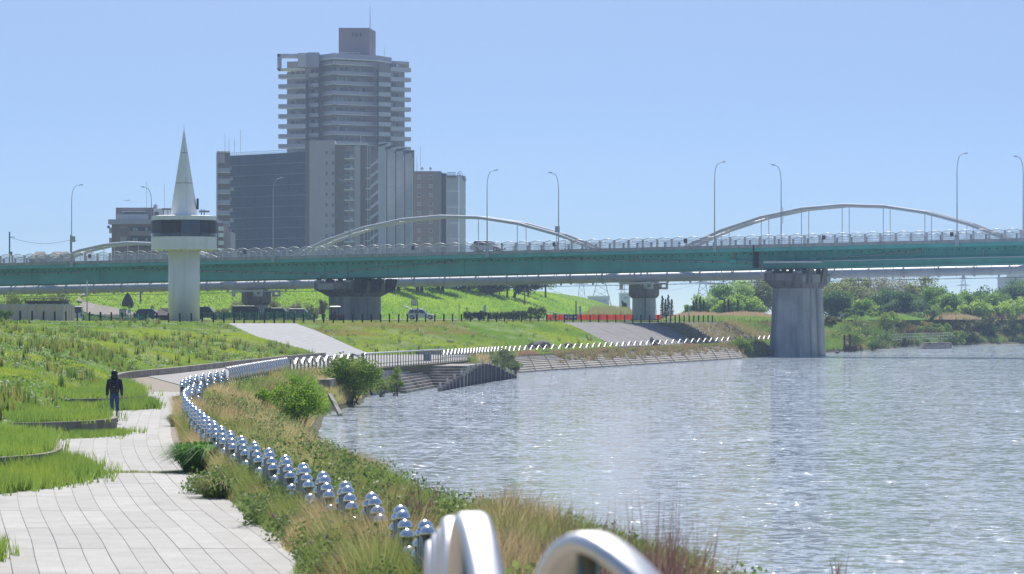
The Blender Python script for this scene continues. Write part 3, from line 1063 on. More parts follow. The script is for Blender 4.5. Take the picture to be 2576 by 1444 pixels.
W_A = (plan(700, 981), plan(769, 979))
W_B = (plan(776, 981), plan(801, 980))
W_C1 = (plan(804, 983), plan(838, 975))
W_C2 = (plan(838, 975), plan(950, 984))
W_D = (plan(953, 981), plan(983, 984))
W_E = (plan(983, 986), plan(1034, 990))
ln = lambda w: (Vector(w[1]) - Vector(w[0])).length
for k in range(NF):
    z = z_top - k * FH
    if k > 0:
        zA = z - 0.9
        balcony(*W_A, 0.0, ln(W_A), zA, 1.35, 3.4, M['b_parapet_l'] if k % 3 == 0 else M['b_parapet'], M['b_slab'])
        windows(*W_A, [(3.4, 4.6), (5.2, 6.4), (6.9, 8.0)], zA + 0.9, 1.5, 2.0, 0.15)
        balcony(*W_B, 0.0, ln(W_B), z - 0.5, 1.25, 1.6, M['b_parapet_l'], M['b_parapet'])
        windows(*W_B, [(0.4, 1.3), (1.7, 2.6)], z + 0.3, 1.6, 1.3, 0.3)
    balcony(*W_C1, 0.0, ln(W_C1) + 0.05, z, 1.2, 1.9, M['b_parapet'], M['b_slab'])
    balcony(*W_C2, 0.0, ln(W_C2), z, 1.2, 1.9, M['b_parapet'], M['b_slab'])
    windows(*W_C1, [(1.0, 2.1), (2.5, 3.7)], z + 0.5, 1.9, 1.55, 0.1)
    windows(*W_C2, [(0.9, 1.9), (2.1, 3.2), (3.5, 4.6), (5.2, 6.0), (7.4, 8.4), (10.2, 11.2), (11.4, 12.3)], z + 0.4, 2.0, 1.55, 0.35)
    if k > 0:
        balcony(*W_D, 0.0, ln(W_D), z - 0.1, 1.25, 1.8, M['b_parapet_l'], M['b_parapet_l'])
        windows(*W_D, [(0.3, 1.1)], z + 0.7, 1.5, 1.4, 0.4)
    balcony(*W_E, 0.0, ln(W_E), z - 1.25, 1.3, 2.0, M['b_parapet_l'], M['b_parapet_l'])
    windows(*W_E, [(0.5, 1.8), (2.1, 2.7), (2.9, 3.7)], z - 0.3, 1.6, 1.6, 0.3)
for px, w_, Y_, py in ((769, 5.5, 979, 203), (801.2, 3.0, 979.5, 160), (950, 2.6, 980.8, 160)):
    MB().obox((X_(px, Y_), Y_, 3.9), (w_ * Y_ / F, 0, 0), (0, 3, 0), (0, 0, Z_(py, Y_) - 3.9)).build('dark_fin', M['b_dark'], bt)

# --- lower blocks in front: netted slab
nb = thing('netted_block', 'apartment slab wrapped in dark blue scaffold netting left of the tower', 'apartment building', (X_(660, 920), 920, 0))
a_, b_ = plan(574, 921), plan(767, 899)
zt1 = Z_(381.6, 899)
wbox(a_, b_, 0.02, ln((a_, b_)) - 0.05, -14, -1.0, 3.9, zt1 - 1.2).build('wall', M['b_brown'], nb)
L_ = ln((a_, b_))
NCN, NRN = 9, 13
for i in range(NCN):
    for j in range(NRN):
        t0, t1 = L_ * i / NCN, L_ * (i + 1) / NCN
        z0, z1 = 3.95 + (zt1 - 3.95) * j / NRN, 3.95 + (zt1 - 3.95) * (j + 1) / NRN
        dd = 0.25 if i < 4 else 0.0
        wbox(a_, b_, t0, t1 - 0.03, -0.5 - dd, -0.38 - dd + random.uniform(-0.02, 0.02), z0, z1 - 0.03).build('net_sheet', M['b_net'], nb)
for j in range(1, 14):
    zj = zt1 - 3.05 * j
    if zj > 5:
        wbox(a_, b_, 0.1, L_ - 0.1, -0.5, -0.34, zj, zj + 0.10).build('net_seam', M['b_parapet'], nb)
for i in range(38):
    t0 = L_ * i / 37
    wbox(a_, b_, t0 - 0.03, t0 + 0.03, -0.9, -0.84, zt1 - 1.0, zt1 + 0.9).build('scaffold_pole', M['grey_paint'], nb)
for z in (zt1 + 0.25, zt1 + 0.75):
    wbox(a_, b_, 0, L_, -0.93, -0.87, z, z + 0.07).build('scaffold_rail', M['grey_paint'], nb)
# end wing with recessed balconies
c_, d_ = plan(545, 906), plan(579, 906.4)
wbox(c_, d_, 0, ln((c_, d_)), -8, -1.4, 3.9, Z_(384, 906)).build('end_wall', M['b_brown'], nb)
wbox(c_, d_, 0, 0.35, -1.5, 0.4, 3.9, Z_(383, 906)).build('end_fin', M['b_mauve'], nb)
wbox(c_, d_, 0, ln((c_, d_)), -1.5, 0.1, Z_(384, 906) + 0.003, Z_(382, 906) + 0.2).build('end_roof', M['b_slab'], nb)
wbox(c_, d_, 0.36, 2.3, -1.41, 0.0, Z_(410, 906), Z_(386, 906)).build('end_panel', M['b_mauve'], nb)
for k in range(14):
    z = Z_(433, 906) - k * 3.02
    if z < 4:
        break
    o = wbox(c_, d_, 0.36, ln((c_, d_)) - 0.1, -0.15, 0.0, z, z + 1.15).build('balcony', M['b_parapet'], nb)
    wbox(c_, d_, 0.36, ln((c_, d_)), -1.4, 0.05, z - 0.2, z - 0.003).build('balcony_slab', M['b_slab'], o)
    wbox(c_, d_, 0.7, 2.0, -1.45, -1.34, z + 0.2, z + 2.2).build('window', M['b_glass'], nb)
    wbox(a_, b_, 0.1, 1.0 + (k * 7 % 3) * 0.6, -0.5, -0.3, z + 1.25, z + 2.2).build('net_gap_window', M['b_lit'], nb)
for px, dz_ in ((566, 5.5), (605, 7.0), (590, 4.0), (576, 4.5)):
    zz = Z_(384, 915)
    MB().tube([(X_(px, 918), 918, zz), (X_(px, 918), 918, zz + dz_)], 0.05, 5).build('aerial', M['grey_paint'], nb)

# --- gable block with stairs and fins
gb = thing('gable_block', 'mauve tiled apartment block with small windows, outside stairs and tall grey fins', 'apartment building', (X_(900, 910), 910, 0))
GY = 895.0
sG = F / GY
MB().bx(X_(778, GY), X_(842, GY), GY, GY + 20, 3.9, Z_(353, GY)).build('gable_wall', M['b_mauve'], gb)
MB().bx(X_(767.5, GY), X_(777.9, GY), GY + 0.5, GY + 18, 3.9, Z_(354, GY)).build('edge_strip', M['b_brown'], gb)
for k in range(10):
    yy = 384 + 26.2 * k
    for px0, px1 in ((819.5, 823.5), (835.5, 839.5)):
        MB().obox((X_(px0, GY), GY - 0.12, Z_(yy + 4, GY)), (4 / sG, 0, 0), (0, 0.3, 0), (0, 0, 8 / sG)).build('window', M['b_glass'], gb)
MB().bx(X_(842.1, GY), X_(866, GY), GY + 1.2, GY + 20, 3.9, Z_(364, GY)).build('recess_wall', M['b_brown'], gb)
MB().bx(X_(866.1, GY), X_(891, GY), GY + 2.4, GY + 20, 3.9, Z_(366, GY)).build('balcony_wall', M['b_mauve'], gb)
MB().bx(X_(891.1, GY), X_(906, GY), GY + 0.8, GY + 20, 3.9, Z_(365, GY)).build('pilaster', M['b_mauve'], gb)
MB().bx(X_(906.1, GY), X_(921, GY), GY + 1.6, GY + 20, 3.9, Z_(369, GY)).build('dark_strip', M['b_brown'], gb)
MB().bx(X_(842, GY), X_(925, GY), GY + 0.4, GY + 8, Z_(364, GY) + 0.003, Z_(361, GY)).build('roof_slab', M['b_slab'], gb)
for k in range(10):
    z = Z_(397 + 26.2 * k, GY)
    o = MB().bx(X_(865, GY), X_(891.6, GY), GY + 0.5, GY + 2.3, z - 0.32, z).build('balcony_slab', M['b_slab'], gb)
    rl = MB().bx(X_(866, GY), X_(890.8, GY), GY + 0.6, GY + 0.66, z + 1.0, z + 1.08)
    rl.build('balcony_rail', M['grey_paint'], o)
    for q in range(9):
        xx = X_(866 + q * 3.05, GY)
        MB().bx(xx, xx + 0.05, GY + 0.6, GY + 0.65, z, z + 1.0).build('baluster', M['grey_paint'], o)
    MB().bx(X_(869, GY), X_(878, GY), GY + 2.3, GY + 2.5, z + 0.1, z + 2.0).build('balcony_door', M['b_glass'], gb)
    MB().bx(X_(880, GY), X_(887, GY), GY + 1.4, GY + 1.9, z + 0.02, z + 0.7).build('air_conditioner', M['b_slab'], gb)
# outside stair
MB().bx(X_(921.1, GY), X_(1037, GY), GY + 13, GY + 20, 3.9, Z_(372, GY)).build('stair_wall', M['b_wall'], gb)
for px in (924, 930, 951):
    MB().bx(X_(px, GY), X_(px + 1.6, GY), GY + 0.4, GY + 0.6, 3.9, Z_(367, GY)).build('stair_post', M['b_parapet_l'], gb)
for k in range(10):
    z = Z_(418 + 26.2 * k, GY)
    x0, x1 = X_(932, GY), X_(951, GY)
    MB().loft([[(x0, GY + 0.5, z - 0.3), (x0, GY + 1.6, z - 0.3), (x0, GY + 1.6, z + 0.5), (x0, GY + 0.5, z + 0.5)],
               [(x1, GY + 0.5, z + 1.25), (x1, GY + 1.6, z + 1.25), (x1, GY + 1.6, z + 2.05), (x1, GY + 0.5, z + 2.05)]]).build('stair_flight', M['b_parapet_l'], gb)
    MB().bx(X_(920, GY), X_(932, GY), GY + 0.5, GY + 2.5, z - 0.55, z - 0.3).build('stair_landing', M['b_slab'], gb)
    MB().loft([[(x1, GY + 2.4, z - 0.3 + 1.5), (x1, GY + 3.4, z - 0.3 + 1.5), (x1, GY + 3.4, z + 2.1), (x1, GY + 2.4, z + 2.1)],
               [(x0, GY + 2.4, z + 2.6), (x0, GY + 3.4, z + 2.6), (x0, GY + 3.4, z + 3.3), (x0, GY + 2.4, z + 3.3)]]).build('stair_flight', M['b_wall'], gb)
for i, (p0, p1, py) in enumerate(((952, 968.5, 368), (974.5, 990.5, 374), (997, 1013.5, 380), (1019.5, 1036, 386))):
    fy = GY - 0.5 + i * 3
    zt2 = Z_(py, fy)
    n = 9
    for j in range(n):
        z0, z1 = 3.95 + (zt2 - 3.95) * j / n, 3.95 + (zt2 - 3.95) * (j + 1) / n
        MB().bx(X_(p0, fy), X_(p1, fy), fy, fy + 0.4, z0, z1 - 0.06).build('fin_panel', M['b_fin'], gb)
    MB().bx(X_(p1 + 0.5, fy), X_(p1 + 2.4, fy), fy - 0.2, fy + 0.1, 3.9, zt2 - 1.2).build('fin_post', M['b_slab'], gb)
    x0, x1 = X_(p0 - 1, fy), X_(p1 + 6, fy)
    MB().loft([[(x0, fy - 0.6, zt2 + 0.02), (x0, fy + 3, zt2 + 0.02), (x0, fy + 3, zt2 + 0.5), (x0, fy - 0.6, zt2 + 0.5)],
               [(x1, fy - 0.6, zt2 + 0.75), (x1, fy + 3, zt2 + 0.75), (x1, fy + 3, zt2 + 0.95), (x1, fy - 0.6, zt2 + 0.95)]]).build('fin_canopy', M['b_dark'], gb)
MB().tube([(X_(841, GY), GY + 2, Z_(362, GY)), (X_(915, GY), GY + 2, Z_(362, GY))], 0.16, 8).build('roof_pipe', M['b_slab'], gb)
MB().tube([(X_(905, GY), GY + 6, Z_(362, GY)), (X_(905, GY), GY + 6, Z_(338, GY))], 0.05, 5).build('aerial', M['grey_paint'], gb)

# --- brick block on the right
rb = thing('brick_block', 'brown brick apartment block with two columns of white framed windows', 'apartment building', (X_(1075, 930), 930, 0))
RY = 930.0
sR = F / RY
MB().bx(X_(1039, RY), X_(1110, RY), RY, RY + 18, 3.9, Z_(430.6, RY)).build('wall', M['b_brick'], rb)
for k in range(9):
    for px in (1054.5, 1083.5):
        xx, zc = X_(px, RY), Z_(446 + 22.3 * k, RY)
        w = MB().bx(xx - 0.42, xx + 0.42, RY - 0.06, RY + 0.1, zc - 0.42, zc + 0.42).build('window', M['b_lit'] if (k + int(px)) % 3 else M['b_glass'], rb)
        for q, (u0, u1, v0, v1) in enumerate(((-0.6, 0.6, 0.42, 0.56), (-0.68, 0.68, -0.58, -0.42), (-0.52, -0.42, -0.42, 0.42), (0.42, 0.52, -0.42, 0.42), (-0.03, 0.03, -0.42, 0.42))):
            MB().bx(xx + u0, xx + u1, RY - 0.14, RY + 0.05, zc + v0, zc + v1).build('window_frame', M['b_frame'], w)
MB().bx(X_(1110.1, RY), X_(1122, RY), RY + 1.5, RY + 18, 3.9, Z_(435, RY)).build('dark_strip', M['b_dark'], rb)
n = 9
zr = Z_(440, RY)
for j in range(n):
    z0, z1 = 3.95 + (zr - 3.95) * j / n, 3.95 + (zr - 3.95) * (j + 1) / n
    MB().bx(X_(1122.1, RY), X_(1154, RY), RY + 0.5, RY + 0.9, z0, z1 - 0.06).build('fin_panel', M['b_fin'], rb)
    MB().obox((X_(1155, RY), RY + 1.0, z0), (X_(1168, RY) - X_(1155, RY), 6, 0), (0.3, -0.1, 0), (0, 0, z1 - z0 - 0.06)).build('side_panel', M['b_parapet_l'], rb)
for j in range(6):
    q = j / 5
    x0 = X_(1150 + q * 15, RY)
    MB().loft([[(x0, RY + q * 5, zr - q * 2.2), (x0, RY + q * 5 + 1.0, zr - q * 2.2), (x0, RY + q * 5 + 1.0, zr - q * 2.2 + 0.3), (x0, RY + q * 5, zr - q * 2.2 + 0.3)],
               [(x0 + 1.0, RY + q * 5, zr - q * 2.2 + 1.1), (x0 + 1.0, RY + q * 5 + 1.0, zr - q * 2.2 + 1.1), (x0 + 1.0, RY + q * 5 + 1.0, zr - q * 2.2 + 1.25), (x0 + 1.0, RY + q * 5, zr - q * 2.2 + 1.25)]]).build('fin_canopy', M['b_dark'], rb)
for j in range(4):
    MB().bx(X_(1124, RY), X_(1147, RY), RY - 0.2, RY + 0.4, zr + 0.55 - j * 0.42, zr + 0.72 - j * 0.42).build('louvre', M['b_dark'], rb)
for px, h_ in ((1046, 4.5), (1056, 7.5), (1049, 2.5)):
    MB().tube([(X_(px, RY), RY + 5, Z_(430.6, RY)), (X_(px, RY), RY + 5, Z_(430.6, RY) + h_)], 0.05, 5).build('aerial', M['grey_paint'], rb)
for px in (1061, 1082):
    zz = Z_(430.6, RY)
    o = MB().tube([(X_(px, RY), RY + 4, zz), (X_(px, RY), RY + 4, zz + 0.6)], 0.06, 6).build('dish_mast', M['grey_paint'], rb)
    MB().lathe([(0.1, -0.45), (0.4, -0.3), (0.45, 0.1), (0.2, 0.45)], (X_(px, RY), RY + 3.8, zz + 0.95), 10).build('dish', M['b_slab'], o)

# --- brown low apartment house behind the white tower
lb = thing('brown_apartment_house', 'low brown brick apartment house with grey roof storey behind the white tower', 'apartment building', (X_(400, 700), 700, 0))
LY = 700.0
MB().bx(X_(281, LY), X_(540, LY), LY, LY + 14, 3.9, Z_(563, LY)).build('wall', M['b_brown'], lb)
MB().bx(X_(273, LY), X_(545, LY), LY - 0.7, LY + 14.5, Z_(564, LY), Z_(552, LY)).build('cornice', M['b_parapet'], lb)
MB().bx(X_(287, LY), X_(383, LY), LY + 3, LY + 14, Z_(552, LY) + 0.003, Z_(521, LY)).build('roof_storey', M['b_wall'], lb)
MB().bx(X_(383.2, LY), X_(405, LY), LY + 2, LY + 14, Z_(552, LY) + 0.003, Z_(524, LY)).build('roof_storey', M['b_slab'], lb)
MB().bx(X_(293, LY), X_(372, LY), LY + 0.2, LY + 0.4, Z_(552, LY) + 0.004, Z_(539, LY)).build('terrace_parapet', M['b_parapet_l'], lb)
MB().bx(X_(308, LY), X_(360, LY), LY + 2.9, LY + 3.1, Z_(552, LY), Z_(533, LY)).build('terrace_window', M['b_glass'], lb)
MB().bx(X_(306, LY), X_(362, LY), LY + 1.4, LY + 3, Z_(532, LY), Z_(530.5, LY)).build('terrace_canopy', M['b_slab'], lb)
MB().bx(X_(386, LY), X_(396, LY), LY + 1.9, LY + 2.1, Z_(548, LY), Z_(532, LY)).build('roof_door', M['b_glass'], lb)
for px in (407, 419, 424, 503, 510):
    MB().bx(X_(px, LY), X_(px + 2.5, LY), LY + 2, LY + 2.3, Z_(552, LY), Z_(526, LY)).build('pergola_post', M['b_brick'], lb)
MB().bx(X_(405, LY), X_(428, LY), LY + 1.8, LY + 4, Z_(527, LY), Z_(523, LY)).build('pergola_beam', M['b_brick'], lb)
MB().bx(X_(498, LY), X_(523, LY), LY + 1.8, LY + 4, Z_(533, LY), Z_(529, LY)).build('pergola_beam', M['b_brick'], lb)
for row, py in enumerate((572, 598)):
    w = MB().bx(X_(303, LY), X_(317, LY), LY - 0.1, LY + 0.2, Z_(py + 14, LY), Z_(py, LY)).build('window', M['b_glass'] if row == 0 else M['b_lit'], lb)
    MB().bx(X_(301, LY), X_(319, LY), LY - 0.16, LY + 0.1, Z_(py, LY), Z_(py - 1.5, LY)).build('window_hood', M['b_parapet'], w)
    MB().bx(X_(328, LY), X_(380, LY), LY - 0.05, LY + 0.2, Z_(py + 24, LY), Z_(py - 1, LY)).build('recess_shade_panel', M['b_dark'], lb)  # dark panel on the flat wall, painted shade of a recess
    MB().bx(X_(327, LY), X_(382, LY), LY - 0.9, LY - 0.75, Z_(py + 21, LY), Z_(py + 9, LY)).build('balcony', M['b_brick'], lb)
    for p0 in (334, 341, 366):
        MB().bx(X_(p0, LY), X_(p0 + 6, LY), LY - 0.12, LY + 0.1, Z_(py + 10, LY), Z_(py + 1, LY)).build('window', M['b_lit'], lb)
    MB().bx(X_(273, LY), X_(281, LY), LY + 1, LY + 4, Z_(py + 14, LY), Z_(py, LY)).build('side_balcony', M['b_parapet_l'], lb)
MB().bx(X_(540.1, LY), X_(562, LY), LY - 1, LY + 13, 3.9, Z_(561, LY)).build('wing_wall', M['b_brown'], lb)
MB().bx(X_(562.1, LY), X_(579, LY), LY + 1, LY + 13, 3.9, Z_(583, LY)).build('wing_wall', M['b_mauve'], lb)
for py in (570, 586, 606, 624):
    MB().bx(X_(551, LY), X_(564, LY), LY - 1.7, LY - 1.002, Z_(py + 11, LY), Z_(py, LY)).build('bay_window', M['b_slab'], lb)
for px, y0_, y1_ in ((361, 520, 455), (406, 523, 462)):
    MB().tube([(X_(px, LY), LY + 6, Z_(y0_, LY)), (X_(px, LY), LY + 6, Z_(y1_, LY))], 0.04, 5).build('aerial', M['grey_paint'], lb)
MB().tube([(X_(500, LY), LY + 5, Z_(530, LY)), (X_(546, LY), LY + 5, Z_(528, LY))], 0.035, 5).build('yagi_aerial', M['grey_paint'], lb)
MB().lathe([(0.1, -0.5), (0.45, -0.35), (0.5, 0.1), (0.2, 0.45)], (X_(386, LY), LY + 4, Z_(517, LY)), 12).build('dish', M['b_parapet'], lb)
MB().lathe([(0.1, -0.35), (0.3, -0.2), (0.3, 0.15), (0.1, 0.3)], (X_(270, LY), LY + 2, Z_(570, LY)), 10).build('dish', M['b_dark'], lb)

# --- small houses at the left and utility poles
M['roof_tile'] = mat('roof_tiles', (0.2, 0.19, 0.185), 0.8, var=0.25, vscale=0.6)
for i, (p0, p1, py, lab, ml) in enumerate(((68, 112, 632, 'small house with brown gable and grey roof at left behind the bridge', 'b_brown'), (112, 172, 632, 'small house with pale grey hipped roof beside the left utility pole', 'b_parapet'))):
    HY = 640.0 + 8 * i
    t = thing('house', lab, 'house', (X_((p0 + p1) / 2, HY), HY, 0))
    x0, x1, zr_ = X_(p0, HY), X_(p1, HY), Z_(py, HY)
    MB().bx(x0 + 0.4, x1 - 0.4, HY, HY + 8, 3.9, zr_ - 1.3).build('wall', M[ml], t)
    MB().loft([[(x0, HY - 0.5, zr_ - 1.5), (x1, HY - 0.5, zr_ - 1.5), (x1, HY + 8.5, zr_ - 1.5), (x0, HY + 8.5, zr_ - 1.5)],
               [(x0 + 1.4, HY + 3, zr_), (x1 - 0.6, HY + 3, zr_), (x1 - 0.6, HY + 4, zr_), (x0 + 1.4, HY + 4, zr_)]]).build('roof', M['roof_tile'], t)
for i, (px, y0_, lab) in enumerate(((24, 583, 'leftmost utility pole with crossarm near the left edge'), (178, 591, 'utility pole just left of the first street lamp'))):
    UY = 600.0
    t = thing('utility_pole', lab, 'utility pole', (X_(px, UY), UY, 0))
    x0 = X_(px, UY)
    MB().tube([(x0, UY, 4), (x0, UY, Z_(y0_, UY))], [0.19, 0.13], 8).build('pole', M['concrete_dark'], t)
    MB().bx(x0 - 0.2, x0 + 1.0, UY - 0.06, UY + 0.06, Z_(y0_ + 14, UY), Z_(y0_ + 12.5, UY)).build('crossarm', M['dark_steel'], t)
    MB().bx(x0 + 0.1, x0 + 0.5, UY - 0.2, UY + 0.2, Z_(y0_ + 60, UY), Z_(y0_ + 50, UY)).build('transformer', M['concrete_dark'], t)
w = MB()
pa, pb = Vector((X_(24, 600), 600, Z_(597, 600))), Vector((X_(178, 600), 600, Z_(604, 600)))
w.tube([pa + (pb - pa) * t - Vector((0, 0, 0.9 * math.sin(math.pi * t))) for t in np.linspace(0, 1, 14)], 0.03, 4)
tag(w.build('overhead_wire', M['dark_steel']), 'thin overhead wire sagging between the two left utility poles', 'wire')
# ------------------------------------------------------------------ riverside walk: paving slabs
def px_of(p):
    return p[0] / p[1] * F + CX, H0 + (E - p[2]) * F / p[1]


pv = bpy.data.materials.new('paving_stone')
pv.use_nodes = True
nt = pv.node_tree
b = nt.nodes['Principled BSDF']
b.inputs['Roughness'].default_value = 0.85
oi = nt.nodes.new('ShaderNodeObjectInfo')
g = nt.nodes.new('ShaderNodeNewGeometry')
n1 = nt.nodes.new('ShaderNodeTexNoise'); n1.inputs['Scale'].default_value = 1.3; n1.inputs['Detail'].default_value = 8; n1.inputs['Roughness'].default_value = 0.7
n2 = nt.nodes.new('ShaderNodeTexNoise'); n2.inputs['Scale'].default_value = 38; n2.inputs['Detail'].default_value = 3
nt.links.new(g.outputs['Position'], n1.inputs['Vector']); nt.links.new(g.outputs['Position'], n2.inputs['Vector'])
m1 = nt.nodes.new('ShaderNodeMix'); m1.data_type = 'RGBA'
m1.inputs['A'].default_value = (0.42, 0.405, 0.375, 1); m1.inputs['B'].default_value = (0.49, 0.475, 0.44, 1)
nt.links.new(oi.outputs['Random'], m1.inputs['Factor'])
r1 = nt.nodes.new('ShaderNodeMapRange'); r1.inputs['From Min'].default_value = 0.42; r1.inputs['From Max'].default_value = 0.75; r1.inputs['To Max'].default_value = 0.5
nt.links.new(n1.outputs['Fac'], r1.inputs['Value'])
m2 = nt.nodes.new('ShaderNodeMix'); m2.data_type = 'RGBA'
m2.inputs['B'].default_value = (0.27, 0.245, 0.205, 1)
nt.links.new(m1.outputs['Result'], m2.inputs['A']); nt.links.new(r1.outputs[0], m2.inputs['Factor'])
r2 = nt.nodes.new('ShaderNodeMapRange'); r2.inputs['From Min'].default_value = 0.3; r2.inputs['From Max'].default_value = 0.7; r2.inputs['To Min'].default_value = 0.82; r2.inputs['To Max'].default_value = 1.12
nt.links.new(n2.outputs['Fac'], r2.inputs['Value'])
m3 = nt.nodes.new('ShaderNodeMix'); m3.data_type = 'RGBA'; m3.blend_type = 'MULTIPLY'; m3.inputs['Factor'].default_value = 1.0
nt.links.new(m2.outputs['Result'], m3.inputs['A']); nt.links.new(r2.outputs[0], m3.inputs['B'])
nt.links.new(m3.outputs['Result'], b.inputs['Base Color'])
M['paving'] = pv

walk = tag(link('walkway', None), 'pale paved riverside walkway curving along the fence', 'walkway', kind='structure')
_o = np.argsort(RF[2 * KS:9 * KS, 1])
fyy, fxx = RF[2 * KS:9 * KS, 1][_o], RF[2 * KS:9 * KS, 0][_o]
wyy, wxx = RW[2 * KS:9 * KS, 1], RW[2 * KS:9 * KS, 0]
slabs = []
ROW = 4.6
for i in range(24):
    y0, y1 = 34.2 + i * ROW, 34.2 + (i + 1) * ROW
    if i == 7:
        y1 -= 0.10                             # wide overgrown joint
    for j in range(44):
        rings = []
        lift = random.uniform(-0.003, 0.004)
        ok = True
        for q in range(5):
            y = y0 + 0.012 + (y1 - y0 - 0.024) * q / 4
            xf = float(np.interp(y, fyy, fxx)); xw = float(np.interp(y, wyy, wxx))
            xa, xb = xf - 0.55 - j * 0.365, xf - 0.55 - j * 0.365 - 0.3555
            if xb < xw - (3.5 if y < 66 else 0.5):
                ok = False
                break
            z = 1.712 + lift * 0.6 + (0.0 if y > 40 else 0.0)
            rings.append([(xa, y, z - 0.06), (xb, y, z - 0.06), (xb, y, z), (xa, y, z)])
        if ok:
            slabs.append((y0, rings))
slabs.sort(key=lambda t: t[0])
for _, rg in slabs[:300]:
    MB().loft([[r[1], r[0], r[3], r[2]] for r in rg]).build('paving_slab', M['paving'], walk)
rest = MB()
for _, rg in slabs[300:]:
    rest.loft([[r[1], r[0], r[3], r[2]] for r in rg])
tag(rest.build('far_paving_slabs', M['paving'], walk), kind='stuff')

# ------------------------------------------------------------------ paved ramp from the walk up to the plaza
rp = bpy.data.materials.new('ramp_pavers')
rp.use_nodes = True
nt = rp.node_tree
b = nt.nodes['Principled BSDF']; b.inputs['Roughness'].default_value = 0.9
g = nt.nodes.new('ShaderNodeNewGeometry')
mp = nt.nodes.new('ShaderNodeMapping'); mp.inputs['Rotation'].default_value = (0, 0, 0.9); mp.inputs['Scale'].default_value = (1.0, 1.0, 1)
br = nt.nodes.new('ShaderNodeTexBrick'); br.inputs['Scale'].default_value = 1.0
br.inputs['Color1'].default_value = (0.42, 0.42, 0.41, 1); br.inputs['Color2'].default_value = (0.37, 0.365, 0.36, 1); br.inputs['Mortar'].default_value = (0.25, 0.24, 0.22, 1)
br.inputs['Brick Width'].default_value = 1.2; br.inputs['Row Height'].default_value = 0.55; br.inputs['Mortar Size'].default_value = 0.035
nt.links.new(g.outputs['Position'], mp.inputs['Vector']); nt.links.new(mp.outputs[0], br.inputs['Vector']); nt.links.new(br.outputs['Color'], b.inputs['Base Color'])
lx, ly = [572, 612, 650, 765, 806], [815, 835, 851, 881, 899]
rx, ry = [742, 790, 832, 888, 938], [815, 832, 850, 876, 895]


def solve_s(t, ex, ey):
    lo, hi = 9.0, 14.0
    for _ in range(40):
        mid = (lo + hi) / 2
        p = hill_at(mid, t)
        x, y = px_of(p)
        if x < np.interp(y, ey, ex):
            lo = mid
        else:
            hi = mid
    return lo


mb = MB()
ramp_edges = []
NRT, NRC = 26, 10
for k in range(NRT + 1):
    t = -0.0 + 1.0 * k / NRT
    sl, sr = solve_s(t, lx, ly), solve_s(t, rx, ry)
    ramp_edges.append((t, sl, sr))
    for j in range(NRC + 1):
        p = hill_at(sl + (sr - sl) * j / NRC, t)
        mb.v.append((p[0], p[1], p[2] + 0.09))
for k in range(NRT):
    for j in range(NRC):
        a = k * (NRC + 1) + j
        mb.f.append((a, a + 1, a + NRC + 2, a + NRC + 1))
ramp = tag(mb.build('ramp_path', rp, None, True), 'broad pale paved ramp climbing to the plaza', 'path', kind='structure')
# paved apron between ramp foot, fence and walk
ap = MB()
n = 40
for k in range(n + 1):
    s = 8.55 + (13.3 - 8.55) * k / n
    a, c = rail_at(RF, s), rail_at(RW, s)
    for t in (0.06, 0.5, 0.99):
        p = a + (c - a) * t
        ap.v.append((p[0], p[1], p[2] + 0.03))
for k in range(n):
    for j in range(2):
        a = k * 3 + j
        ap.f.append((a, a + 1, a + 4, a + 3))
M['apron'] = mat('apron_concrete', (0.36, 0.345, 0.32), 0.9, var=0.2, vscale=0.4)
tag(ap.build('path', M['apron']), 'concrete apron of the walk behind the wavy fence', 'path', kind='structure')

# ------------------------------------------------------------------ kerb walls and planter beds
M['kerb'] = mat('kerb_concrete', (0.34, 0.30, 0.255), 0.9, var=0.3, vscale=1.5, bump=0.012, bscale=15, rust=((0.12, 0.10, 0.08), 1.5, (1, 1, 0.4), 0.8))
pts = [rail_at(RW, s) for s in np.linspace(7.75, 10.95, 30)]
mb = MB()
mb.band([(p[0], p[1], 1.7 + 0.1) for p in pts], 0.35, 0.56)
tag(mb.build('kerb_wall', M['kerb']), 'low stained concrete kerb wall at the foot of the grassy slope', 'wall')
pts = [rail_at(RW, s) for s in np.linspace(12.2, 13.2, 12)]
mb = MB()
mb.band([(p[0], p[1], p[2] + 0.14) for p in pts], 0.35, 0.5)
tag(mb.build('kerb_wall', M['kerb']), 'short dark kerb wall behind the straight railing', 'wall')
BEDS = [
    ('nearest raised planter bed with curved kerb at the left edge', [(-18, 69.5), (-12.4, 70.3), (-11.1, 71.4), (-10.6, 74), (-11.4, 80), (-13.4, 87), (-22, 88)], 0.36),
    ('raised planter bed with curved kerb in front of the walker', [(-22, 90.3), (-15, 90.8), (-12.9, 91.8), (-11.9, 94.3), (-12.2, 97.3), (-13.7, 100.3), (-17, 103.6), (-24, 105)], 0.44),
    ('raised planter bed with kerb behind the walker', [(-25, 117.5), (-16.4, 118.9), (-14.8, 121.3), (-14.4, 125), (-15.9, 137), (-19, 150), (-26, 158)], 0.38),
]
bed_soil = M['hill_soil']
BED_TOP = []
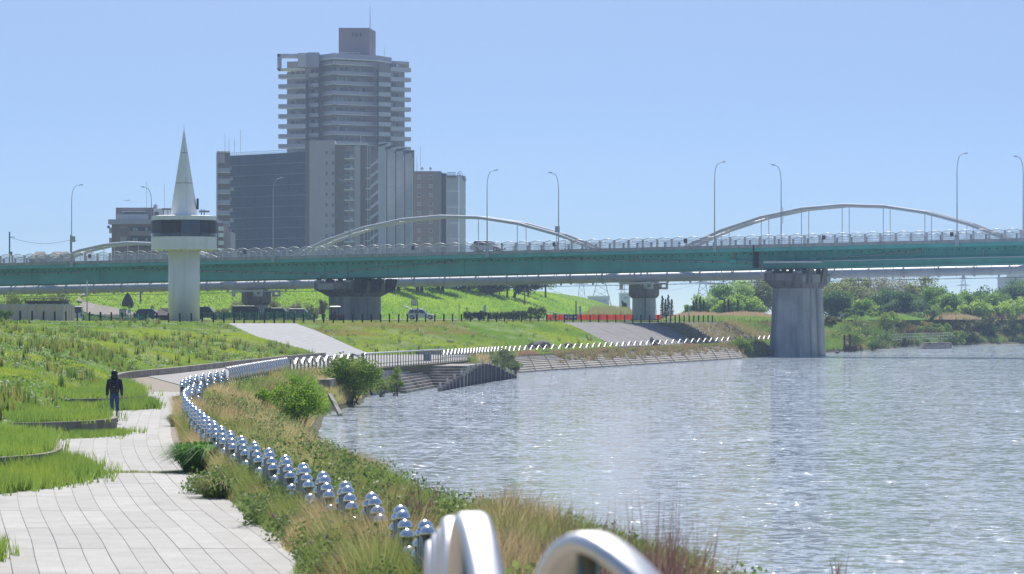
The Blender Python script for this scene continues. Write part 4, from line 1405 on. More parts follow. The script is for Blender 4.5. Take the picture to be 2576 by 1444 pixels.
for lab, poly, h in BEDS:
    pc = catmull([(*p, 0) for p in poly], 5)[:, :2]
    c = pc.mean(0)
    t = thing('planter_bed', lab, 'planter', (c[0], c[1], 0), group='raised planter beds along the walk')
    inner = [tuple(p + (c - p) / np.linalg.norm(c - p) * 0.24) for p in pc]
    mb = MB()
    n = len(pc)
    z0, z1 = 1.62, 1.7 + h
    vs = [(p[0], p[1], z0) for p in pc] + [(p[0], p[1], z1) for p in pc] + [(p[0], p[1], z1) for p in inner] + [(p[0], p[1], z0) for p in inner]
    fs = []
    for i in range(n):
        k = (i + 1) % n
        for L in range(3):
            fs.append((L * n + i, L * n + k, (L + 1) * n + k, (L + 1) * n + i))
    mb.add(vs, fs)
    mb.build('kerb', M['kerb'], t)
    sm = MB().prism([tuple(p) for p in inner], 1.64, z1 - 0.06)
    sm.build('soil', bed_soil, t)
    BED_TOP.append((inner, z1 - 0.06))

# ------------------------------------------------------------------ fence of domed steel posts
def dome_fence(label, line, group, phase=0.0):
    q, gd = resample(catmull([(*p, 0) for p in line], 10), 0.268)
    t = thing('dome_post_fence', label, 'fence', (q[0][0], q[0][1], 1.7))
    prof = [(0.094, -0.02), (0.098, 0.0), (0.094, 0.02), (0.083, 0.048), (0.063, 0.073), (0.039, 0.089), (0.016, 0.097), (0.002, 0.099)]
    cap_me = MB().lathe(prof, (0, 0, 0), 14).mesh('dome_cap', M['steel'], True)
    hs = np.round((0.71 + 0.28 * np.sin(2 * np.pi * np.arange(len(q)) / 11.0 + phase)) / 0.05) * 0.05
    post_by_h = {}
    for k, (p, h) in enumerate(zip(q, hs)):
        h = float(h)
        if h not in post_by_h:
            post_by_h[h] = MB().lathe([(0.072, -0.1), (0.072, h)], (0, 0, 0), 12).mesh('post', M['steel_post'], True)
        loc = (p[0] - q[0][0], p[1] - q[0][1], 0)
        po = link('post', post_by_h[h], t, loc)
        link('dome_cap', cap_me, po, (0, 0, h))
    return t


dome_fence('long curving fence of mushroom capped steel posts in the foreground', [(-1.0, 37.7), (-1.55, 41.7), (-2.04, 44.4), (-2.6, 47.6), (-3.7, 54), (-5, 61.5), (-6.4, 70), (-8.2, 83), (-10.1, 98), (-11.0, 108), (-11.15, 114)], None, 1.2)
dome_fence('short far stretch of mushroom capped steel posts where the fence bends right', [(-12.35, 119), (-12.75, 128), (-12.7, 142)], None, 0.5)

# posts with bright bent sleeves
q, gd = resample(catmull([(-12.7, 143, 0), (-12.6, 155, 0), (-12.25, 174, 0)], 10), 1.2)
t = thing('sleeve_post_fence', 'row of steel posts with shiny bent sleeves on the walk fence', 'fence', (q[0][0], q[0][1], 1.7))
sl_me = MB().tube([(0.05, 0, 0.52), (0.05, 0, 0.8), (0.02, 0, 1.0), (-0.06, 0, 1.1), (-0.2, 0, 1.12)], 0.055, 10).mesh('sleeve', M['steel_satin'], True)
po_me = MB().lathe([(0.036, -0.1), (0.036, 0.9)], (0, 0, 0), 10).mesh('post', M['steel_post'], True)
for p in q:
    o = link('post', po_me, t, (p[0] - q[0][0], p[1] - q[0][1], 0))
    link('sleeve', sl_me, o, (0, 0, 0), -0.35)


def wave_fence(label, line3, period, amp, top, band_w, band_h, post_r=0.035, low_bar=True, phase=0.0, post_div=2, smooth_n=10):
    """flat steel band waving along a 3D ground line, on posts"""
    base = catmull(line3, smooth_n) if len(line3) > 2 else np.array(line3, float)
    q, gd = resample(base, period / 28.0)
    L = np.arange(len(q)) * period / 28.0
    t = thing('wave_rail_fence', label, 'fence', tuple(q[0]))
    zz = top - amp + amp * np.cos(2 * np.pi * L / period + phase)
    pts = [(p[0], p[1], p[2] + z) for p, z in zip(q, zz)]
    mb = MB()
    rings = []
    pv_ = [Vector(p) for p in pts]
    for i, p in enumerate(pv_):
        d = (pv_[min(i + 1, len(pv_) - 1)] - pv_[max(i - 1, 0)]).normalized()
        sd = Vector((d.y, -d.x, 0)).normalized()
        up = sd.cross(d).normalized()
        w2, h2, r_ = band_w / 2, band_h / 2, band_h * 0.42
        ring = []
        for cx_, cy_, a0 in ((w2 - r_, h2 - r_, 0), (-w2 + r_, h2 - r_, 90), (-w2 + r_, -h2 + r_, 180), (w2 - r_, -h2 + r_, 270)):
            for a in (0, 45, 90):
                ring.append(p + sd * (cx_ + r_ * math.cos(R(a0 + a))) + up * (cy_ + r_ * math.sin(R(a0 + a))))
        rings.append(ring)
    mb.loft(rings)
    mb.build('wave_rail', M['steel_satin'] if band_w > 0.1 and period < 2 else M['silver'], t, smooth=True)
    st = max(1, 28 // post_div)
    for k in range(0, len(q), st):
        MB().tube([(q[k][0], q[k][1], q[k][2] - 0.15), (q[k][0], q[k][1], q[k][2] + zz[k] - band_h / 2)], post_r, 8).build('post', M['steel_post'], t, smooth=True)
    if low_bar:
        MB().tube([(p[0], p[1], p[2] + 0.38) for p in q[::14]], 0.022, 6).build('lower_bar', M['steel_post'], t)
    return t


wave_fence('wavy steel railing between the shiny sleeves and the gate', [(-12.2, 175, 1.7), (-11.6, 183, 1.7), (-10.1, 198, 1.69)], 2.9, 0.17, 1.08, 0.16, 0.05, 0.05)
f2 = [tuple(rail_at(RF, s)) for s in np.linspace(12.02, 17.4, 24)]
wave_fence('long wavy steel railing along the bank right of the gate', f2, 2.72, 0.22, 1.0, 0.11, 0.055, 0.03)
# near railing, out of focus at the bottom edge
wave_fence('blurred wavy steel railing right in front of the camera',
           [(0.74, 7.88, 3.62), (0.2, 8.3, 3.63), (-0.116, 9.6, 3.6), (-0.193, 11.0, 3.5), (-0.245, 12.4, 3.37), (-0.3, 13.8, 3.25), (-0.363, 15.2, 3.12), (-0.42, 16.2, 3.03)],
           1.40, 0.19, 1.025, 0.105, 0.055, 0.03, True, phase=-2 * math.pi * 0.69 / 1.40)

# gate and straight railing
t = thing('gate', 'plain steel gate with drooping top bar beside the wavy fence', 'gate', (-9.9, 199, 1.69))
ga, gb_ = Vector((-10.0, 199, 1.69)), Vector((-9.62, 205, 1.68))
MB().tube([ga + (gb_ - ga) * u + Vector((0, 0, 1.05 - 0.35 * (u * u * (3 - 2 * u)))) for u in np.linspace(0, 1, 9)], 0.06, 8).build('top_bar', M['steel_post'], t, smooth=True)
MB().tube([ga + Vector((0, 0, 0.35)), gb_ + Vector((0, 0, 0.35))], 0.03, 6).build('lower_bar', M['steel_post'], t)
for p in (ga, gb_):
    MB().bx(p.x - 0.09, p.x + 0.09, p.y - 0.09, p.y + 0.09, p.z - 0.1, p.z + 1.05).build('gate_post', M['steel_post'], t)
t = thing('bar_railing', 'straight upright bar railing with a small notice above the water steps', 'railing', (-9.6, 205.5, 1.68))
pa, pb = Vector((-9.6, 205.5, 1.68)), Vector((-5.0, 237.5, 1.6))
for k in range(32):
    p = pa + (pb - pa) * (k / 31)
    h = 1.28 if k % 8 == 4 else 0.98
    MB().tube([p - Vector((0, 0, 0.1)), p + Vector((0, 0, h))], 0.045 if k % 8 == 4 else 0.03, 6).build('bar', M['steel_post'], t)
MB().tube([pa + Vector((0, 0, 0.0)), pa + Vector((0, 0, 0.85)), pa + Vector((0.1, 0.4, 1.02)), pb + Vector((0, -0.3, 1.02)), pb + Vector((0, 0, 0.85)), pb], 0.045, 8).build('top_rail', M['steel_satin'], t, smooth=True)
MB().tube([pa + Vector((0, 0, 0.3)), pb + Vector((0, 0, 0.3))], 0.025, 6).build('lower_rail', M['steel_post'], t)
p = pa + (pb - pa) * 0.72
sg = MB().obox((p.x - 0.05, p.y - 0.3, p.z + 0.25), (0.5, -0.2, 0), (0.03, 0.03, 0), (0, 0, 0.62)).build('notice', mat('notice_grey', (0.36, 0.4, 0.42), 0.5), t)
for k in range(3):
    MB().obox((p.x + 0.02, p.y - 0.36, p.z + 0.4 + 0.13 * k), (0.34, -0.14, 0), (0.01, -0.01, 0), (0, 0, 0.035)).build('notice_text', mat('notice_ink', (0.12, 0.15, 0.17), 0.6), sg)

# ------------------------------------------------------------------ water steps with dark pile wall
M['step'] = mat('step_concrete', (0.38, 0.34, 0.30), 0.9, var=0.35, vscale=1.2, bump=0.01, bscale=12, rust=((0.11, 0.12, 0.06), 1.0, (1, 1, 1), 0.8))
M['pile'] = mat('pile_dark', (0.03, 0.03, 0.035), 0.85, var=0.3, vscale=2)
M['pile_edge'] = mat('pile_concrete', (0.3, 0.28, 0.25), 0.9, var=0.3, vscale=2)
t = thing('water_steps', 'terraced concrete steps going down into the water', 'steps', (-6, 228, 0))
pile_x = lambda Y: -4.9 + (Y - 216.5) * 0.104
for k in range(8):
    z = 1.47 - 0.185 * k
    Cx, Cy = -6.35 + 0.12 * k, 232.0 - 0.8 * k
    Rx = pile_x(Cy)
    Lx, Ly = Cx - 1.5, Cy - 15
    if k == 0:
        poly = [(Lx, Ly), (Cx, Cy), (Rx, Cy), (-2.2, 243), (-4.7, 241), (-9.7, 207.5), (-9.0, 205.5)]
    else:
        poly = [(Lx, Ly), (Cx, Cy), (Rx, Cy), (Rx + 0.1, Cy + 1.0), (Cx - 0.35, Cy + 1.0), (Lx - 0.4, Ly)]
    MB().prism(poly, -1.2, z).build('step', M['step'], t)
t = thing('pile_wall', 'stepped wall of dark upright piles beside the water steps', 'wall', (-2.5, 235, 0))
pl = catmull([(-4.9, 216.5, 0.25), (-3.7, 229, 0.85), (-2.5, 240, 1.42), (-1.7, 247, 1.35), (-0.6, 254, 0.7), (0.25, 262, 0.22)], 20)
q, gd = resample(pl, 2.2)
for k, p in enumerate(q):
    MB().bx(p[0] - 0.16, p[0] + 0.16, p[1] - 0.45, p[1] + 0.45, -1.2, p[2]).build('pile', M['pile_edge'], t)
    if k + 1 < len(q):
        r_ = q[k + 1]
        MB().loft([[(p[0] - 0.1, p[1] + 0.4, -1.2), (p[0] + 0.1, p[1] + 0.4, -1.2), (p[0] + 0.1, p[1] + 0.4, p[2] - 0.12), (p[0] - 0.1, p[1] + 0.4, p[2] - 0.12)],
                   [(r_[0] - 0.1, r_[1] - 0.4, -1.2), (r_[0] + 0.1, r_[1] - 0.4, -1.2), (r_[0] + 0.1, r_[1] - 0.4, p[2] - 0.12), (r_[0] - 0.1, r_[1] - 0.4, p[2] - 0.12)]]).build('dark_board', M['pile'], t)
    if k % 2 == 0:
        MB().tube([(p[0], p[1], p[2]), (p[0], p[1], p[2] + 0.34)], 0.07, 8).build('steel_stub', M['rail_paint'], t)
# slab landing and stub wall left of the steps
tag(MB().obox((-12.0, 176, 1.2), (1.9, 0.4, 0), (0.9, 18, 0), (0, 0, 0.42)).build('landing_slab', M['step']), 'grey concrete slab on the bank beside the round bush', 'slab')
for i, (x_, y_, dx, dy, lab) in enumerate(((-9.6, 166, 0.7, -2.4, 'sloping concrete beam running down the bank left of the round bush'),)):
    tag(MB().obox((x_, y_, 0.9), (dx, dy, -1.0), (0.15, 0.5, 0), (0, 0, 0.22)).build('sloping_beam', M['step']), lab, 'beam')

# ------------------------------------------------------------------ concrete revetments
M['revet'] = mat('revetment_concrete', (0.38, 0.34, 0.29), 0.95, var=0.3, vscale=0.7, bump=0.01, bscale=10, rust=((0.13, 0.12, 0.10), 0.9, (1, 1, 1), 0.7))
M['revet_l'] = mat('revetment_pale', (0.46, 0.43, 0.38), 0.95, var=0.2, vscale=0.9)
rv = tag(link('lower_revetment', None), 'stepped concrete revetment along the waterline', 'revetment', kind='structure')
NRR, NRS = 9, 15
for j in range(NRS):
    sa, sb = 13.05 + 3.1 * j / NRS, 13.05 + 3.1 * (j + 1) / NRS
    for i in range(NRR):
        ta, tb = -0.02 + 0.92 * i / NRR, -0.02 + 0.92 * (i + 1) / NRR
        e = 0.006
        P4 = [bank_at(sa + e, max(0, ta)), bank_at(sb - e, max(0, ta)), bank_at(sb - e, tb - 0.008), bank_at(sa + e, tb - 0.008)]
        zt_ = max(P4[2][2], P4[3][2]) + 0.06
        zl = P4[0][2] + 0.13
        bot = [(p[0], p[1], p[2] - 0.25) for p in P4]
        top = [(P4[0][0], P4[0][1], zl), (P4[1][0], P4[1][1], zl), (P4[2][0], P4[2][1], zt_), (P4[3][0], P4[3][1], zt_)]
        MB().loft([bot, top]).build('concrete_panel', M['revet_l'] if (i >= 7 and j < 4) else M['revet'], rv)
mb = MB()
mb.band([tuple(bank_at(s, 0.925) + np.array([0, 0, 0.05])) for s in np.linspace(13.0, 16.2, 40)], 0.4, 0.3)
mb.build('top_kerb', M['kerb'], rv)
ur = tag(link('upper_revetment', None), 'smooth concrete slope below the black bollards', 'revetment', kind='structure')
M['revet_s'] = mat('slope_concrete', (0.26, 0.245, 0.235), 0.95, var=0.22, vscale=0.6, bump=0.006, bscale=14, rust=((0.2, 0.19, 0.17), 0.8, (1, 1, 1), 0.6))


def solve_px(t, px, lo=13.5, hi=20.0):
    for _ in range(40):
        mid = (lo + hi) / 2
        if px_of(hill_at(mid, t))[0] < px:
            lo = mid
        else:
            hi = mid
    return lo


tops = [1412, 1470, 1530, 1590, 1640, 1687, 1714, 1770, 1830, 1900, 1980, 2060]
bots = [1560, 1610, 1660, 1705, 1745, 1786, 1812, 1855, 1900, 1960, 2030, 2100]
for c in range(len(tops) - 1):
    if c == 5:
        continue
    rings = []
    for t in np.linspace(0.0, 1.0, 8):
        xa = bots[c] + (tops[c] - bots[c]) * t
        xb = bots[c + 1] + (tops[c + 1] - bots[c + 1]) * t
        a, b_ = hill_at(solve_px(t, xa + 0.4), t), hill_at(solve_px(t, xb - 0.4), t)
        rings.append([(a[0], a[1], a[2] - 0.15), (b_[0], b_[1], b_[2] - 0.15), (b_[0], b_[1], b_[2] + 0.09), (a[0], a[1], a[2] + 0.09)])
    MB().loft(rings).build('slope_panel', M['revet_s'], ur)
for k in range(11):
    t0, t1 = k / 11, (k + 0.85) / 11
    xs = [bots[5] + (tops[5] - bots[5]) * t0, bots[6] + (tops[6] - bots[6]) * t0]
    a, b_ = hill_at(solve_px(t0, xs[0]), t0), hill_at(solve_px(t0, xs[1]), t0)
    a2, b2 = hill_at(solve_px(t1, xs[0] - 8), t1), hill_at(solve_px(t1, xs[1] - 8), t1)
    z = max(a2[2], b2[2]) + 0.08
    MB().loft([[(p[0], p[1], a[2] - 0.3) for p in (a, b_, b2, a2)], [(p[0], p[1], z) for p in (a, b_, b2, a2)]]).build('stair_step', M['step'], ur)

# ------------------------------------------------------------------ black bollards along the plaza edge
bo_me = MB().loft([[(-0.075, -0.075, -0.1), (0.075, -0.075, -0.1), (0.075, 0.075, -0.1), (-0.075, 0.075, -0.1)],
                   [(-0.075, -0.075, 1.03), (0.075, -0.075, 1.03), (0.075, 0.075, 1.03), (-0.075, 0.075, 1.03)],
                   [(-0.05, -0.05, 1.06), (0.05, -0.05, 1.06), (0.05, 0.05, 1.06), (-0.05, 0.05, 1.06)]]).mesh('bollard', mat('bollard_wood', (0.02, 0.018, 0.022), 0.75, var=0.3, vscale=3))
q, gd = resample(RP[int(8.0 * KS):int(17.0 * KS)], 0.1)
last = -9
cnt = {}
ordn = lambda n: '%d%s' % (n, 'th' if 10 < n % 100 < 14 else {1: 'st', 2: 'nd', 3: 'rd'}.get(n % 10, 'th'))
for k in range(0, len(q)):
    px, py = px_of(q[k])
    stepx = 29 - 0.006 * px if px < 1480 else (21 if px < 1685 else 11.2)
    if px - last < stepx or px < 44 or px > 1856:
        continue
    last = px + random.uniform(-1.0, 1.0)
    o = link('bollard', bo_me, None, (q[k][0], q[k][1] + 0.6, q[k][2]), random.uniform(-0.2, 0.2))
    o.rotation_euler = (random.uniform(-0.03, 0.03), random.uniform(-0.04, 0.04), random.uniform(-0.2, 0.2))
    row_ = ('left of the paved ramp', 'behind the ramp top', 'before the white car and hedge', 'on the concrete slope crest')[0 if px < 570 else (1 if px < 1000 else (2 if px < 1400 else 3))]
    cnt[row_] = cnt.get(row_, 0) + 1
    tag(o, 'black square bollard, %s from the left in the row %s' % (ordn(cnt[row_]), row_), 'bollard', 'bollards ' + row_)
# ------------------------------------------------------------------ grassy levee behind the bridge
TOE = [(-420, 380), (-200, 455), (-110, 490), (-45, 512), (-8, 548), (14, 640), (34, 860), (50, 1250), (90, 2400)]
CRE = [(-430, 415), (-210, 480), (-118, 511), (-55, 534), (-25, 575), (-4, 660), (14, 880), (30, 1250), (70, 2400)]
LT = catmull([(*p, 4.4) for p in TOE], 16)
LC = catmull([(*p, 10.5) for p in CRE], 16)
LV = 12


def lev(i, v):
    p = LT[i] + (LC[i] - LT[i]) * v
    p = p.copy()
    p[2] = 4.4 + 6.1 * (v * v * (3 - 2 * v) * 0.35 + 0.65 * v) + 0.35 * math.sin(math.pi * v) * (float(fbm(p[0] * 0.05 + 1, p[1] * 0.03)) - 0.5)
    return p


nl = len(LT)
mb = MB()
G = np.array([[lev(i, v / LV) for v in range(LV + 1)] for i in range(nl)])
for i in range(nl):
    for v in range(LV + 1):
        mb.v.append(tuple(G[i, v]))
    n_ = np.array([-(LC[i] - LT[i])[1], (LC[i] - LT[i])[0], 0])
    o2 = (LC[i] - LT[i])[:2]
    o2 = o2 / np.linalg.norm(o2)
    mb.v.append((LC[i][0] + o2[0] * 7, LC[i][1] + o2[1] * 7, 10.45))
    mb.v.append((LC[i][0] + o2[0] * 24, LC[i][1] + o2[1] * 24, 3.9))
W_ = LV + 3
for i in range(nl - 1):
    for v in range(W_ - 1):
        a = i * W_ + v
        mb.f.append((a, a + W_, a + W_ + 1, a + 1))
M['levee'] = mat('levee_turf', (0.27, 0.38, 0.04), 0.95, var=0.5, vscale=0.10, col2=(0.19, 0.3, 0.035), bump=0.25, bscale=1.6)
levee = tag(mb.build('levee_hill', M['levee'], None, True), 'long bright green grassy levee rising behind the bridge', 'levee', kind='structure')


def on_levee(px, py):
    """point of the levee slope seen at px, py"""
    best, bp = 1e9, None
    for i in range(16, nl - 1):
        for v in range(LV):
            a, b_, c, d = G[i, v], G[i + 1, v], G[i, v + 1], G[i + 1, v + 1]
            m_ = (a + b_ + c + d) / 4
            x, y = px_of(m_)
            if abs(x - px) > 140 or abs(y - py) > 30:
                continue
            for u in (0, 0.25, 0.5, 0.75, 1):
                for w in (0, 0.25, 0.5, 0.75, 1):
                    p = (a * (1 - u) + b_ * u) * (1 - w) + (c * (1 - u) + d * u) * w
                    x, y = px_of(p)
                    e = (x - px) ** 2 + 4 * (y - py) ** 2
                    if e < best:
                        best, bp = e, p
    return Vector(bp)


M['dirt_path'] = mat('dirt_path', (0.36, 0.30, 0.27), 0.95, var=0.2, vscale=0.3)


def levee_strip(name, label, up, lo):
    mb = MB()
    for a, b_ in zip(up, lo):
        p, q = on_levee(*a), on_levee(*b_)
        for k in range(4):
            r_ = p + (q - p) * (k / 3)
            mb.v.append((r_.x, r_.y - 0.25, r_.z + 0.22))
    for i in range(len(up) - 1):
        for k in range(3):
            a = i * 4 + k
            mb.f.append((a, a + 1, a + 5, a + 4))
    return tag(mb.build(name, M['dirt_path'], None, True), label, 'path', kind='structure')


levee_strip('slope_path', 'pinkish road sloping down the levee at left', [(205, 762), (250, 770), (300, 779), (345, 790), (375, 801)], [(190, 779), (225, 790), (262, 798), (300, 803), (330, 806)])
levee_strip('foot_path', 'narrow dirt path climbing the levee at left', [(243, 730), (215, 738), (197, 748), (197, 757), (205, 764)], [(252, 733), (225, 741), (206, 750), (206, 757), (217, 764)])

# ------------------------------------------------------------------ far pylons, wires and blocks
M['pylon'] = mat('pylon_steel', (0.3, 0.32, 0.36), 0.6)
M['pylon_red'] = mat('pylon_red', (0.42, 0.2, 0.18), 0.6)


def pylon(px, Y, top, wpx, label, red=False):
    x0, zt_ = X_(px, Y), Z_(top, Y)
    t = thing('power_pylon', label, 'pylon', (x0, Y, 4.0), group='far power pylons')
    w = wpx * Y / F / 2
    h = zt_ - 4
    prof = lambda u: w * (1 - u) ** 1.3 + 0.5
    m_ = M['pylon_red'] if red else M['pylon']
    n = 9
    for sx in (-1, 1):
        for sy in (-1, 1):
            MB().tube([(x0 + sx * prof(u), Y + sy * prof(u), 4 + h * u) for u in np.linspace(0, 1, n + 1)], 0.16, 4, False).build('leg', m_, t)
    for k in range(n):
        u0, u1 = k / n, (k + 1) / n
        p0, p1 = prof(u0), prof(u1)
        br = MB()
        for s_ in (-1, 1):
            br.tube([(x0 - p0, Y + s_ * p0, 4 + h * u0), (x0 + p1, Y + s_ * p1, 4 + h * u1)], 0.1, 3, False)
            br.tube([(x0 + p0, Y + s_ * p0, 4 + h * u0), (x0 - p1, Y + s_ * p1, 4 + h * u1)], 0.1, 3, False)
        br.build('lattice', m_, t)
    for u, a in ((0.62, 1.0), (0.76, 0.85), (0.9, 0.7)):
        L = (w * 0.9 + 2.5) * a
        MB().loft([[(x0 - L, Y - 0.1, 4 + h * u), (x0 - L, Y + 0.1, 4 + h * u), (x0 - L, Y + 0.1, 4 + h * u + 0.2), (x0 - L, Y - 0.1, 4 + h * u + 0.2)],
                   [(x0, Y - 0.3, 4 + h * u), (x0, Y + 0.3, 4 + h * u), (x0, Y + 0.3, 4 + h * u + 1.1), (x0, Y - 0.3, 4 + h * u + 1.1)],
                   [(x0 + L, Y - 0.1, 4 + h * u), (x0 + L, Y + 0.1, 4 + h * u), (x0 + L, Y + 0.1, 4 + h * u + 0.2), (x0 + L, Y - 0.1, 4 + h * u + 0.2)]]).build('crossarm', m_, t)
    return x0, Y, zt_


tops_ = []
for px, Y, top, w, lab, red in ((1463, 2500, 668, 26, 'slim far pylon just right of the levee trees', False), (1512, 2300, 655, 62, 'broad far pylon left of the pipe bridge pier', True),
                                (1567, 2600, 690, 20, 'thin far pylon beside the left of the pipe bridge pier', False), (1645, 3000, 715, 12, 'faint pylon just right of the pipe bridge pier', False),
                                (1768, 2300, 660, 40, 'far pylon above the trees left of the river pier', False), (1792, 2700, 668, 30, 'reddish far pylon above the trees left of the river pier', True),
                                (1812, 3000, 690, 24, 'faint rightmost pylon of the three left of the river pier', False), (2424, 2600, 672, 26, 'lone far pylon above the trees at right', False)):
    tops_.append(pylon(px, Y, top, w, lab, red))
for k in range(5):
    u = 0.62 + 0.09 * k
    pts_ = [(x, Y + 1, 4 + (z - 4) * u) for x, Y, z in (tops_[1], tops_[4], tops_[7])]
    mbw = MB()
    ln_ = []
    for a, b_ in zip(pts_[:-1], pts_[1:]):
        a, b_ = Vector(a), Vector(b_)
        ln_ += [a + (b_ - a) * t_ - Vector((0, 0, 7 * math.sin(math.pi * t_))) for t_ in np.linspace(0, 1, 14)[:-1]]
    ln_.append(Vector(pts_[-1]))
    mbw.tube(ln_, 0.09, 3, False)
    tag(mbw.build('power_line', M['pylon']), ('lowest', 'second lowest', 'middle', 'second highest', 'highest')[k] + ' thin power line strung between the far pylons', 'power line', 'power lines between far pylons')
M['far_block'] = mat('far_block', (0.42, 0.42, 0.43), 0.8)
for px0, px1, top, Y, lab in ((1482, 1532, 748, 2100, 'low far grey factory block on the horizon'), (1563, 1585, 740, 2000, 'small far square building left of the pipe bridge pier'), (2535, 2640, 700, 1900, 'pale far building at the right edge'), (2558, 2660, 686, 1950, 'taller pale far building behind, at the right edge')):
    t = thing('far_building', lab, 'building', (X_(px0, Y), Y, 4))
    MB().bx(X_(px0, Y), X_(px1, Y), Y, Y + 40, 3.9, Z_(top, Y)).build('wall', M['far_block'], t)
    MB().bx(X_(px0, Y) - 0.6, X_(px1, Y) + 0.6, Y - 0.6, Y + 40.6, Z_(top, Y) + 0.01, Z_(top, Y) + 1.0).build('roof_edge', M['b_slab'], t)
    for k in range(4):
        z = Z_(top, Y) - 3 - 4 * k
        if z > 6:
            MB().bx(X_(px0, Y) + 1.5, X_(px1, Y) - 1.5, Y - 0.1, Y + 0.2, z, z + 1.4).build('window_band', M['b_glass'], t)
# ------------------------------------------------------------------ vehicles
def GZ(Y, X=None):
    return 4.44


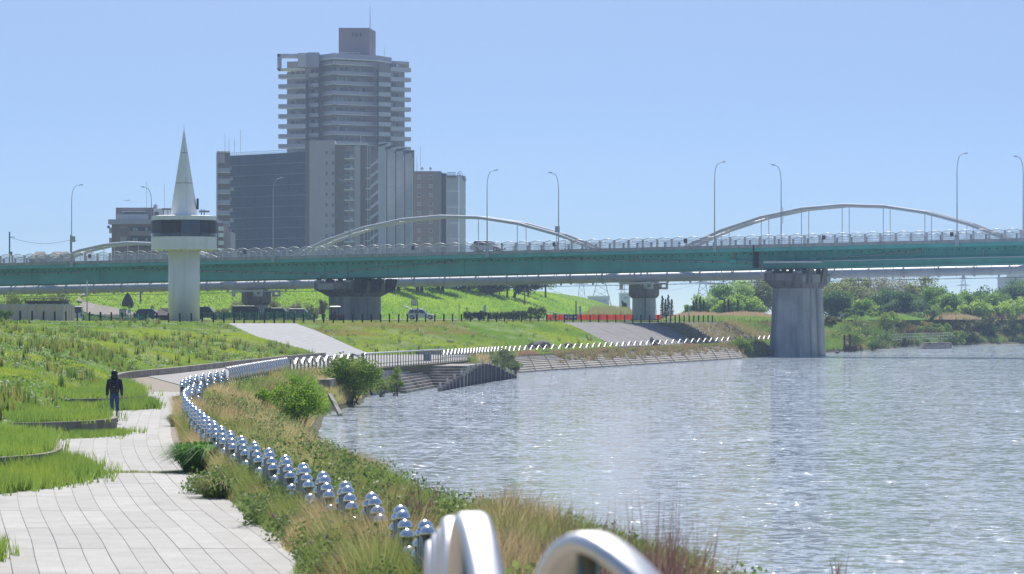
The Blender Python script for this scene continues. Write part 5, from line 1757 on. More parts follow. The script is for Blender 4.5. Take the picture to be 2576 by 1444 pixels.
def vehicle(name, label, cat, loc, rz, L, W, H, colour, kind='car', group=None, hatch=False):
    t = thing(name, label, cat, loc, rz, group)
    paint = mat('car_paint', colour, 0.28, 0.0, spec=0.6)
    hb = H * (0.56 if kind == 'car' else 0.5)
    x0, x1 = -L / 2, L / 2
    z0 = 0.28

    def ring(y, inset):
        if kind == 'car':
            pr = [(x0 + 0.1, z0), (x0 + inset, z0 + 0.3), (x0 + 0.04 + inset, hb - 0.1), (x0 + 0.2, hb), (x1 - L * 0.30, hb), (x1 - 0.35, hb - 0.16), (x1 - inset, hb - 0.42), (x1 - 0.02 - inset, z0 + 0.12), (x1 - 0.2, z0)]
        else:
            pr = [(x0 + 0.05, z0), (x0 + inset, z0 + 0.3), (x0 + 0.03, hb), (x0 + 0.06, hb), (x1 - 0.75, hb), (x1 - 0.3, hb - 0.1), (x1 - inset, hb - 0.3), (x1 - inset, z0 + 0.1), (x1 - 0.15, z0)]
        return [(x, y, z) for x, z in pr]
    MB().loft([ring(-W / 2 + 0.08, 0.14), ring(-W / 2, 0.05), ring(W / 2, 0.05), ring(W / 2 - 0.08, 0.14)]).build('body', paint, t, world=False)
    w0, w1 = W / 2 - 0.06, W / 2 - 0.2
    if kind == 'car':
        c0, c1, r0, r1 = x0 + 0.12, x1 - L * 0.27, x0 + 0.55, x1 - L * 0.46
    else:
        c0, c1, r0, r1 = x0 + 0.03, x1 - 0.55, x0 + 0.12, x1 - 1.35
    MB().loft([[(c0, -w0, hb + 0.002), (c1, -w0, hb + 0.002), (c1, w0, hb + 0.002), (c0, w0, hb + 0.002)],
               [(r0, -w1, H - 0.04), (r1, -w1, H - 0.04), (r1, w1, H - 0.04), (r0, w1, H - 0.04)],
               [(r0 + 0.15, -w1 + 0.12, H), (r1 - 0.15, -w1 + 0.12, H), (r1 - 0.15, w1 - 0.12, H), (r0 + 0.15, w1 - 0.12, H)]]).build('cabin', paint, t, world=False)

    def side(sgn, ua, ub):
        v = []
        for u, zt in ((ua, 0.12), (ub, 0.12), (ub, 0.86), (ua, 0.86)):
            xa = c0 + (c1 - c0) * u
            xb = r0 + (r1 - r0) * u
            x = xa + (xb - xa) * zt
            y = (w0 + (w1 - w0) * zt + 0.012) * sgn
            v.append((x, y, hb + (H - hb) * zt))
        return v
    for sgn in (-1, 1):
        for ua, ub in ((0.06, 0.33), (0.36, 0.62), (0.65, 0.93)):
            a = side(sgn, ua, ub)
            b_ = [(p[0], p[1] - 0.05 * sgn, p[2]) for p in a]
            MB().loft([b_, a]).build('side_window', M['glass'], t, world=False)
    for a0, a1, nm in ((c1, r1, 'windscreen'), (c0, r0, 'rear_window')):
        sg = 1 if nm == 'windscreen' else -1
        v = []
        for zt, k in ((0.1, 1), (0.1, -1), (0.88, -1), (0.88, 1)):
            v.append((a0 + (a1 - a0) * zt + 0.02 * sg, k * (w0 - 0.1 + (w1 - w0) * zt), hb + (H - hb) * zt))
        MB().loft([[(p[0] - 0.06 * sg, p[1], p[2]) for p in v], v]).build(nm, M['glass'], t, world=False)
    wr = 0.33 if kind == 'car' else 0.32
    for wx in (x0 + L * 0.19, x1 - L * 0.19):
        for sgn in (-1, 1):
            y0 = sgn * (W / 2 - 0.2)
            wh = MB().tube([(wx, y0, wr), (wx, y0 + sgn * 0.21, wr)], wr, 16).build('wheel', M['tyre'], t, world=False)
            MB().tube([(wx, y0 + sgn * 0.205, wr), (wx, y0 + sgn * 0.222, wr)], wr * 0.62, 12).build('rim', M['rail_paint'], wh, world=False)
    for sgn in (-1, 1):
        MB().bx(x1 - 0.12, x1 + 0.005, sgn * (W / 2 - 0.32) - 0.18, sgn * (W / 2 - 0.32) + 0.18, hb - 0.42, hb - 0.25).build('headlight', M['white'], t, world=False)
        MB().bx(x0 - 0.005, x0 + 0.12, sgn * (W / 2 - 0.2) - 0.1, sgn * (W / 2 - 0.2) + 0.1, hb - 0.35, hb - 0.05).build('tail_light', mat('tail_red', (0.35, 0.02, 0.02), 0.3), t, world=False)
        MB().bx(c1 - 0.15, c1 - 0.02, sgn * (W / 2 + 0.02) - 0.09, sgn * (W / 2 + 0.02) + 0.09, hb + 0.05, hb + 0.2).build('mirror', paint, t, world=False)
    if hatch:
        MB().loft([[(x0 + 0.5, -w1, H + 0.02), (x0 + 0.5, w1, H + 0.02), (x0 + 0.5, w1, H + 0.08), (x0 + 0.5, -w1, H + 0.08)],
                   [(x0 - 0.35, -w1, H + 0.34), (x0 - 0.35, w1, H + 0.34), (x0 - 0.35, w1, H + 0.46), (x0 - 0.35, -w1, H + 0.46)],
                   [(x0 - 0.75, -w1 + 0.1, H + 0.2), (x0 - 0.75, w1 - 0.1, H + 0.2), (x0 - 0.75, w1 - 0.1, H + 0.32), (x0 - 0.75, -w1 + 0.1, H + 0.32)]]).build('open_tailgate', paint, t, world=False)
        for sgn in (-1, 1):
            MB().tube([(r0 + 0.2, sgn * (w1 - 0.1), H + 0.06), (r1 - 0.3, sgn * (w1 - 0.1), H + 0.06)], 0.03, 6).build('roof_rail', M['black'], t, world=False)
    return t


def at_p(px, Y, z=4.44):
    return (X_(px, Y), Y, z)


vehicle('parked_car', 'white estate car with its tailgate open beside the basketball hoop', 'car', at_p(1060, 462), R(-4), 4.25, 1.8, 1.55, (0.78, 0.79, 0.8), 'car', hatch=True)
cb = BR(m_at(1228, 3.0), 3.0, -0.06)
vehicle('white_car', 'white car driving on the bridge behind the railing', 'car', tuple(cb), math.atan2(BU.y, BU.x), 4.4, 1.7, 1.5, (0.75, 0.76, 0.78), 'car')
VG = 'vans parked behind the green net fence'
vehicle('parked_van', 'dark grey van just right of the white tower foot', 'van', at_p(519, 452), R(-6), 3.6, 1.7, 1.9, (0.06, 0.075, 0.09), 'van', VG)
vehicle('parked_van', 'large dark van, biggest in the row, before the pipe bridge pier', 'van', at_p(626, 445), R(-3), 4.6, 1.75, 1.98, (0.025, 0.035, 0.05), 'van', VG)
vehicle('parked_van', 'dark green van right of the pipe bridge pier', 'van', at_p(699, 452), R(-3), 4.2, 1.7, 1.7, (0.03, 0.07, 0.075), 'van', VG)
vehicle('parked_van', 'pale fronted van at the right end of the parked row', 'van', at_p(757, 455), R(-3), 3.6, 1.6, 1.6, (0.25, 0.32, 0.33), 'van', VG)
vehicle('parked_car', 'dark teal car in front of the small brown hut', 'car', at_p(381, 430), R(-4), 4.4, 1.75, 1.5, (0.03, 0.09, 0.1), 'car')
vehicle('small_truck', 'white small truck at the end of the beige panel fence', 'truck', at_p(196, 410), R(95), 3.4, 1.5, 1.8, (0.7, 0.72, 0.74), 'van')
# vehicles on the levee crest
for px, py, lab in ((1072, 727, 'pale car parked on the levee crest behind the pines'), (1130, 731, 'blue tarpaulin truck on the levee crest')):
    p = on_levee(px, py + 3)
    vehicle('levee_car', lab, 'car', (p.x, p.y + 6, p.z + 0.6), R(10), 4.2, 1.7, 1.6, (0.5, 0.55, 0.6), 'van')

# ------------------------------------------------------------------ beige panel fence, hut, signs
M['beige'] = mat('beige_panel', (0.68, 0.56, 0.44), 0.85, var=0.12, vscale=0.8)
t = thing('panel_fence', 'tall beige panel fence with grey posts at the left', 'fence', (X_(100, 330), 330, 4.4))
xs = [-8, 11, 30, 47, 73, 79, 101, 124, 146, 160, 167, 173, 178, 184, 189]
xs = [-20, 2, 24, 46, 68, 90, 112, 135, 157, 165, 172, 179, 187]
for k in range(len(xs) - 1):
    Y0, Y1 = 332, 332
    if k >= 8:
        Y0 += (k - 8) * 5; Y1 = Y0 + 5
    a, b_ = (X_(xs[k], Y0), Y0), (X_(xs[k + 1], Y1), Y1)
    wbox(a, b_, 0.04, ln((a, b_)) - 0.04, -0.03, 0.03, 4.0, Z_(767, 332)).build('panel', M['beige'], t)
    wbox(a, b_, -0.06, 0.06, -0.06, 0.12, 4.0, Z_(764, 332)).build('post', M['grey_paint'], t)
wbox((X_(-20, 332), 332), (X_(157, 332), 332), 0, X_(157, 332) - X_(-20, 332), -0.05, 0.05, Z_(766.8, 332), Z_(765, 332)).build('top_rail', M['grey_paint'], t)
# low dark roofed shed behind it
t = thing('low_shed', 'low shed with dark flat roof and railing behind the beige fence', 'shed', (X_(115, 400), 400, 4))
MB().bx(X_(68, 400), X_(156, 400), 400, 404, 4.3, Z_(763, 400)).build('wall', M['concrete_dark'], t)
MB().bx(X_(66, 400), X_(158, 400), 399, 405, Z_(763, 400) + 0.004, Z_(757, 400)).build('roof', mat('dark_roof', (0.035, 0.025, 0.028), 0.8), t)
MB().tube([(X_(66, 400), 399.2, Z_(750.5, 400)), (X_(158, 400), 399.2, Z_(751, 400))], 0.05, 6).build('roof_rail', M['dark_steel'], t)
for px in (66, 90, 112, 135, 157):
    MB().tube([(X_(px, 400), 399.2, Z_(757, 400)), (X_(px, 400), 399.2, Z_(750.5, 400))], 0.04, 6).build('rail_post', M['dark_steel'], t)
t = thing('garden_hut', 'small hut with dark brown pitched roof left of the tower foot', 'hut', (X_(412, 420), 420, 4))
MB().bx(X_(398, 420), X_(432, 420), 420, 422.4, 4.3, Z_(792, 420)).build('wall', mat('hut_wood', (0.1, 0.07, 0.06), 0.9), t)
MB().loft([[(X_(388, 420), 419.4, Z_(793, 420)), (X_(440, 420), 419.4, Z_(793, 420)), (X_(440, 420), 423, Z_(793, 420)), (X_(388, 420), 423, Z_(793, 420))],
           [(X_(402, 420), 420.8, Z_(775, 420)), (X_(436, 420), 420.8, Z_(775, 420)), (X_(436, 420), 421.6, Z_(775, 420)), (X_(402, 420), 421.6, Z_(775, 420))]]).build('roof', mat('hut_roof', (0.13, 0.085, 0.09), 0.8), t)


def board(px0, px1, y0, y1, Y, label, face, legs=True, name='notice_board', cat='sign', frame=None):
    t = thing(name, label, cat, (X_((px0 + px1) / 2, Y), Y, 4.0))
    fo = MB().bx(X_(px0, Y), X_(px1, Y), Y, Y + 0.08, Z_(y1, Y), Z_(y0, Y)).build('panel', face, t)
    if frame:
        for a, b_, c, d in ((px0 - 0.8, px1 + 0.8, y0 - 1.0, y0), (px0 - 0.8, px0, y0, y1), (px1, px1 + 0.8, y0, y1)):
            MB().bx(X_(a, Y), X_(b_, Y), Y - 0.05, Y + 0.1, Z_(d, Y) + 0.001, Z_(c, Y)).build('frame', frame, fo)
    if legs:
        for px in (px0 + 0.6, px1 - 0.6):
            MB().tube([(X_(px, Y), Y + 0.13, 4.3), (X_(px, Y), Y + 0.13, Z_(y0, Y))], 0.045, 6).build('leg', frame or M['grey_paint'], t)
    return t, fo


teal = mat('teal_frame', (0.03, 0.17, 0.15), 0.5)
pale = mat('pale_board', (0.42, 0.46, 0.44), 0.6, var=0.2, vscale=3)
board(301, 317, 778, 797, 400, 'pale notice board with green frame at the left of the plaza', pale, frame=teal)
board(321, 329, 778, 788, 402, 'small grey sign beside the green framed board', mat('grey_sign', (0.4, 0.43, 0.45), 0.5))
board(563, 582, 787, 800, 470, 'green board behind the parked vans', mat('green_board', (0.05, 0.2, 0.17), 0.6))
_, fo = board(1207.5, 1216.5, 782, 804, 440, 'tall map board with green frame beside the hedge', pale, frame=teal)
for k in range(5):
    MB().bx(X_(1208.6, 440), X_(1215.4 - (k * 3 % 4), 440), 439.96, 440.0, Z_(785.6 + k * 3.4, 440), Z_(785 + k * 3.4, 440)).build('map_line', mat('map_ink', (0.2, 0.25, 0.25), 0.7), fo)
board(1391, 1400, 788, 801, 415, 'small pale blue board near the traffic cone', mat('blue_board', (0.35, 0.45, 0.52), 0.6))
sky_b = mat('banner_blue', (0.12, 0.36, 0.75), 0.7, var=0.7, vscale=2.5, col2=(0.7, 0.78, 0.85), trans=0.3)
for px, y0, y1, Y, lab in ((1219.5, 768, 798, 445, 'blue and white banner flag behind the map board'), (1459, 770, 792, 470, 'blue and white banner flag behind the orange mesh fence')):
    t = thing('banner_flag', lab, 'banner', (X_(px, Y), Y, 4.0))
    MB().tube([(X_(px + 3, Y), Y, 4.3), (X_(px + 3, Y), Y, Z_(y0 - 1, Y))], 0.03, 6).build('pole', M['white'], t)
    rings = []
    for u in np.linspace(0, 1, 8):
        z = Z_(y0 + (y1 - y0) * u, Y)
        xo = X_(px - 3 + 2 * u, Y)
        rings.append([(xo, Y + 0.05 + 0.1 * math.sin(5 * u), z), (X_(px + 3, Y), Y + 0.0, z), (X_(px + 3, Y), Y + 0.03, z), (xo, Y + 0.08 + 0.1 * math.sin(5 * u), z)])
    MB().loft(rings).build('cloth', sky_b, t)
# posts and poles
for px, y0, Y, r_, m_, lab, nm in ((219, 707, 340, 0.06, M['rail_paint'], 'thin tall white pole behind the bollards at left', 'flag_pole'), (353, 728, 505, 0.13, M['b_brown'], 'brown post on the levee slope left of the tower', 'brown_post'),
                                   (1155, 775, 425, 0.06, M['rail_paint'], 'white signpost right of the white car', 'sign_post'), (1733, 780, 420, 0.06, M['rail_paint'], 'white signpost behind the bollards on the revetment crest', 'sign_post'),
                                   (1449, 759, 480, 0.1, M['b_brown'], 'dark brown post behind the blue boxes', 'brown_post'), (1321, 725, 640, 0.13, M['b_brown'], 'tall brown post on the levee slope near the leaning pine', 'brown_post')):
    if nm == 'brown_post' and px != 1449:
        p = on_levee(px, 756 if px == 353 else 768)
        b0, Y = p.z - 0.3, p.y
        x0 = p.x
    else:
        b0, x0 = 4.3, X_(px, Y)
    t = thing(nm, lab, 'post', (x0, Y, b0))
    MB().tube([(x0, Y, b0), (x0, Y, Z_(y0, Y))], r_, 8).build('pole', m_, t, smooth=True)
    MB().bx(x0 - r_ * 1.3, x0 + r_ * 1.3, Y - r_ * 1.3, Y + r_ * 1.3, Z_(y0, Y), Z_(y0, Y) + (0.45 if nm == 'sign_post' else 0.06)).build('cap', M['grey_paint'] if nm == 'sign_post' else m_, t)
# folded dark net hung as a cone on the levee
p = on_levee(318, 769)
t = thing('net_cone', 'dark conical bundle of netting on the levee slope left of the tower', 'net', tuple(p))
MB().lathe([(0.95, 0), (0.98, 0.4), (0.72, 1.1), (0.35, 1.75), (0.08, 2.05)], tuple(p), 12).build('net', mat('net_dark', (0.045, 0.04, 0.05), 0.9, var=0.4, vscale=4, bump=0.05, bscale=8), t)
MB().tube([p + Vector((0, 0, 1.9)), p + Vector((0, 0, 2.7))], 0.04, 6).build('pole', M['dark_steel'], t)

# green net fence in front of the vans
M['gnet'] = mat('green_net', (0.02, 0.22, 0.14), 0.8, alpha=0.42)
t = thing('green_net_fence', 'green mesh fence on thin posts in front of the parked vans', 'fence', (X_(660, 438), 438, 4))
gx = list(range(536, 790, 23))
for k, px in enumerate(gx):
    MB().tube([(X_(px, 438), 438, 4.3), (X_(px, 438), 438, 5.55 + 0.15 * (k % 2))], 0.045, 6).build('post', mat('net_post', (0.3, 0.5, 0.45), 0.5), t)
    if k + 1 < len(gx):
        MB().bx(X_(px, 438), X_(gx[k + 1], 438), 438.05, 438.07, 4.4, 5.5).build('net_sheet', M['gnet'], t)
t = thing('green_net_fence', 'low green mesh fence behind the bollards left of the tower', 'fence', (X_(270, 392), 392, 4))
gx = [208, 236, 264, 292, 320, 348, 372]
for k, px in enumerate(gx):
    MB().tube([(X_(px, 392), 392, 4.3), (X_(px, 392), 392, 5.3)], 0.04, 6).build('post', mat('net_post', (0.3, 0.5, 0.45), 0.5), t)
    if k + 1 < len(gx):
        MB().bx(X_(px, 392), X_(gx[k + 1], 392), 392.05, 392.07, 4.4, 5.2).build('net_sheet', M['gnet'], t)
# orange safety mesh
M['orange'] = mat('orange_mesh', (0.95, 0.21, 0.03), 0.7, var=0.15, vscale=1.5, trans=0.5)
t = thing('orange_mesh_fence', 'long bright orange safety mesh around the pipe bridge pier', 'fence', (X_(1520, 455), 455, 4))
gx = list(range(1374, 1680, 17))
for k, px in enumerate(gx):
    Yk = 450 - 0.01 * (px - 1374)
    MB().tube([(X_(px, Yk), Yk, 4.3), (X_(px, Yk), Yk, 5.28)], 0.03, 6).build('stake', M['dark_steel'], t)
    if k + 1 < len(gx):
        Y2 = 450 - 0.01 * (gx[k + 1] - 1374)
        x0, x1 = X_(px, Yk), X_(gx[k + 1], Y2)
        rings = []
        for u in np.linspace(0, 1, 5):
            sag = 0.05 * math.sin(math.pi * u)
            xx, yy = x0 + (x1 - x0) * u, Yk + (Y2 - Yk) * u + 0.06 * math.sin(7 * u + k)
            rings.append([(xx, yy, 4.4), (xx, yy + 0.02, 4.4), (xx, yy + 0.02, 5.2 - sag), (xx, yy, 5.2 - sag)])
        MB().loft(rings).build('mesh_sheet', M['orange'], t)
# blue boxes
for k, (px, c) in enumerate(((1424, (0.04, 0.07, 0.28)), (1436, (0.05, 0.16, 0.3)), (1447, (0.06, 0.06, 0.22)))):
    t = thing('blue_bin', ('dark blue plastic bin, left of the three by the orange mesh', 'teal blue plastic bin, middle of the three by the orange mesh', 'violet blue plastic bin, right of the three by the orange mesh')[k], 'bin', at_p(px, 443))
    x0 = X_(px, 443)
    MB().loft([[(x0 - 0.26, 442.7, 4.430), (x0 + 0.26, 442.7, 4.430), (x0 + 0.26, 443.3, 4.430), (x0 - 0.26, 443.3, 4.430)], [(x0 - 0.3, 442.65, 5.130), (x0 + 0.3, 442.65, 5.130), (x0 + 0.3, 443.35, 5.130), (x0 - 0.3, 443.35, 5.130)]]).build('body', mat('bin_blue', c, 0.5), t)
    MB().bx(x0 - 0.32, x0 + 0.32, 442.62, 443.38, 5.132, 5.200).build('rim', mat('bin_rim', tuple(min(1, v * 1.6) for v in c), 0.5), t)
    MB().bx(x0 - 0.14, x0 + 0.14, 442.6, 442.64, 4.730, 4.930).build('label', M['white'], t)
# traffic cone
t = thing('traffic_cone', 'dark red traffic cone among the bollards left of the orange mesh', 'traffic cone', (X_(1385, 392), 392, 4.15))
MB().lathe([(0.18, 0.04), (0.03, 0.78)], (X_(1385, 392), 392, 4.15), 12).build('cone', mat('cone_red', (0.35, 0.05, 0.03), 0.6), t)
MB().bx(X_(1385, 392) - 0.22, X_(1385, 392) + 0.22, 391.78, 392.22, 4.12, 4.19).build('base', M['black'], t)
# basketball hoop
t = thing('basketball_hoop', 'basketball hoop with white fan shaped backboard on the plaza', 'basketball hoop', at_p(1050, 450))
hx, hy = X_(1050.5, 450), 450.0
MB().tube([(hx, hy, 4.0), (hx, hy, Z_(769, 450))], 0.07, 8).build('pole', mat('hoop_blue', (0.05, 0.15, 0.3), 0.5), t)
MB().tube([(hx, hy, Z_(771, 450)), (hx, hy, Z_(765, 450)), (hx - 0.25, hy - 0.3, Z_(767, 450)), (hx - 0.5, hy - 0.75, Z_(768, 450))], 0.07, 8).build('arm', mat('hoop_red', (0.6, 0.1, 0.05), 0.5), t)
cx_, cz = X_(1043, 450), Z_(761, 450)
poly = [(-0.46, -0.5), (0.46, -0.5), (0.48, 0.1), (0.38, 0.38), (0.2, 0.5), (-0.2, 0.5), (-0.38, 0.38), (-0.48, 0.1)]
poly = [(a * 0.98, b_ * 0.86) for a, b_ in poly]
bd = MB().loft([[(cx_ + a, hy - 0.80, cz + b_) for a, b_ in poly], [(cx_ + a, hy - 0.77, cz + b_) for a, b_ in poly]]).build('backboard', M['white'], t)
MB().tube([(cx_ + a, hy - 0.82, cz + b_) for a, b_ in poly + poly[:1]], 0.03, 5).build('board_edge', M['black'], bd)
MB().tube([(cx_ + a, hy - 0.82, cz + b_) for a, b_ in ((-0.2, -0.3), (0.2, -0.3), (0.2, 0.08), (-0.2, 0.08), (-0.2, -0.3))], 0.02, 4).build('target_square', M['black'], bd)
MB().tube([(cx_ + 0.2 * math.cos(a), hy - 1.05 + 0.2 * math.sin(a), cz - 0.32) for a in np.linspace(0, 2 * math.pi, 13)], 0.018, 5).build('ring', mat('ring_orange', (0.7, 0.15, 0.04), 0.5), t)
# stair handrails on the levee
for k, (a, b_, lab) in enumerate((((1393, 744), (1505, 779), 'upper white handrail running down the levee steps'), ((1375, 788), (1425, 793), 'lower white handrail at the foot of the levee'))):
    if k == 0:
        p, q_ = on_levee(*a), on_levee(*b_)
    else:
        p, q_ = Vector(at_p(1375, 500, 4.6)), Vector(at_p(1430, 492, 4.1))
    t = thing('handrail', lab, 'handrail', tuple(p))
    for dz_ in (0.9, 0.5):
        MB().tube([p + Vector((0, -0.3, dz_ + 0.2)), q_ + Vector((0, -0.3, dz_ + 0.2))], 0.045, 6).build('bar', M['rail_paint'], t)
    for u in np.linspace(0, 1, 7):
        r_ = p + (q_ - p) * u
        MB().tube([r_ + Vector((0, -0.3, -0.3)), r_ + Vector((0, -0.3, 1.1))], 0.045, 6).build('post', M['rail_paint'], t)

# ------------------------------------------------------------------ boulders, mooring frame, far landing
M['rock'] = mat('boulder', (0.17, 0.155, 0.14), 0.95, var=0.4, vscale=1.5, bump=0.06, bscale=4)


def rock(label, loc, sx, sy, sz, seed, tilt=0.0):
    r_ = np.random.default_rng(seed)
    me = bpy.data.meshes.new('boulder')

    bm = bmesh.new()
    bmesh.ops.create_icosphere(bm, subdivisions=2, radius=1.0)
    ph = r_.random(9) * 6
    for v in bm.verts:
        c = v.co
        d = 1 + 0.18 * math.sin(2.3 * c.x + ph[0]) + 0.15 * math.sin(3.1 * c.y + ph[1]) + 0.14 * math.sin(3.7 * c.z + ph[2]) + r_.uniform(-0.07, 0.07)
        v.co = Vector((c.x * sx * d, c.y * sy * d, c.z * sz * d))
        v.co.x += v.co.z * tilt
    bm.to_mesh(me)
    bm.free()
    me.materials.append(M['rock'])
    return tag(link('boulder', me, None, loc), label, 'boulder', 'boulders on the bank')


for i, (px, py, Y, sx, sz, tl, lab) in enumerate(((1362, 866, 318, 0.95, 0.5, 0.2, 'large dark boulder behind the wavy railing left of centre'), (1341, 870, 316, 0.45, 0.3, 0, 'small boulder at the left foot of the large dark boulder'),
                                                  (1432, 868, 335, 0.5, 0.28, 0, 'low rounded boulder just behind the wavy railing'), (1643, 860, 364, 0.34, 0.55, -0.3, 'upright boulder standing by the shaded concrete slope'),
                                                  (1652, 862, 366, 0.3, 0.32, 0, 'boulder lower right beside the upright boulder'), (1125, 862, 318, 0.5, 0.22, 0, 'pale low stone lying in the grassy slope'))):
    p = P(px, py, Y)
    rock(lab, tuple(p), sx, sx * 0.8, sz, i + 5, tl)
r_ = np.random.default_rng(2)
for k in range(22):
    px = 1902 + 36 * k / 21
    u = r_.random()
    p = P(px, 868 + 22 * u * (0.4 + 0.6 * (px - 1900) / 36), 402 - 8 * u)
    o = rock('rough riprap boulder left of the river pier, %s counted from the left' % ordn(k + 1), tuple(p), 0.45 + 0.25 * r_.random(), 0.45, 0.25, 40 + k)
    o['group'] = 'riprap beside the river pier'
M['rust'] = mat('rusty_steel', (0.10, 0.045, 0.035), 0.85, var=0.4, vscale=3)
t = thing('mooring_frame', 'rusty mooring frame with two upright posts at the water edge', 'mooring frame', at_p(2133, 443, 0))
Y = 443.0
MB().bx(X_(2120, Y), X_(2153, Y), Y, Y + 1.4, -0.6, Z_(870, Y)).build('box', M['rust'], t)
for a, b_, y0 in ((2123, 2127.5, 843), (2136, 2141.5, 841)):
    MB().bx(X_(a, Y), X_(b_, Y), Y + 0.3, Y + 0.6, Z_(870, Y), Z_(y0, Y)).build('post', M['rust'], t)
MB().bx(X_(2127, Y), X_(2136, Y), Y + 0.35, Y + 0.5, Z_(866, Y), Z_(864, Y)).build('crossbar', M['rail_paint'], t)
t = thing('grid_railing', 'white grid railing along the far landing at right', 'railing', at_p(2290, 482, 1.5))
pa, pb = P(2210, 858, 470), P(2395, 852, 500)
for k in range(34):
    p = pa + (pb - pa) * (k / 33)
    MB().tube([p, p + Vector((0, 0, 0.95))], 0.022, 5).build('bar', M['rail_paint'], t)
for dz_ in (0.1, 0.52, 0.95):
    MB().tube([pa + Vector((0, 0, dz_)), pb + Vector((0, 0, dz_))], 0.02, 5).build('rail', M['rail_paint'], t)
t = thing('landing_steps', 'dark concrete landing steps at the far right bank', 'steps', at_p(2355, 488, 0))
for k in range(3):
    Yk = 480 + 2.2 * k
    MB().obox((X_(2318 + 4 * k, Yk), Yk, -0.8), (X_(2392, Yk) - X_(2318, Yk), 2.5, 0), (0, 4, 0), (0, 0, 0.8 + 0.28 + 0.3 * k)).build('step', M['step'], t)
t = thing('white_sign', 'small white sign among the bushes on the far right bank', 'sign', P(2251, 806, 500))
p = P(2251, 806, 500)
MB().bx(p.x - 0.35, p.x + 0.35, p.y, p.y + 0.06, p.z, p.z + 0.6).build('panel', M['white'], t)
MB().tube([p - Vector((0, -0.1, 1.5)), p + Vector((0, 0.1, 0.3))], 0.04, 6).build('leg', M['grey_paint'], t)
# concrete shoulder below the pipe bridge at far left
# a gull in the air, a duck on the water
t = thing('flying_bird', 'tiny gull gliding in the sky left of the white tower', 'bird', P(320, 506, 500))
p = P(320, 506, 500)
MB().loft([[p + Vector((-0.75, 0.1, 0.06)), p + Vector((-0.75, 0.2, 0.06)), p + Vector((-0.75, 0.2, 0.08)), p + Vector((-0.75, 0.1, 0.08))],
           [p + Vector((-0.3, -0.1, 0.14)), p + Vector((-0.3, 0.2, 0.14)), p + Vector((-0.3, 0.2, 0.18)), p + Vector((-0.3, -0.1, 0.18))],
           [p + Vector((0, -0.14, 0)), p + Vector((0, 0.2, 0)), p + Vector((0, 0.2, 0.1)), p + Vector((0, -0.14, 0.1))],
           [p + Vector((0.3, -0.1, 0.14)), p + Vector((0.3, 0.2, 0.14)), p + Vector((0.3, 0.2, 0.18)), p + Vector((0.3, -0.1, 0.18))],
           [p + Vector((0.75, 0.1, 0.02)), p + Vector((0.75, 0.2, 0.02)), p + Vector((0.75, 0.2, 0.04)), p + Vector((0.75, 0.1, 0.04))]]).build('wings', mat('gull_grey', (0.25, 0.26, 0.28), 0.8), t)
MB().tube([p + Vector((0.05, -0.3, 0.03)), p + Vector((0, -0.1, 0.06)), p + Vector((0, 0.2, 0.06)), p + Vector((-0.05, 0.42, 0.05))], [0.03, 0.1, 0.08, 0.02], 8).build('body', M['white'], t)
t = thing('duck', 'small dark duck swimming just right of the river pier', 'duck', P(2106, 889, 424))
p = P(2106, 889, 424)
p.z = 0.02
MB().tube([p + Vector((-0.3, 0, 0.08)), p + Vector((-0.12, 0, 0.06)), p + Vector((0.12, 0, 0.06)), p + Vector((0.22, 0, 0.14)), p + Vector((0.24, 0, 0.26)), p + Vector((0.34, 0, 0.26))], [0.02, 0.13, 0.13, 0.06, 0.06, 0.015], 8).build('body', mat('duck_brown', (0.04, 0.035, 0.03), 0.8), t, smooth=True)
# ------------------------------------------------------------------ people (skin-modifier bodies)
def skin_obj(name, chains, m, parent, root, sub=2):
    """chains: lists of (x, y, z, r); points with equal coordinates are shared"""
    vs, rs, es, idx = [], [], [], {}
    for ch in chains:
        prev = None
        for x, y, z, r_ in ch:
            k = (round(x, 4), round(y, 4), round(z, 4))
            if k not in idx:
                idx[k] = len(vs)
                vs.append((x, y, z)); rs.append(r_)
            i = idx[k]
            if prev is not None and prev != i:
                es.append((prev, i))
            prev = i
    me = bpy.data.meshes.new(name)
    me.from_pydata(vs, es, [])
    me.materials.append(m)
    o = link(name, me, parent)
    md = o.modifiers.new('skin', 'SKIN')
    md.use_smooth_shade = True
    sv = me.skin_vertices[0].data if me.skin_vertices else None
    if sv is None:
        bpy.context.view_layer.objects.active = o
        sv = me.skin_vertices[0].data
    rk = (round(root[0], 4), round(root[1], 4), round(root[2], 4))
    for i, r_ in enumerate(rs):
        sv[i].radius = (r_ if not isinstance(r_, tuple) else r_[0], r_ if not isinstance(r_, tuple) else r_[1])
        sv[i].use_root = (i == idx.get(rk, 0))
    s2 = o.modifiers.new('sub', 'SUBSURF')
    s2.levels = sub
    s2.render_levels = sub
    return o


M['skin'] = mat('skin', (0.45, 0.28, 0.2), 0.6)
M['hair'] = mat('black_hair', (0.008, 0.007, 0.009), 0.45, var=0.4, vscale=40, bump=0.006, bscale=80)


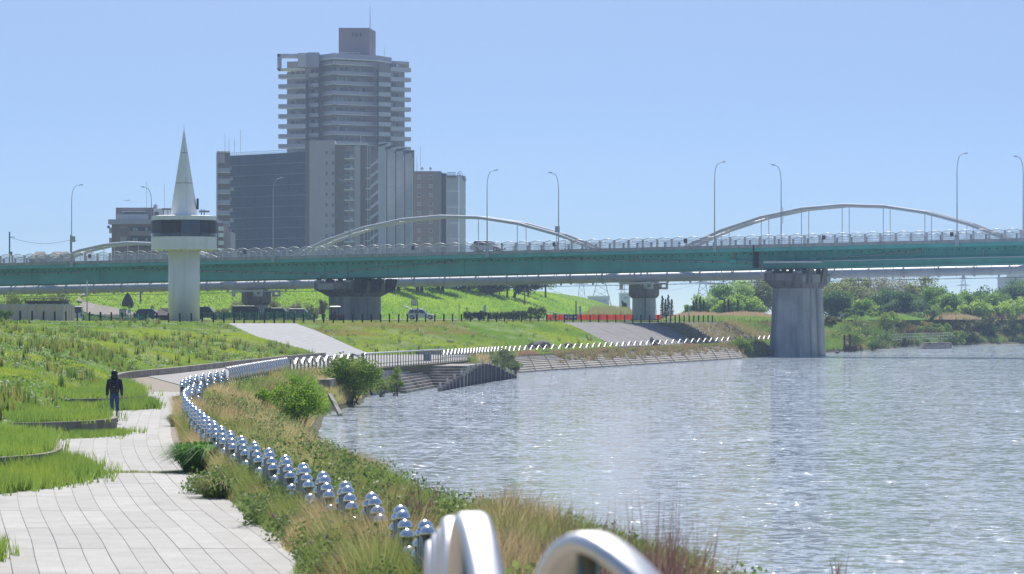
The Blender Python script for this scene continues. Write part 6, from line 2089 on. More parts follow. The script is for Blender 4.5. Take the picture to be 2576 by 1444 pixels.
def person(label, loc, rz, H, top, bottom, hair, pose='walk', long_hair=False, backpack=None, hat=None, sleeves=True, group=None):
    """local frame: faces +y"""
    t = thing('person', label, 'person', loc, rz, group)
    s = H / 1.7
    S = lambda c: [(x * s, y * s, z * s, (tuple(q * s for q in r_) if isinstance(r_, tuple) else r_ * s)) for x, y, z, r_ in c]
    pel = (0, 0, 0.92, (0.15, 0.105))
    if pose == 'sit':
        legs = {k: [pel, (k * 0.09, 0.03, 0.88, 0.085), (k * 0.11, 0.42, 0.86, 0.065), (k * 0.11, 0.44, 0.48, 0.045), (k * 0.11, 0.46, 0.44, 0.04)] for k in (-1, 1)}
    elif pose == 'walk':
        legs = {1: [pel, (0.085, 0.0, 0.86, 0.088), (0.085, 0.13, 0.48, 0.058), (0.08, 0.10, 0.10, 0.04), (0.08, 0.11, 0.06, 0.042)],
                -1: [pel, (-0.085, 0.0, 0.86, 0.088), (-0.085, 0.02, 0.48, 0.058), (-0.08, -0.20, 0.12, 0.04), (-0.08, -0.21, 0.08, 0.042)]}
    else:
        legs = {k: [pel, (k * 0.085, 0.0, 0.86, 0.088), (k * 0.10, 0.02, 0.48, 0.058), (k * 0.10, -0.01, 0.10, 0.04), (k * 0.10, 0.0, 0.06, 0.042)] for k in (-1, 1)}
    sh = 1.40
    chest = (0, 0.0, 1.25, (0.165, 0.11))
    neck = (0, -0.005, 1.45, 0.055)
    if pose == 'sit':
        arms = {k: [(0, 0, 1.37, (0.13, 0.09)), (k * 0.19, 0, sh - 0.02, 0.06), (k * 0.25, 0.1, 1.15, 0.045), (k * 0.16, 0.36, 1.08, 0.034)] for k in (-1, 1)}
    else:
        sw = 0.10 if pose == 'walk' else 0.03
        arms = {k: [(0, 0, 1.37, (0.13, 0.09)), (k * 0.19, 0, sh - 0.02, 0.06), (k * 0.235, -0.03 - sw * k * 0.4, 1.12, 0.046), (k * 0.235, 0.05 + sw * k, 0.88, 0.034)] for k in (-1, 1)}
    hands = {}
    for k in (-1, 1):
        w = arms[k][-1]
        hands[k] = w
    # one continuous body: trunk, legs, arms, neck
    ins = lambda c, d: [(x, y, z, (tuple(q - d for q in r_) if isinstance(r_, tuple) else max(0.02, r_ - d))) for x, y, z, r_ in c]
    trunk = [pel, (0, 0, 1.08, (0.135, 0.095)), chest, (0, 0, 1.37, (0.13, 0.09)), neck, (0, 0.005, 1.53, 0.06)]
    body_ch = [ins(trunk, 0.012)] + [ins(legs[k], 0.012) for k in (-1, 1)] + [ins(arms[k], 0.012) for k in (-1, 1)]
    skin_obj('body', [S(c) for c in body_ch], M['skin'], t, (0, 0, 0.92 * s))
    # head with face
    prof = [(0.0, -0.125), (0.045, -0.118), (0.07, -0.09), (0.08, -0.04), (0.085, 0.01), (0.082, 0.06), (0.06, 0.105), (0.025, 0.122), (0.0, 0.125)]
    hd = MB()
    n = 16
    rings = []
    for r_, z in prof:
        rings.append([((max(r_, 0.002) * 0.9 * math.cos(a)) * s, (max(r_, 0.002) * 1.12 * math.sin(a) + 0.01 - (0.01 if z < -0.08 else 0)) * s, (1.585 + z) * s) for a in np.linspace(0, 2 * math.pi, n + 1)[:-1]])
    hd.loft(rings)
    ho = hd.build('head', M['skin'], t, True, False)
    MB().loft([[((x) * s, (y) * s, (z) * s) for x, y, z in ((-0.012, 0.095, 1.595), (0.012, 0.095, 1.595), (0.016, 0.1, 1.555), (-0.016, 0.1, 1.555))], [((x) * s, (y) * s, (z) * s) for x, y, z in ((-0.006, 0.108, 1.59), (0.006, 0.108, 1.59), (0.012, 0.128, 1.56), (-0.012, 0.128, 1.56))]]).build('nose', M['skin'], ho, world=False)
    for k in (-1, 1):
        MB().lathe([(0.001, -0.012), (0.011, 0), (0.001, 0.012)], (k * 0.032 * s, 0.092 * s, 1.6 * s), 8).build('eye', M['black'], ho, world=False)
        MB().lathe([(0.004, -0.03), (0.016, 0), (0.004, 0.03)], (k * 0.079 * s, 0.0, 1.58 * s), 8).build('ear', M['skin'], ho, world=False)
    MB().bx(-0.022 * s, 0.022 * s, 0.085 * s, 0.1 * s, 1.522 * s, 1.53 * s).build('mouth', mat('lips', (0.3, 0.1, 0.09), 0.5), ho, world=False)
    if hair is not None:
        low = -0.17 if long_hair else -0.06
        hr = [(0.062, low), (0.108, low + 0.02), (0.118, low + 0.07), (0.108, 0.02), (0.103, 0.07), (0.078, 0.115), (0.035, 0.14), (0.002, 0.143)]
        rings = []
        for r_, z in hr:
            rings.append([(r_ * 1.0 * math.cos(a) * s, (r_ * 1.05 * math.sin(a) * (0.55 if math.sin(a) > 0.2 and z < 0.06 else 1.0) - 0.012) * s, (1.59 + z) * s) for a in np.linspace(0, 2 * math.pi, n + 1)[:-1]])
        MB().loft(rings).build('hair', hair, t, True, False)
    if hat is not None:
        MB().lathe([(0.10 * s, 1.63 * s), (0.102 * s, 1.67 * s), (0.08 * s, 1.72 * s), (0.02 * s, 1.735 * s)], (0, 0, 0), 14).build('cap', hat, t, True, False)
        MB().loft([[(x * s, y * s, z * s) for x, y, z in ((-0.08, 0.06, 1.64), (0.08, 0.06, 1.64), (0.08, 0.06, 1.65), (-0.08, 0.06, 1.65))], [(x * s, y * s, z * s) for x, y, z in ((-0.06, 0.18, 1.625), (0.06, 0.18, 1.625), (0.06, 0.18, 1.635), (-0.06, 0.18, 1.635))]]).build('cap_peak', hat, t, world=False)
    # clothes
    skin_obj('trousers', [S(c[:-1]) for c in (legs[1], legs[-1])] + [S([pel, (0, 0, 1.02, (0.142, 0.1))])], bottom, t, (0, 0, 0.92 * s))
    out = lambda c, d: [(x, y, z, (tuple(q + d for q in r_) if isinstance(r_, tuple) else r_ + d)) for x, y, z, r_ in c]
    jt = out([(0, 0, 0.90, (0.16, 0.115)), (0, 0, 1.08, (0.15, 0.11)), chest, (0, 0, 1.37, (0.13, 0.09)), (0, -0.005, 1.445, 0.055)], 0.02)
    skin_obj('jacket', [S(jt)] + [S(out([a for a in arms[k]], 0.016)[:(4 if sleeves else 3)]) for k in (-1, 1)], top, t, (0, 0, 1.25 * s))
    for k in (-1, 1):
        f = legs[k][-1]
        MB().loft([[((f[0] + dx) * s, (f[1] + dy) * s, (f[2] + dz_) * s) for dx, dz_ in ((-0.042, -0.055), (0.042, -0.055), (0.035, 0.03), (-0.035, 0.03))] for dy in (-0.07, 0.02)] +
                  [[((f[0] + dx) * s, (f[1] + 0.17) * s, (f[2] + dz_) * s) for dx, dz_ in ((-0.038, -0.055), (0.038, -0.055), (0.025, -0.01), (-0.025, -0.01))]]).build('shoe', M['black'], t, world=False)
        w = hands[k]
        pts = [(w[0], w[1], w[2], 0.026), (w[0] + k * 0.004, w[1] + 0.015, w[2] - 0.06, 0.033), (w[0] + k * 0.002, w[1] + 0.02, w[2] - 0.09, 0.03)]
        ch = [S(pts)]
        for q in range(4):
            oy = -0.027 + 0.018 * q
            L = (0.062, 0.075, 0.07, 0.055)[q]
            ch.append(S([pts[2], (w[0], w[1] + 0.02 + oy, w[2] - 0.1, 0.0095), (w[0] - k * 0.008, w[1] + 0.022 + oy, w[2] - 0.1 - L * 0.55, 0.009), (w[0] - k * 0.022, w[1] + 0.024 + oy, w[2] - 0.1 - L, 0.007)]))
        ch.append(S([pts[1], (w[0] - k * 0.01, w[1] + 0.055, w[2] - 0.065, 0.01), (w[0] - k * 0.018, w[1] + 0.068, w[2] - 0.1, 0.008)]))
        skin_obj('hand', ch, M['skin'], t, (w[0] * s, w[1] * s, w[2] * s), 1)
    if backpack is not None:
        rr = []
        for z, wx, d in ((1.02, 0.12, 0.10), (1.06, 0.145, 0.15), (1.25, 0.145, 0.16), (1.36, 0.125, 0.13), (1.41, 0.08, 0.08)):
            rr.append([(x * s, y * s, z * s) for x, y in ((-wx, -0.115), (wx, -0.115), (wx * 1.02, -0.115 - d * 0.5), (wx * 0.75, -0.115 - d), (-wx * 0.75, -0.115 - d), (-wx * 1.02, -0.115 - d * 0.5))])
        bk = MB().loft(rr).build('backpack', backpack, t, world=False)
        for k in (-1, 1):
            MB().tube([(k * 0.1 * s, -0.13 * s, 1.38 * s), (k * 0.11 * s, -0.02 * s, 1.475 * s), (k * 0.12 * s, 0.11 * s, 1.36 * s), (k * 0.13 * s, 0.1 * s, 1.12 * s), (k * 0.13 * s, -0.12 * s, 1.06 * s)], 0.02 * s, 6).build('strap', backpack, bk, world=False)
        MB().bx(-0.02 * s, 0.012 * s, -0.285 * s, -0.268 * s, 1.18 * s, 1.195 * s).build('zip_tag', M['rail_paint'], bk, world=False)
    return t


navy = mat('navy_jacket', (0.016, 0.02, 0.05), 0.7, var=0.3, vscale=8, bump=0.01, bscale=14)
jeans = mat('blue_jeans', (0.035, 0.085, 0.22), 0.85, var=0.35, vscale=9, bump=0.006, bscale=20)
pack = mat('backpack_black', (0.009, 0.009, 0.013), 0.6, var=0.3, vscale=10)
wY = 102.8
person('person in navy jacket and jeans with a dark backpack walking away on the path', (X_(288, wY), wY, 1.75), R(4), 1.66, navy, jeans, M['hair'], 'walk', True, pack)
white_s = mat('white_shirt', (0.7, 0.7, 0.7), 0.8)
dark_t = mat('dark_trousers', (0.03, 0.03, 0.04), 0.85)
person('person in white shirt and cap walking beside the hedge', at_p(1175, 432), R(-90), 1.65, white_s, dark_t, M['hair'], 'walk', hat=M['white'])
p = P(2118, 812, 492)
person('person in pale top and dark trousers walking on the far right bank', (p.x, p.y, p.z), R(5), 1.62, mat('pale_top', (0.45, 0.47, 0.52), 0.8), dark_t, M['hair'], 'walk')
p = P(2362, 864, 486)
person('tiny person sitting on the far landing steps', (p.x, p.y, p.z - 0.75), R(-60), 1.6, mat('grey_top', (0.4, 0.42, 0.45), 0.8), dark_t, M['hair'], 'sit')

# ------------------------------------------------------------------ small tractor with canopy and driver
TYr = 405.0
t = thing('canopy_tractor', 'small red mowing tractor with white canopy beside the land pier', 'tractor', at_p(845, TYr, 4.4))
x0 = X_(845, TYr)
red = mat('tractor_red', (0.28, 0.03, 0.03), 0.5)
def tb(nm, a, b_, c, d, e, f, m_, par=None):
    return MB().bx(x0 + a, x0 + b_, TYr + c, TYr + d, 4.4 + e, 4.4 + f).build(nm, m_, par or t)
tb('chassis', -0.6, 0.95, -0.4, 0.4, 0.3, 0.55, red)
MB().loft([[(x0 + 0.25, TYr - 0.3, 4.95), (x0 + 0.95, TYr - 0.25, 4.95), (x0 + 0.95, TYr + 0.25, 4.95), (x0 + 0.25, TYr + 0.3, 4.95)],
           [(x0 + 0.25, TYr - 0.25, 5.30), (x0 + 0.85, TYr - 0.18, 5.20), (x0 + 0.85, TYr + 0.18, 5.20), (x0 + 0.25, TYr + 0.25, 5.30)]]).build('bonnet', red, t)
tb('seat', -0.35, 0.02, -0.25, 0.25, 0.55, 0.75, M['black'])
for a in (-0.6, 0.35):
    for b_ in (-0.42, 0.42):
        MB().tube([(x0 + a, TYr + b_, 4.80), (x0 + a, TYr + b_, 6.11)], 0.03, 6).build('canopy_post', M['black'], t)
MB().loft([[(x0 - 0.78, TYr - 0.55, 6.10), (x0 + 0.62, TYr - 0.55, 6.10), (x0 + 0.62, TYr + 0.55, 6.10), (x0 - 0.78, TYr + 0.55, 6.10)],
           [(x0 - 0.8, TYr - 0.57, 6.20), (x0 + 0.64, TYr - 0.57, 6.20), (x0 + 0.64, TYr + 0.57, 6.20), (x0 - 0.8, TYr + 0.57, 6.20)],
           [(x0 - 0.6, TYr - 0.4, 6.28), (x0 + 0.45, TYr - 0.4, 6.28), (x0 + 0.45, TYr + 0.4, 6.28), (x0 - 0.6, TYr + 0.4, 6.28)]]).build('canopy', M['white'], t)
for a, r_ in ((-0.4, 0.45), (0.65, 0.32)):
    for b_ in (-0.5, 0.5):
        MB().tube([(x0 + a, TYr + b_ - 0.09, 4.4 + r_), (x0 + a, TYr + b_ + 0.09, 4.4 + r_)], r_, 14).build('wheel', M['tyre'], t)
MB().tube([(x0 + 0.1, TYr, 5.20), (x0 + 0.22, TYr, 5.35)], 0.02, 6).build('steering_column', M['black'], t)
person('driver in dark clothes seated under the white tractor canopy', (x0 - 0.2, TYr, 4.4 - 0.1), R(-90), 1.6, navy, dark_t, M['hair'], 'sit')
# ------------------------------------------------------------------ grass, weeds and reeds
def tufts(pts, h, w, cols, per=5, spread=0.12, lean=0.35, seed=1, jit=0.12):
    r_ = np.random.default_rng(seed)
    n = len(pts)
    N = n * per
    b_ = np.repeat(np.asarray(pts, float), per, 0)
    H = np.repeat(h, per) * r_.uniform(0.55, 1.12, N)
    W = np.repeat(np.broadcast_to(w, (n,)), per) * r_.uniform(0.7, 1.3, N)
    a = r_.uniform(0, 2 * np.pi, N)
    sp = spread * np.sqrt(r_.random(N))
    b_[:, 0] += sp * np.cos(a)
    b_[:, 1] += sp * np.sin(a)
    a2 = r_.uniform(0, 2 * np.pi, N)
    ln_ = lean * H * r_.uniform(0.2, 1.2, N)
    tip = b_ + np.stack([np.cos(a2) * ln_, np.sin(a2) * ln_, H], 1)
    a3 = r_.uniform(-0.9, 0.9, N)
    sx, sy = np.cos(a3) * W / 2, np.sin(a3) * W / 2
    V = np.empty((N, 3, 3))
    V[:, 0] = b_ - np.stack([sx, sy, np.full(N, 0.03)], 1)
    V[:, 1] = b_ + np.stack([sx, sy, np.full(N, -0.03)], 1)
    V[:, 2] = tip
    C = np.repeat(np.asarray(cols), per, 0) * (1 + r_.uniform(-jit, jit, (N, 1)))
    return V.reshape(-1, 3), np.repeat(C, 3, 0)


def stuff(name, label, cat, parts, m_=None):
    V = np.concatenate([p[0] for p in parts])
    C = np.concatenate([p[1] for p in parts])
    o = link(name, fast_mesh(name, V, 3, m_ or M['grass'], np.clip(C * (1.35 if m_ is None else 1.1), 0, 1)))
    return tag(o, label, cat, kind='stuff')


def mixc(a, b_, t):
    t = np.asarray(t)[:, None]
    return np.asarray(a) * (1 - t) + np.asarray(b_) * t


def rail_bulk(rl, s):
    x = np.clip(s * KS, 0, NT - 1.001)
    i = x.astype(int)
    f = (x - i)[:, None]
    return rl[i] * (1 - f) + rl[i + 1] * f


HG = np.array([[hill_pt(i, k / 20) for k in range(21)] for i in range(NT)])
BG = np.array([[bank_pt(i, k / 20) for k in range(21)] for i in range(NT)])


def grid_at(Gd, s, t):
    x = np.clip(s * KS, 0, NT - 1.001)
    i = x.astype(int); f = (x - i)[:, None]
    y = np.clip(t * 20, 0, 19.999)
    j = y.astype(int); g_ = (y - j)[:, None]
    return (Gd[i, j] * (1 - f) + Gd[i + 1, j] * f) * (1 - g_) + (Gd[i, j + 1] * (1 - f) + Gd[i + 1, j + 1] * f) * g_


def sample_grid(Gd, s0, s1, t0, t1, n, near=70.0, pw=1.25, seed=1):
    r_ = np.random.default_rng(seed)
    out_s, out_t = [], []
    got = 0
    # weights from cell areas
    ii = np.arange(int(s0 * KS), int(s1 * KS))
    cells, wts = [], []
    for i in ii:
        for j in range(int(t0 * 20), max(int(t0 * 20) + 1, int(math.ceil(t1 * 20)))):
            jj = min(j, 19)
            a, b_, c = Gd[i, jj], Gd[i + 1, jj], Gd[i, jj + 1]
            ar = np.linalg.norm(np.cross(b_ - a, c - a))
            if a[1] < 12:
                continue
            px = a[0] / a[1] * F + CX
            if px < -500 or px > 3200:
                continue
            cells.append((i, jj))
            wts.append(ar * min(1.0, near / max(a[1], 1)) ** pw)
    cells = np.array(cells); wts = np.array(wts); wts /= wts.sum()
    pick = r_.choice(len(cells), n, p=wts)
    s = (cells[pick, 0] + r_.random(n)) / KS
    t = (cells[pick, 1] + r_.random(n)) / 20
    k = (s >= s0) & (s <= s1) & (t >= t0) & (t <= t1)
    return s[k], t[k]


re_ = np.array(ramp_edges)


def off_ramp(s, t, pad=0.02):
    sl = np.interp(t, re_[:, 0], re_[:, 1]); sr = np.interp(t, re_[:, 0], re_[:, 2])
    return ~((s > sl - pad * 0.5) & (s < sr + pad * 0.5))


# slope between walk and plaza
s, t = sample_grid(HG, 3.2, 15.4, 0.0, 1.0, 150000, 120, 1.1, 21)
k = off_ramp(s, t)
s, t = s[k], t[k]
p = grid_at(HG, s, t)
px = p[:, 0] / p[:, 1] * F + CX
py = H0 + (E - p[:, 2]) * F / p[:, 1]
# keep off the concrete slope
edge = np.interp(t, [0, 1], [1556, 1408])
k = ~((px > edge) & (s > 14.0))
s, t, p, px, py = s[k], t[k], p[k], px[k], py[k]
f1 = fbm(p[:, 0] * 0.16, p[:, 1] * 0.07)
f2_ = fbm(p[:, 0] * 0.5 + 9, p[:, 1] * 0.25 + 4)
f3 = fbm(p[:, 0] * 0.11 + 30, p[:, 1] * 0.05 + 8)
col = mixc((0.31, 0.39, 0.05), (0.19, 0.31, 0.05), np.clip((f1 - 0.38) * 4, 0, 1))
col = mixc((1, 1, 1), (1, 1, 1), f1) * col
pale = np.clip((f2_ - 0.56) * 6, 0, 1) * 0.75
col = col * (1 - pale[:, None]) + np.array((0.34, 0.40, 0.20)) * pale[:, None]
dk = np.clip((f3 - 0.60) * 6, 0, 1) * 0.55
col = col * (1 - dk[:, None]) + np.array((0.13, 0.22, 0.045)) * dk[:, None]
rst = np.clip((fbm(p[:, 0] * 0.12 + 60, p[:, 1] * 0.06 + 2) - 0.50) * 6, 0, 1) * np.where((t > 0.55) & (px > 700), 0.6, 0.12)
col = col * (1 - rst[:, None]) + np.array((0.34, 0.22, 0.10)) * rst[:, None]
h = 0.11 + 0.15 * f2_ + 0.2 * np.clip(f3 - 0.5, 0, 1)
h = h * np.where(px > 900, 1.25, 1.0)
stuff('hillside_grass', 'uneven bright green grass on the slope between walk and plaza', 'grass', [tufts(p, h, 0.035 + 0.00028 * p[:, 1], col, 5, 0.22, 0.35, 5)])
# taller single weeds standing out of the slope
k = np.random.default_rng(4).random(len(p)) < np.where(f3 > 0.61, 0.014, 0.001)
stuff('hillside_weeds', 'scattered taller dark weeds standing on the grassy slope', 'weeds', [tufts(p[k], 0.5 + 0.5 * f2_[k], 0.11, mixc((0.10, 0.17, 0.04), (0.24, 0.24, 0.07), np.random.default_rng(5).random(k.sum())), 9, 0.16, 0.16, 6)])


def poly_sample(poly, n, seed, z):
    r_ = np.random.default_rng(seed)
    pa = np.asarray(poly)[:, :2]
    lo, hi = pa.min(0), pa.max(0)
    q = lo + (hi - lo) * r_.random((n * 3, 2))
    ins_ = np.zeros(len(q), bool)
    j = len(pa) - 1
    for i in range(len(pa)):
        c = ((pa[i, 1] > q[:, 1]) != (pa[j, 1] > q[:, 1])) & (q[:, 0] < (pa[j, 0] - pa[i, 0]) * (q[:, 1] - pa[i, 1]) / (pa[j, 1] - pa[i, 1] + 1e-12) + pa[i, 0])
        ins_ ^= c
        j = i
    q = q[ins_][:n]
    jt_ = r_.random(len(q)) < 0.22
    q = q + np.where(jt_[:, None], r_.normal(size=q.shape) * np.array((0.3, 0.55)), 0)
    return np.c_[q, np.full(len(q), z)]


# planter beds and the grass spilling out in front of them
SKIRTS = [[(-18, 60.3), (-10.6, 61.2), (-9.3, 64.5), (-8.9, 69.3), (-9.8, 73.5), (-10.9, 76), (-11.0, 71.6), (-12.5, 70.2), (-18, 69.4)],
          [(-14.6, 88.6), (-11.9, 90.6), (-11.3, 93.4), (-11.7, 96), (-12.2, 94.2), (-13.2, 91.6), (-15.4, 90.6)],
          [(-18, 115.8), (-14.0, 116.7), (-13.2, 118.8), (-13.7, 121.5), (-14.2, 124.6), (-14.9, 121), (-16.6, 118.7), (-18.5, 118)],
          [(-9.2, 43.2), (-7.6, 44.2), (-7.35, 45.6), (-7.8, 47.6), (-9.4, 48.6)],
          [(-17.6, 104.5), (-14.6, 106), (-15.2, 112), (-17.5, 116), (-22, 116)],
          [(-21.5, 130), (-16.1, 138), (-19.2, 152), (-21.2, 168), (-26, 168)],
          [(-18.5, 88.4), (-14.2, 88.4), (-13.4, 89.8), (-16, 90.6), (-20, 90.4)]]
parts = []
for i, (poly, z) in enumerate(BED_TOP):
    q = poly_sample(poly, (5200, 6500, 9000)[i], 30 + i, z)
    f = fbm(q[:, 0] * 0.7, q[:, 1] * 0.3)
    c = mixc((0.26, 0.34, 0.05), (0.15, 0.25, 0.06), f)
    parts.append(tufts(q, 0.16 + 0.28 * f, 0.03, c, 6, 0.14, 0.4, 40 + i))
for i, poly in enumerate(SKIRTS):
    q = poly_sample(poly, (5200, 700, 1200, 1300, 1500, 4200, 600)[i], 50 + i, 1.7)
    f = fbm(q[:, 0] * 0.9 + 3, q[:, 1] * 0.35)
    c = mixc((0.27, 0.33, 0.05), (0.12, 0.22, 0.05), f)
    parts.append(tufts(q, (0.14 + 0.42 * f) * (0.75 if i in (4, 5) else (0.55 if i in (1, 6) else 1)), 0.028, c, 7, 0.13, 0.45, 60 + i))
q = np.c_[np.random.default_rng(9).uniform(-12.5, -7.4, 420), np.full(420, 70.95) + np.random.default_rng(8).normal(size=420) * 0.05, np.full(420, 1.7)]
parts.append(tufts(q, 0.05 + 0.06 * fbm(q[:, 0] * 2, q[:, 1]), 0.012, np.tile((0.2, 0.24, 0.06), (420, 1)), 5, 0.06, 0.6, 69))
stuff('bed_grass', 'lush green grass in and around the raised planter beds', 'grass', parts)

# bank between fence and water: straw grass, green weeds
s, t = sample_grid(BG, 1.6, 12.9, 0.10, 1.0, 62000, 80, 0.9, 71)
k = ~((s > 10.85) & (s < 12.4))
s, t = s[k], t[k]
p = grid_at(BG, s, t)
f1 = fbm(p[:, 0] * 0.35 + 2, p[:, 1] * 0.10 + 5)
f2_ = fbm(p[:, 0] * 0.8 + 12, p[:, 1] * 0.3)
straw = np.clip((f1 - 0.40) * 5, 0, 1) * 0.9
straw = straw * np.interp(p[:, 1], [30, 70, 100], [0.6, 0.75, 1.0])
col = mixc((0.18, 0.26, 0.06), (0.44, 0.36, 0.19), straw)
br_ = np.clip((f2_ - 0.62) * 7, 0, 1)[:, None] * 0.6
col = col * (1 - br_) + np.array((0.24, 0.15, 0.09)) * br_
f4 = fbm(p[:, 0] * 1.7 + 40, p[:, 1] * 0.8 + 3)
h = (0.22 + 0.5 * f2_) * np.interp(p[:, 1], [30, 60, 90], [0.6, 0.7, 1.0]) * (0.45 + 1.25 * np.clip(f4 * 1.6 - 0.35, 0, 1.3))
stuff('bank_weeds', 'tall straw coloured and green weeds on the bank between fence and water', 'weeds', [tufts(p, h, 0.016 + 0.00012 * p[:, 1], col, 8, 0.2, 0.75, 72, 0.3)])
# weeds along the foot of the dome fence, on both sides
r_ = np.random.default_rng(77)
n = 15000
s = 2.9 + (7.2 - 2.9) * r_.random(n) ** 1.5
a, c_ = rail_bulk(RF, s), rail_bulk(RW, s)
u = (c_ - a) / np.linalg.norm(c_ - a, axis=1)[:, None]
wd = np.interp(a[:, 1], [36, 44, 52, 62, 75, 100], [2.3, 1.8, 1.5, 1.3, 0.9, 0.55]) * (0.55 + 0.9 * vnoise(a[:, 1] * 0.45, a[:, 1] * 0))
d = -0.7 + (wd + 0.7) * r_.random(n) ** 1.2
p = a + u * d[:, None]
p[:, 2] = 1.7
f1 = fbm(p[:, 0] * 0.9 + 5, p[:, 1] * 0.33 + 15)
col = mixc((0.19, 0.24, 0.07), (0.40, 0.32, 0.17), np.clip((f1 - 0.42) * 5, 0, 1))
bb_ = np.clip((fbm(p[:, 0] * 1.3 + 70, p[:, 1] * 0.5) - 0.58) * 8, 0, 1)[:, None] * 0.8
col = col * (1 - bb_) + np.array((0.22, 0.12, 0.07)) * bb_
rim = np.clip(1.25 - np.clip(d, 0, 9) / np.maximum(wd, 0.3), 0.25, 1)
f4 = fbm(p[:, 0] * 2.4 + 40, p[:, 1] * 1.2 + 3)
h = (0.36 + 0.42 * f1) * rim * np.interp(p[:, 1], [36, 55, 75], [1.05, 1.0, 0.85]) * (0.45 + 1.25 * np.clip(f4 * 1.6 - 0.35, 0, 1.3))
stuff('fence_weeds', 'mixed weeds growing through the mushroom post fence', 'weeds', [tufts(p, h, 0.017, col, 9, 0.16, 0.8, 78, 0.3)])


def leaves(centres, rad, n_per, size, cols, seed, flat=1.0, jit=0.25):
    """leaf quads (as two triangles) gathered round centres"""
    r_ = np.random.default_rng(seed)
    n = len(centres) * n_per
    c = np.repeat(np.asarray(centres, float), n_per, 0)
    rd = np.repeat(np.broadcast_to(np.asarray(rad, float), (len(centres),)), n_per)
    d = r_.normal(size=(n, 3))
    d /= np.linalg.norm(d, axis=1)[:, None]
    d *= (rd * r_.random(n) ** 0.45)[:, None]
    d[:, 2] *= flat
    p = c + d
    a = r_.normal(size=(n, 3)); a /= np.linalg.norm(a, axis=1)[:, None]
    b_ = np.cross(a, r_.normal(size=(n, 3))); b_ /= np.linalg.norm(b_, axis=1)[:, None] + 1e-9
    sz = size * r_.uniform(0.6, 1.3, n)[:, None]
    v0, v1, v2, v3 = p - a * sz * 0.5, p + b_ * sz * 0.3, p + a * sz * 0.5, p - b_ * sz * 0.3
    V = np.stack([v0, v1, v2, v0, v2, v3], 1).reshape(-1, 3)
    C = np.repeat(np.asarray(cols), n_per, 0) * (1 + r_.uniform(-jit, jit, (n, 1)))
    return V, np.repeat(C, 6, 0)


# leafy herbs scattered over the bank
hs_, ht_ = sample_grid(BG, 2.2, 10.8, 0.12, 0.98, 900, 90, 0.9, 84)
hp_ = grid_at(BG, hs_, ht_)
hf_ = fbm(hp_[:, 0] * 0.5 + 22, hp_[:, 1] * 0.18 + 7)
hk_ = hf_ > 0.44
hp_, hf_ = hp_[hk_], hf_[hk_]
hr_ = np.random.default_rng(85)
hp_ = np.repeat(hp_, 4, 0) + np.c_[hr_.normal(size=(len(hp_) * 4, 2)) * 0.22, hr_.random(len(hp_) * 4) * 0.55 + 0.1]
stuff('bank_herbs', 'leafy green herbs growing in clumps on the river bank', 'weeds', [leaves(hp_, 0.22, 22, 0.085, mixc((0.10, 0.18, 0.04), (0.24, 0.30, 0.10), hr_.random(len(hp_))), 86)], M['leaf'])

# low leafy herbs mixed into the slope grass, some pale with seed heads
s_, t_ = sample_grid(HG, 5.2, 14.8, 0.0, 1.0, 5200, 150, 1.0, 23)
k = off_ramp(s_, t_, 0.06)
q = grid_at(HG, s_[k], t_[k])
f = fbm(q[:, 0] * 0.3 + 50, q[:, 1] * 0.13 + 6)
k = (f > 0.46) & ~((q[:, 0] / q[:, 1] * F + CX > 1380) & (s_[k] > 13.8))
q, f = q[k], f[k]
r_ = np.random.default_rng(24)
q[:, 2] += 0.08 + 0.16 * r_.random(len(q))
pl_ = r_.random(len(q)) < 0.4
c = np.where(pl_[:, None], np.array((0.36, 0.42, 0.24)), mixc((0.13, 0.24, 0.045), (0.22, 0.34, 0.06), r_.random(len(q))))
stuff('slope_herbs', 'low leafy herbs and pale seed heads in the slope grass', 'weeds', [leaves(q, 0.30, 22, 0.13, c, 25, 0.5)], M['leaf'])
# leafy herbs close along the fence
n = 1500
s_ = 2.95 + (5.6 - 2.95) * r_.random(n) ** 1.2
a, c_ = rail_bulk(RF, s_), rail_bulk(RW, s_)
u = (c_ - a) / np.linalg.norm(c_ - a, axis=1)[:, None]
wd = np.interp(a[:, 1], [36, 44, 52, 62, 75], [2.1, 1.7, 1.4, 1.1, 0.8])
d = -0.9 + (wd + 0.9) * r_.random(n)
q = a + u * d[:, None]
f = fbm(q[:, 0] * 1.1 + 5, q[:, 1] * 0.45 + 31)
k = f > 0.45
q, f, d, wd = q[k], f[k], d[k], wd[k]
q[:, 2] = 1.74 + 0.55 * r_.random(len(q)) * np.clip(1.2 - np.clip(d, 0, 9) / wd, 0.15, 1)
c = mixc((0.09, 0.17, 0.035), (0.25, 0.30, 0.11), r_.random(len(q)))
stuff('fence_herbs', 'small leaved green herbs tangled along the fence foot', 'weeds', [leaves(q, 0.17, 30, 0.055, c, 26)], M['leaf'])

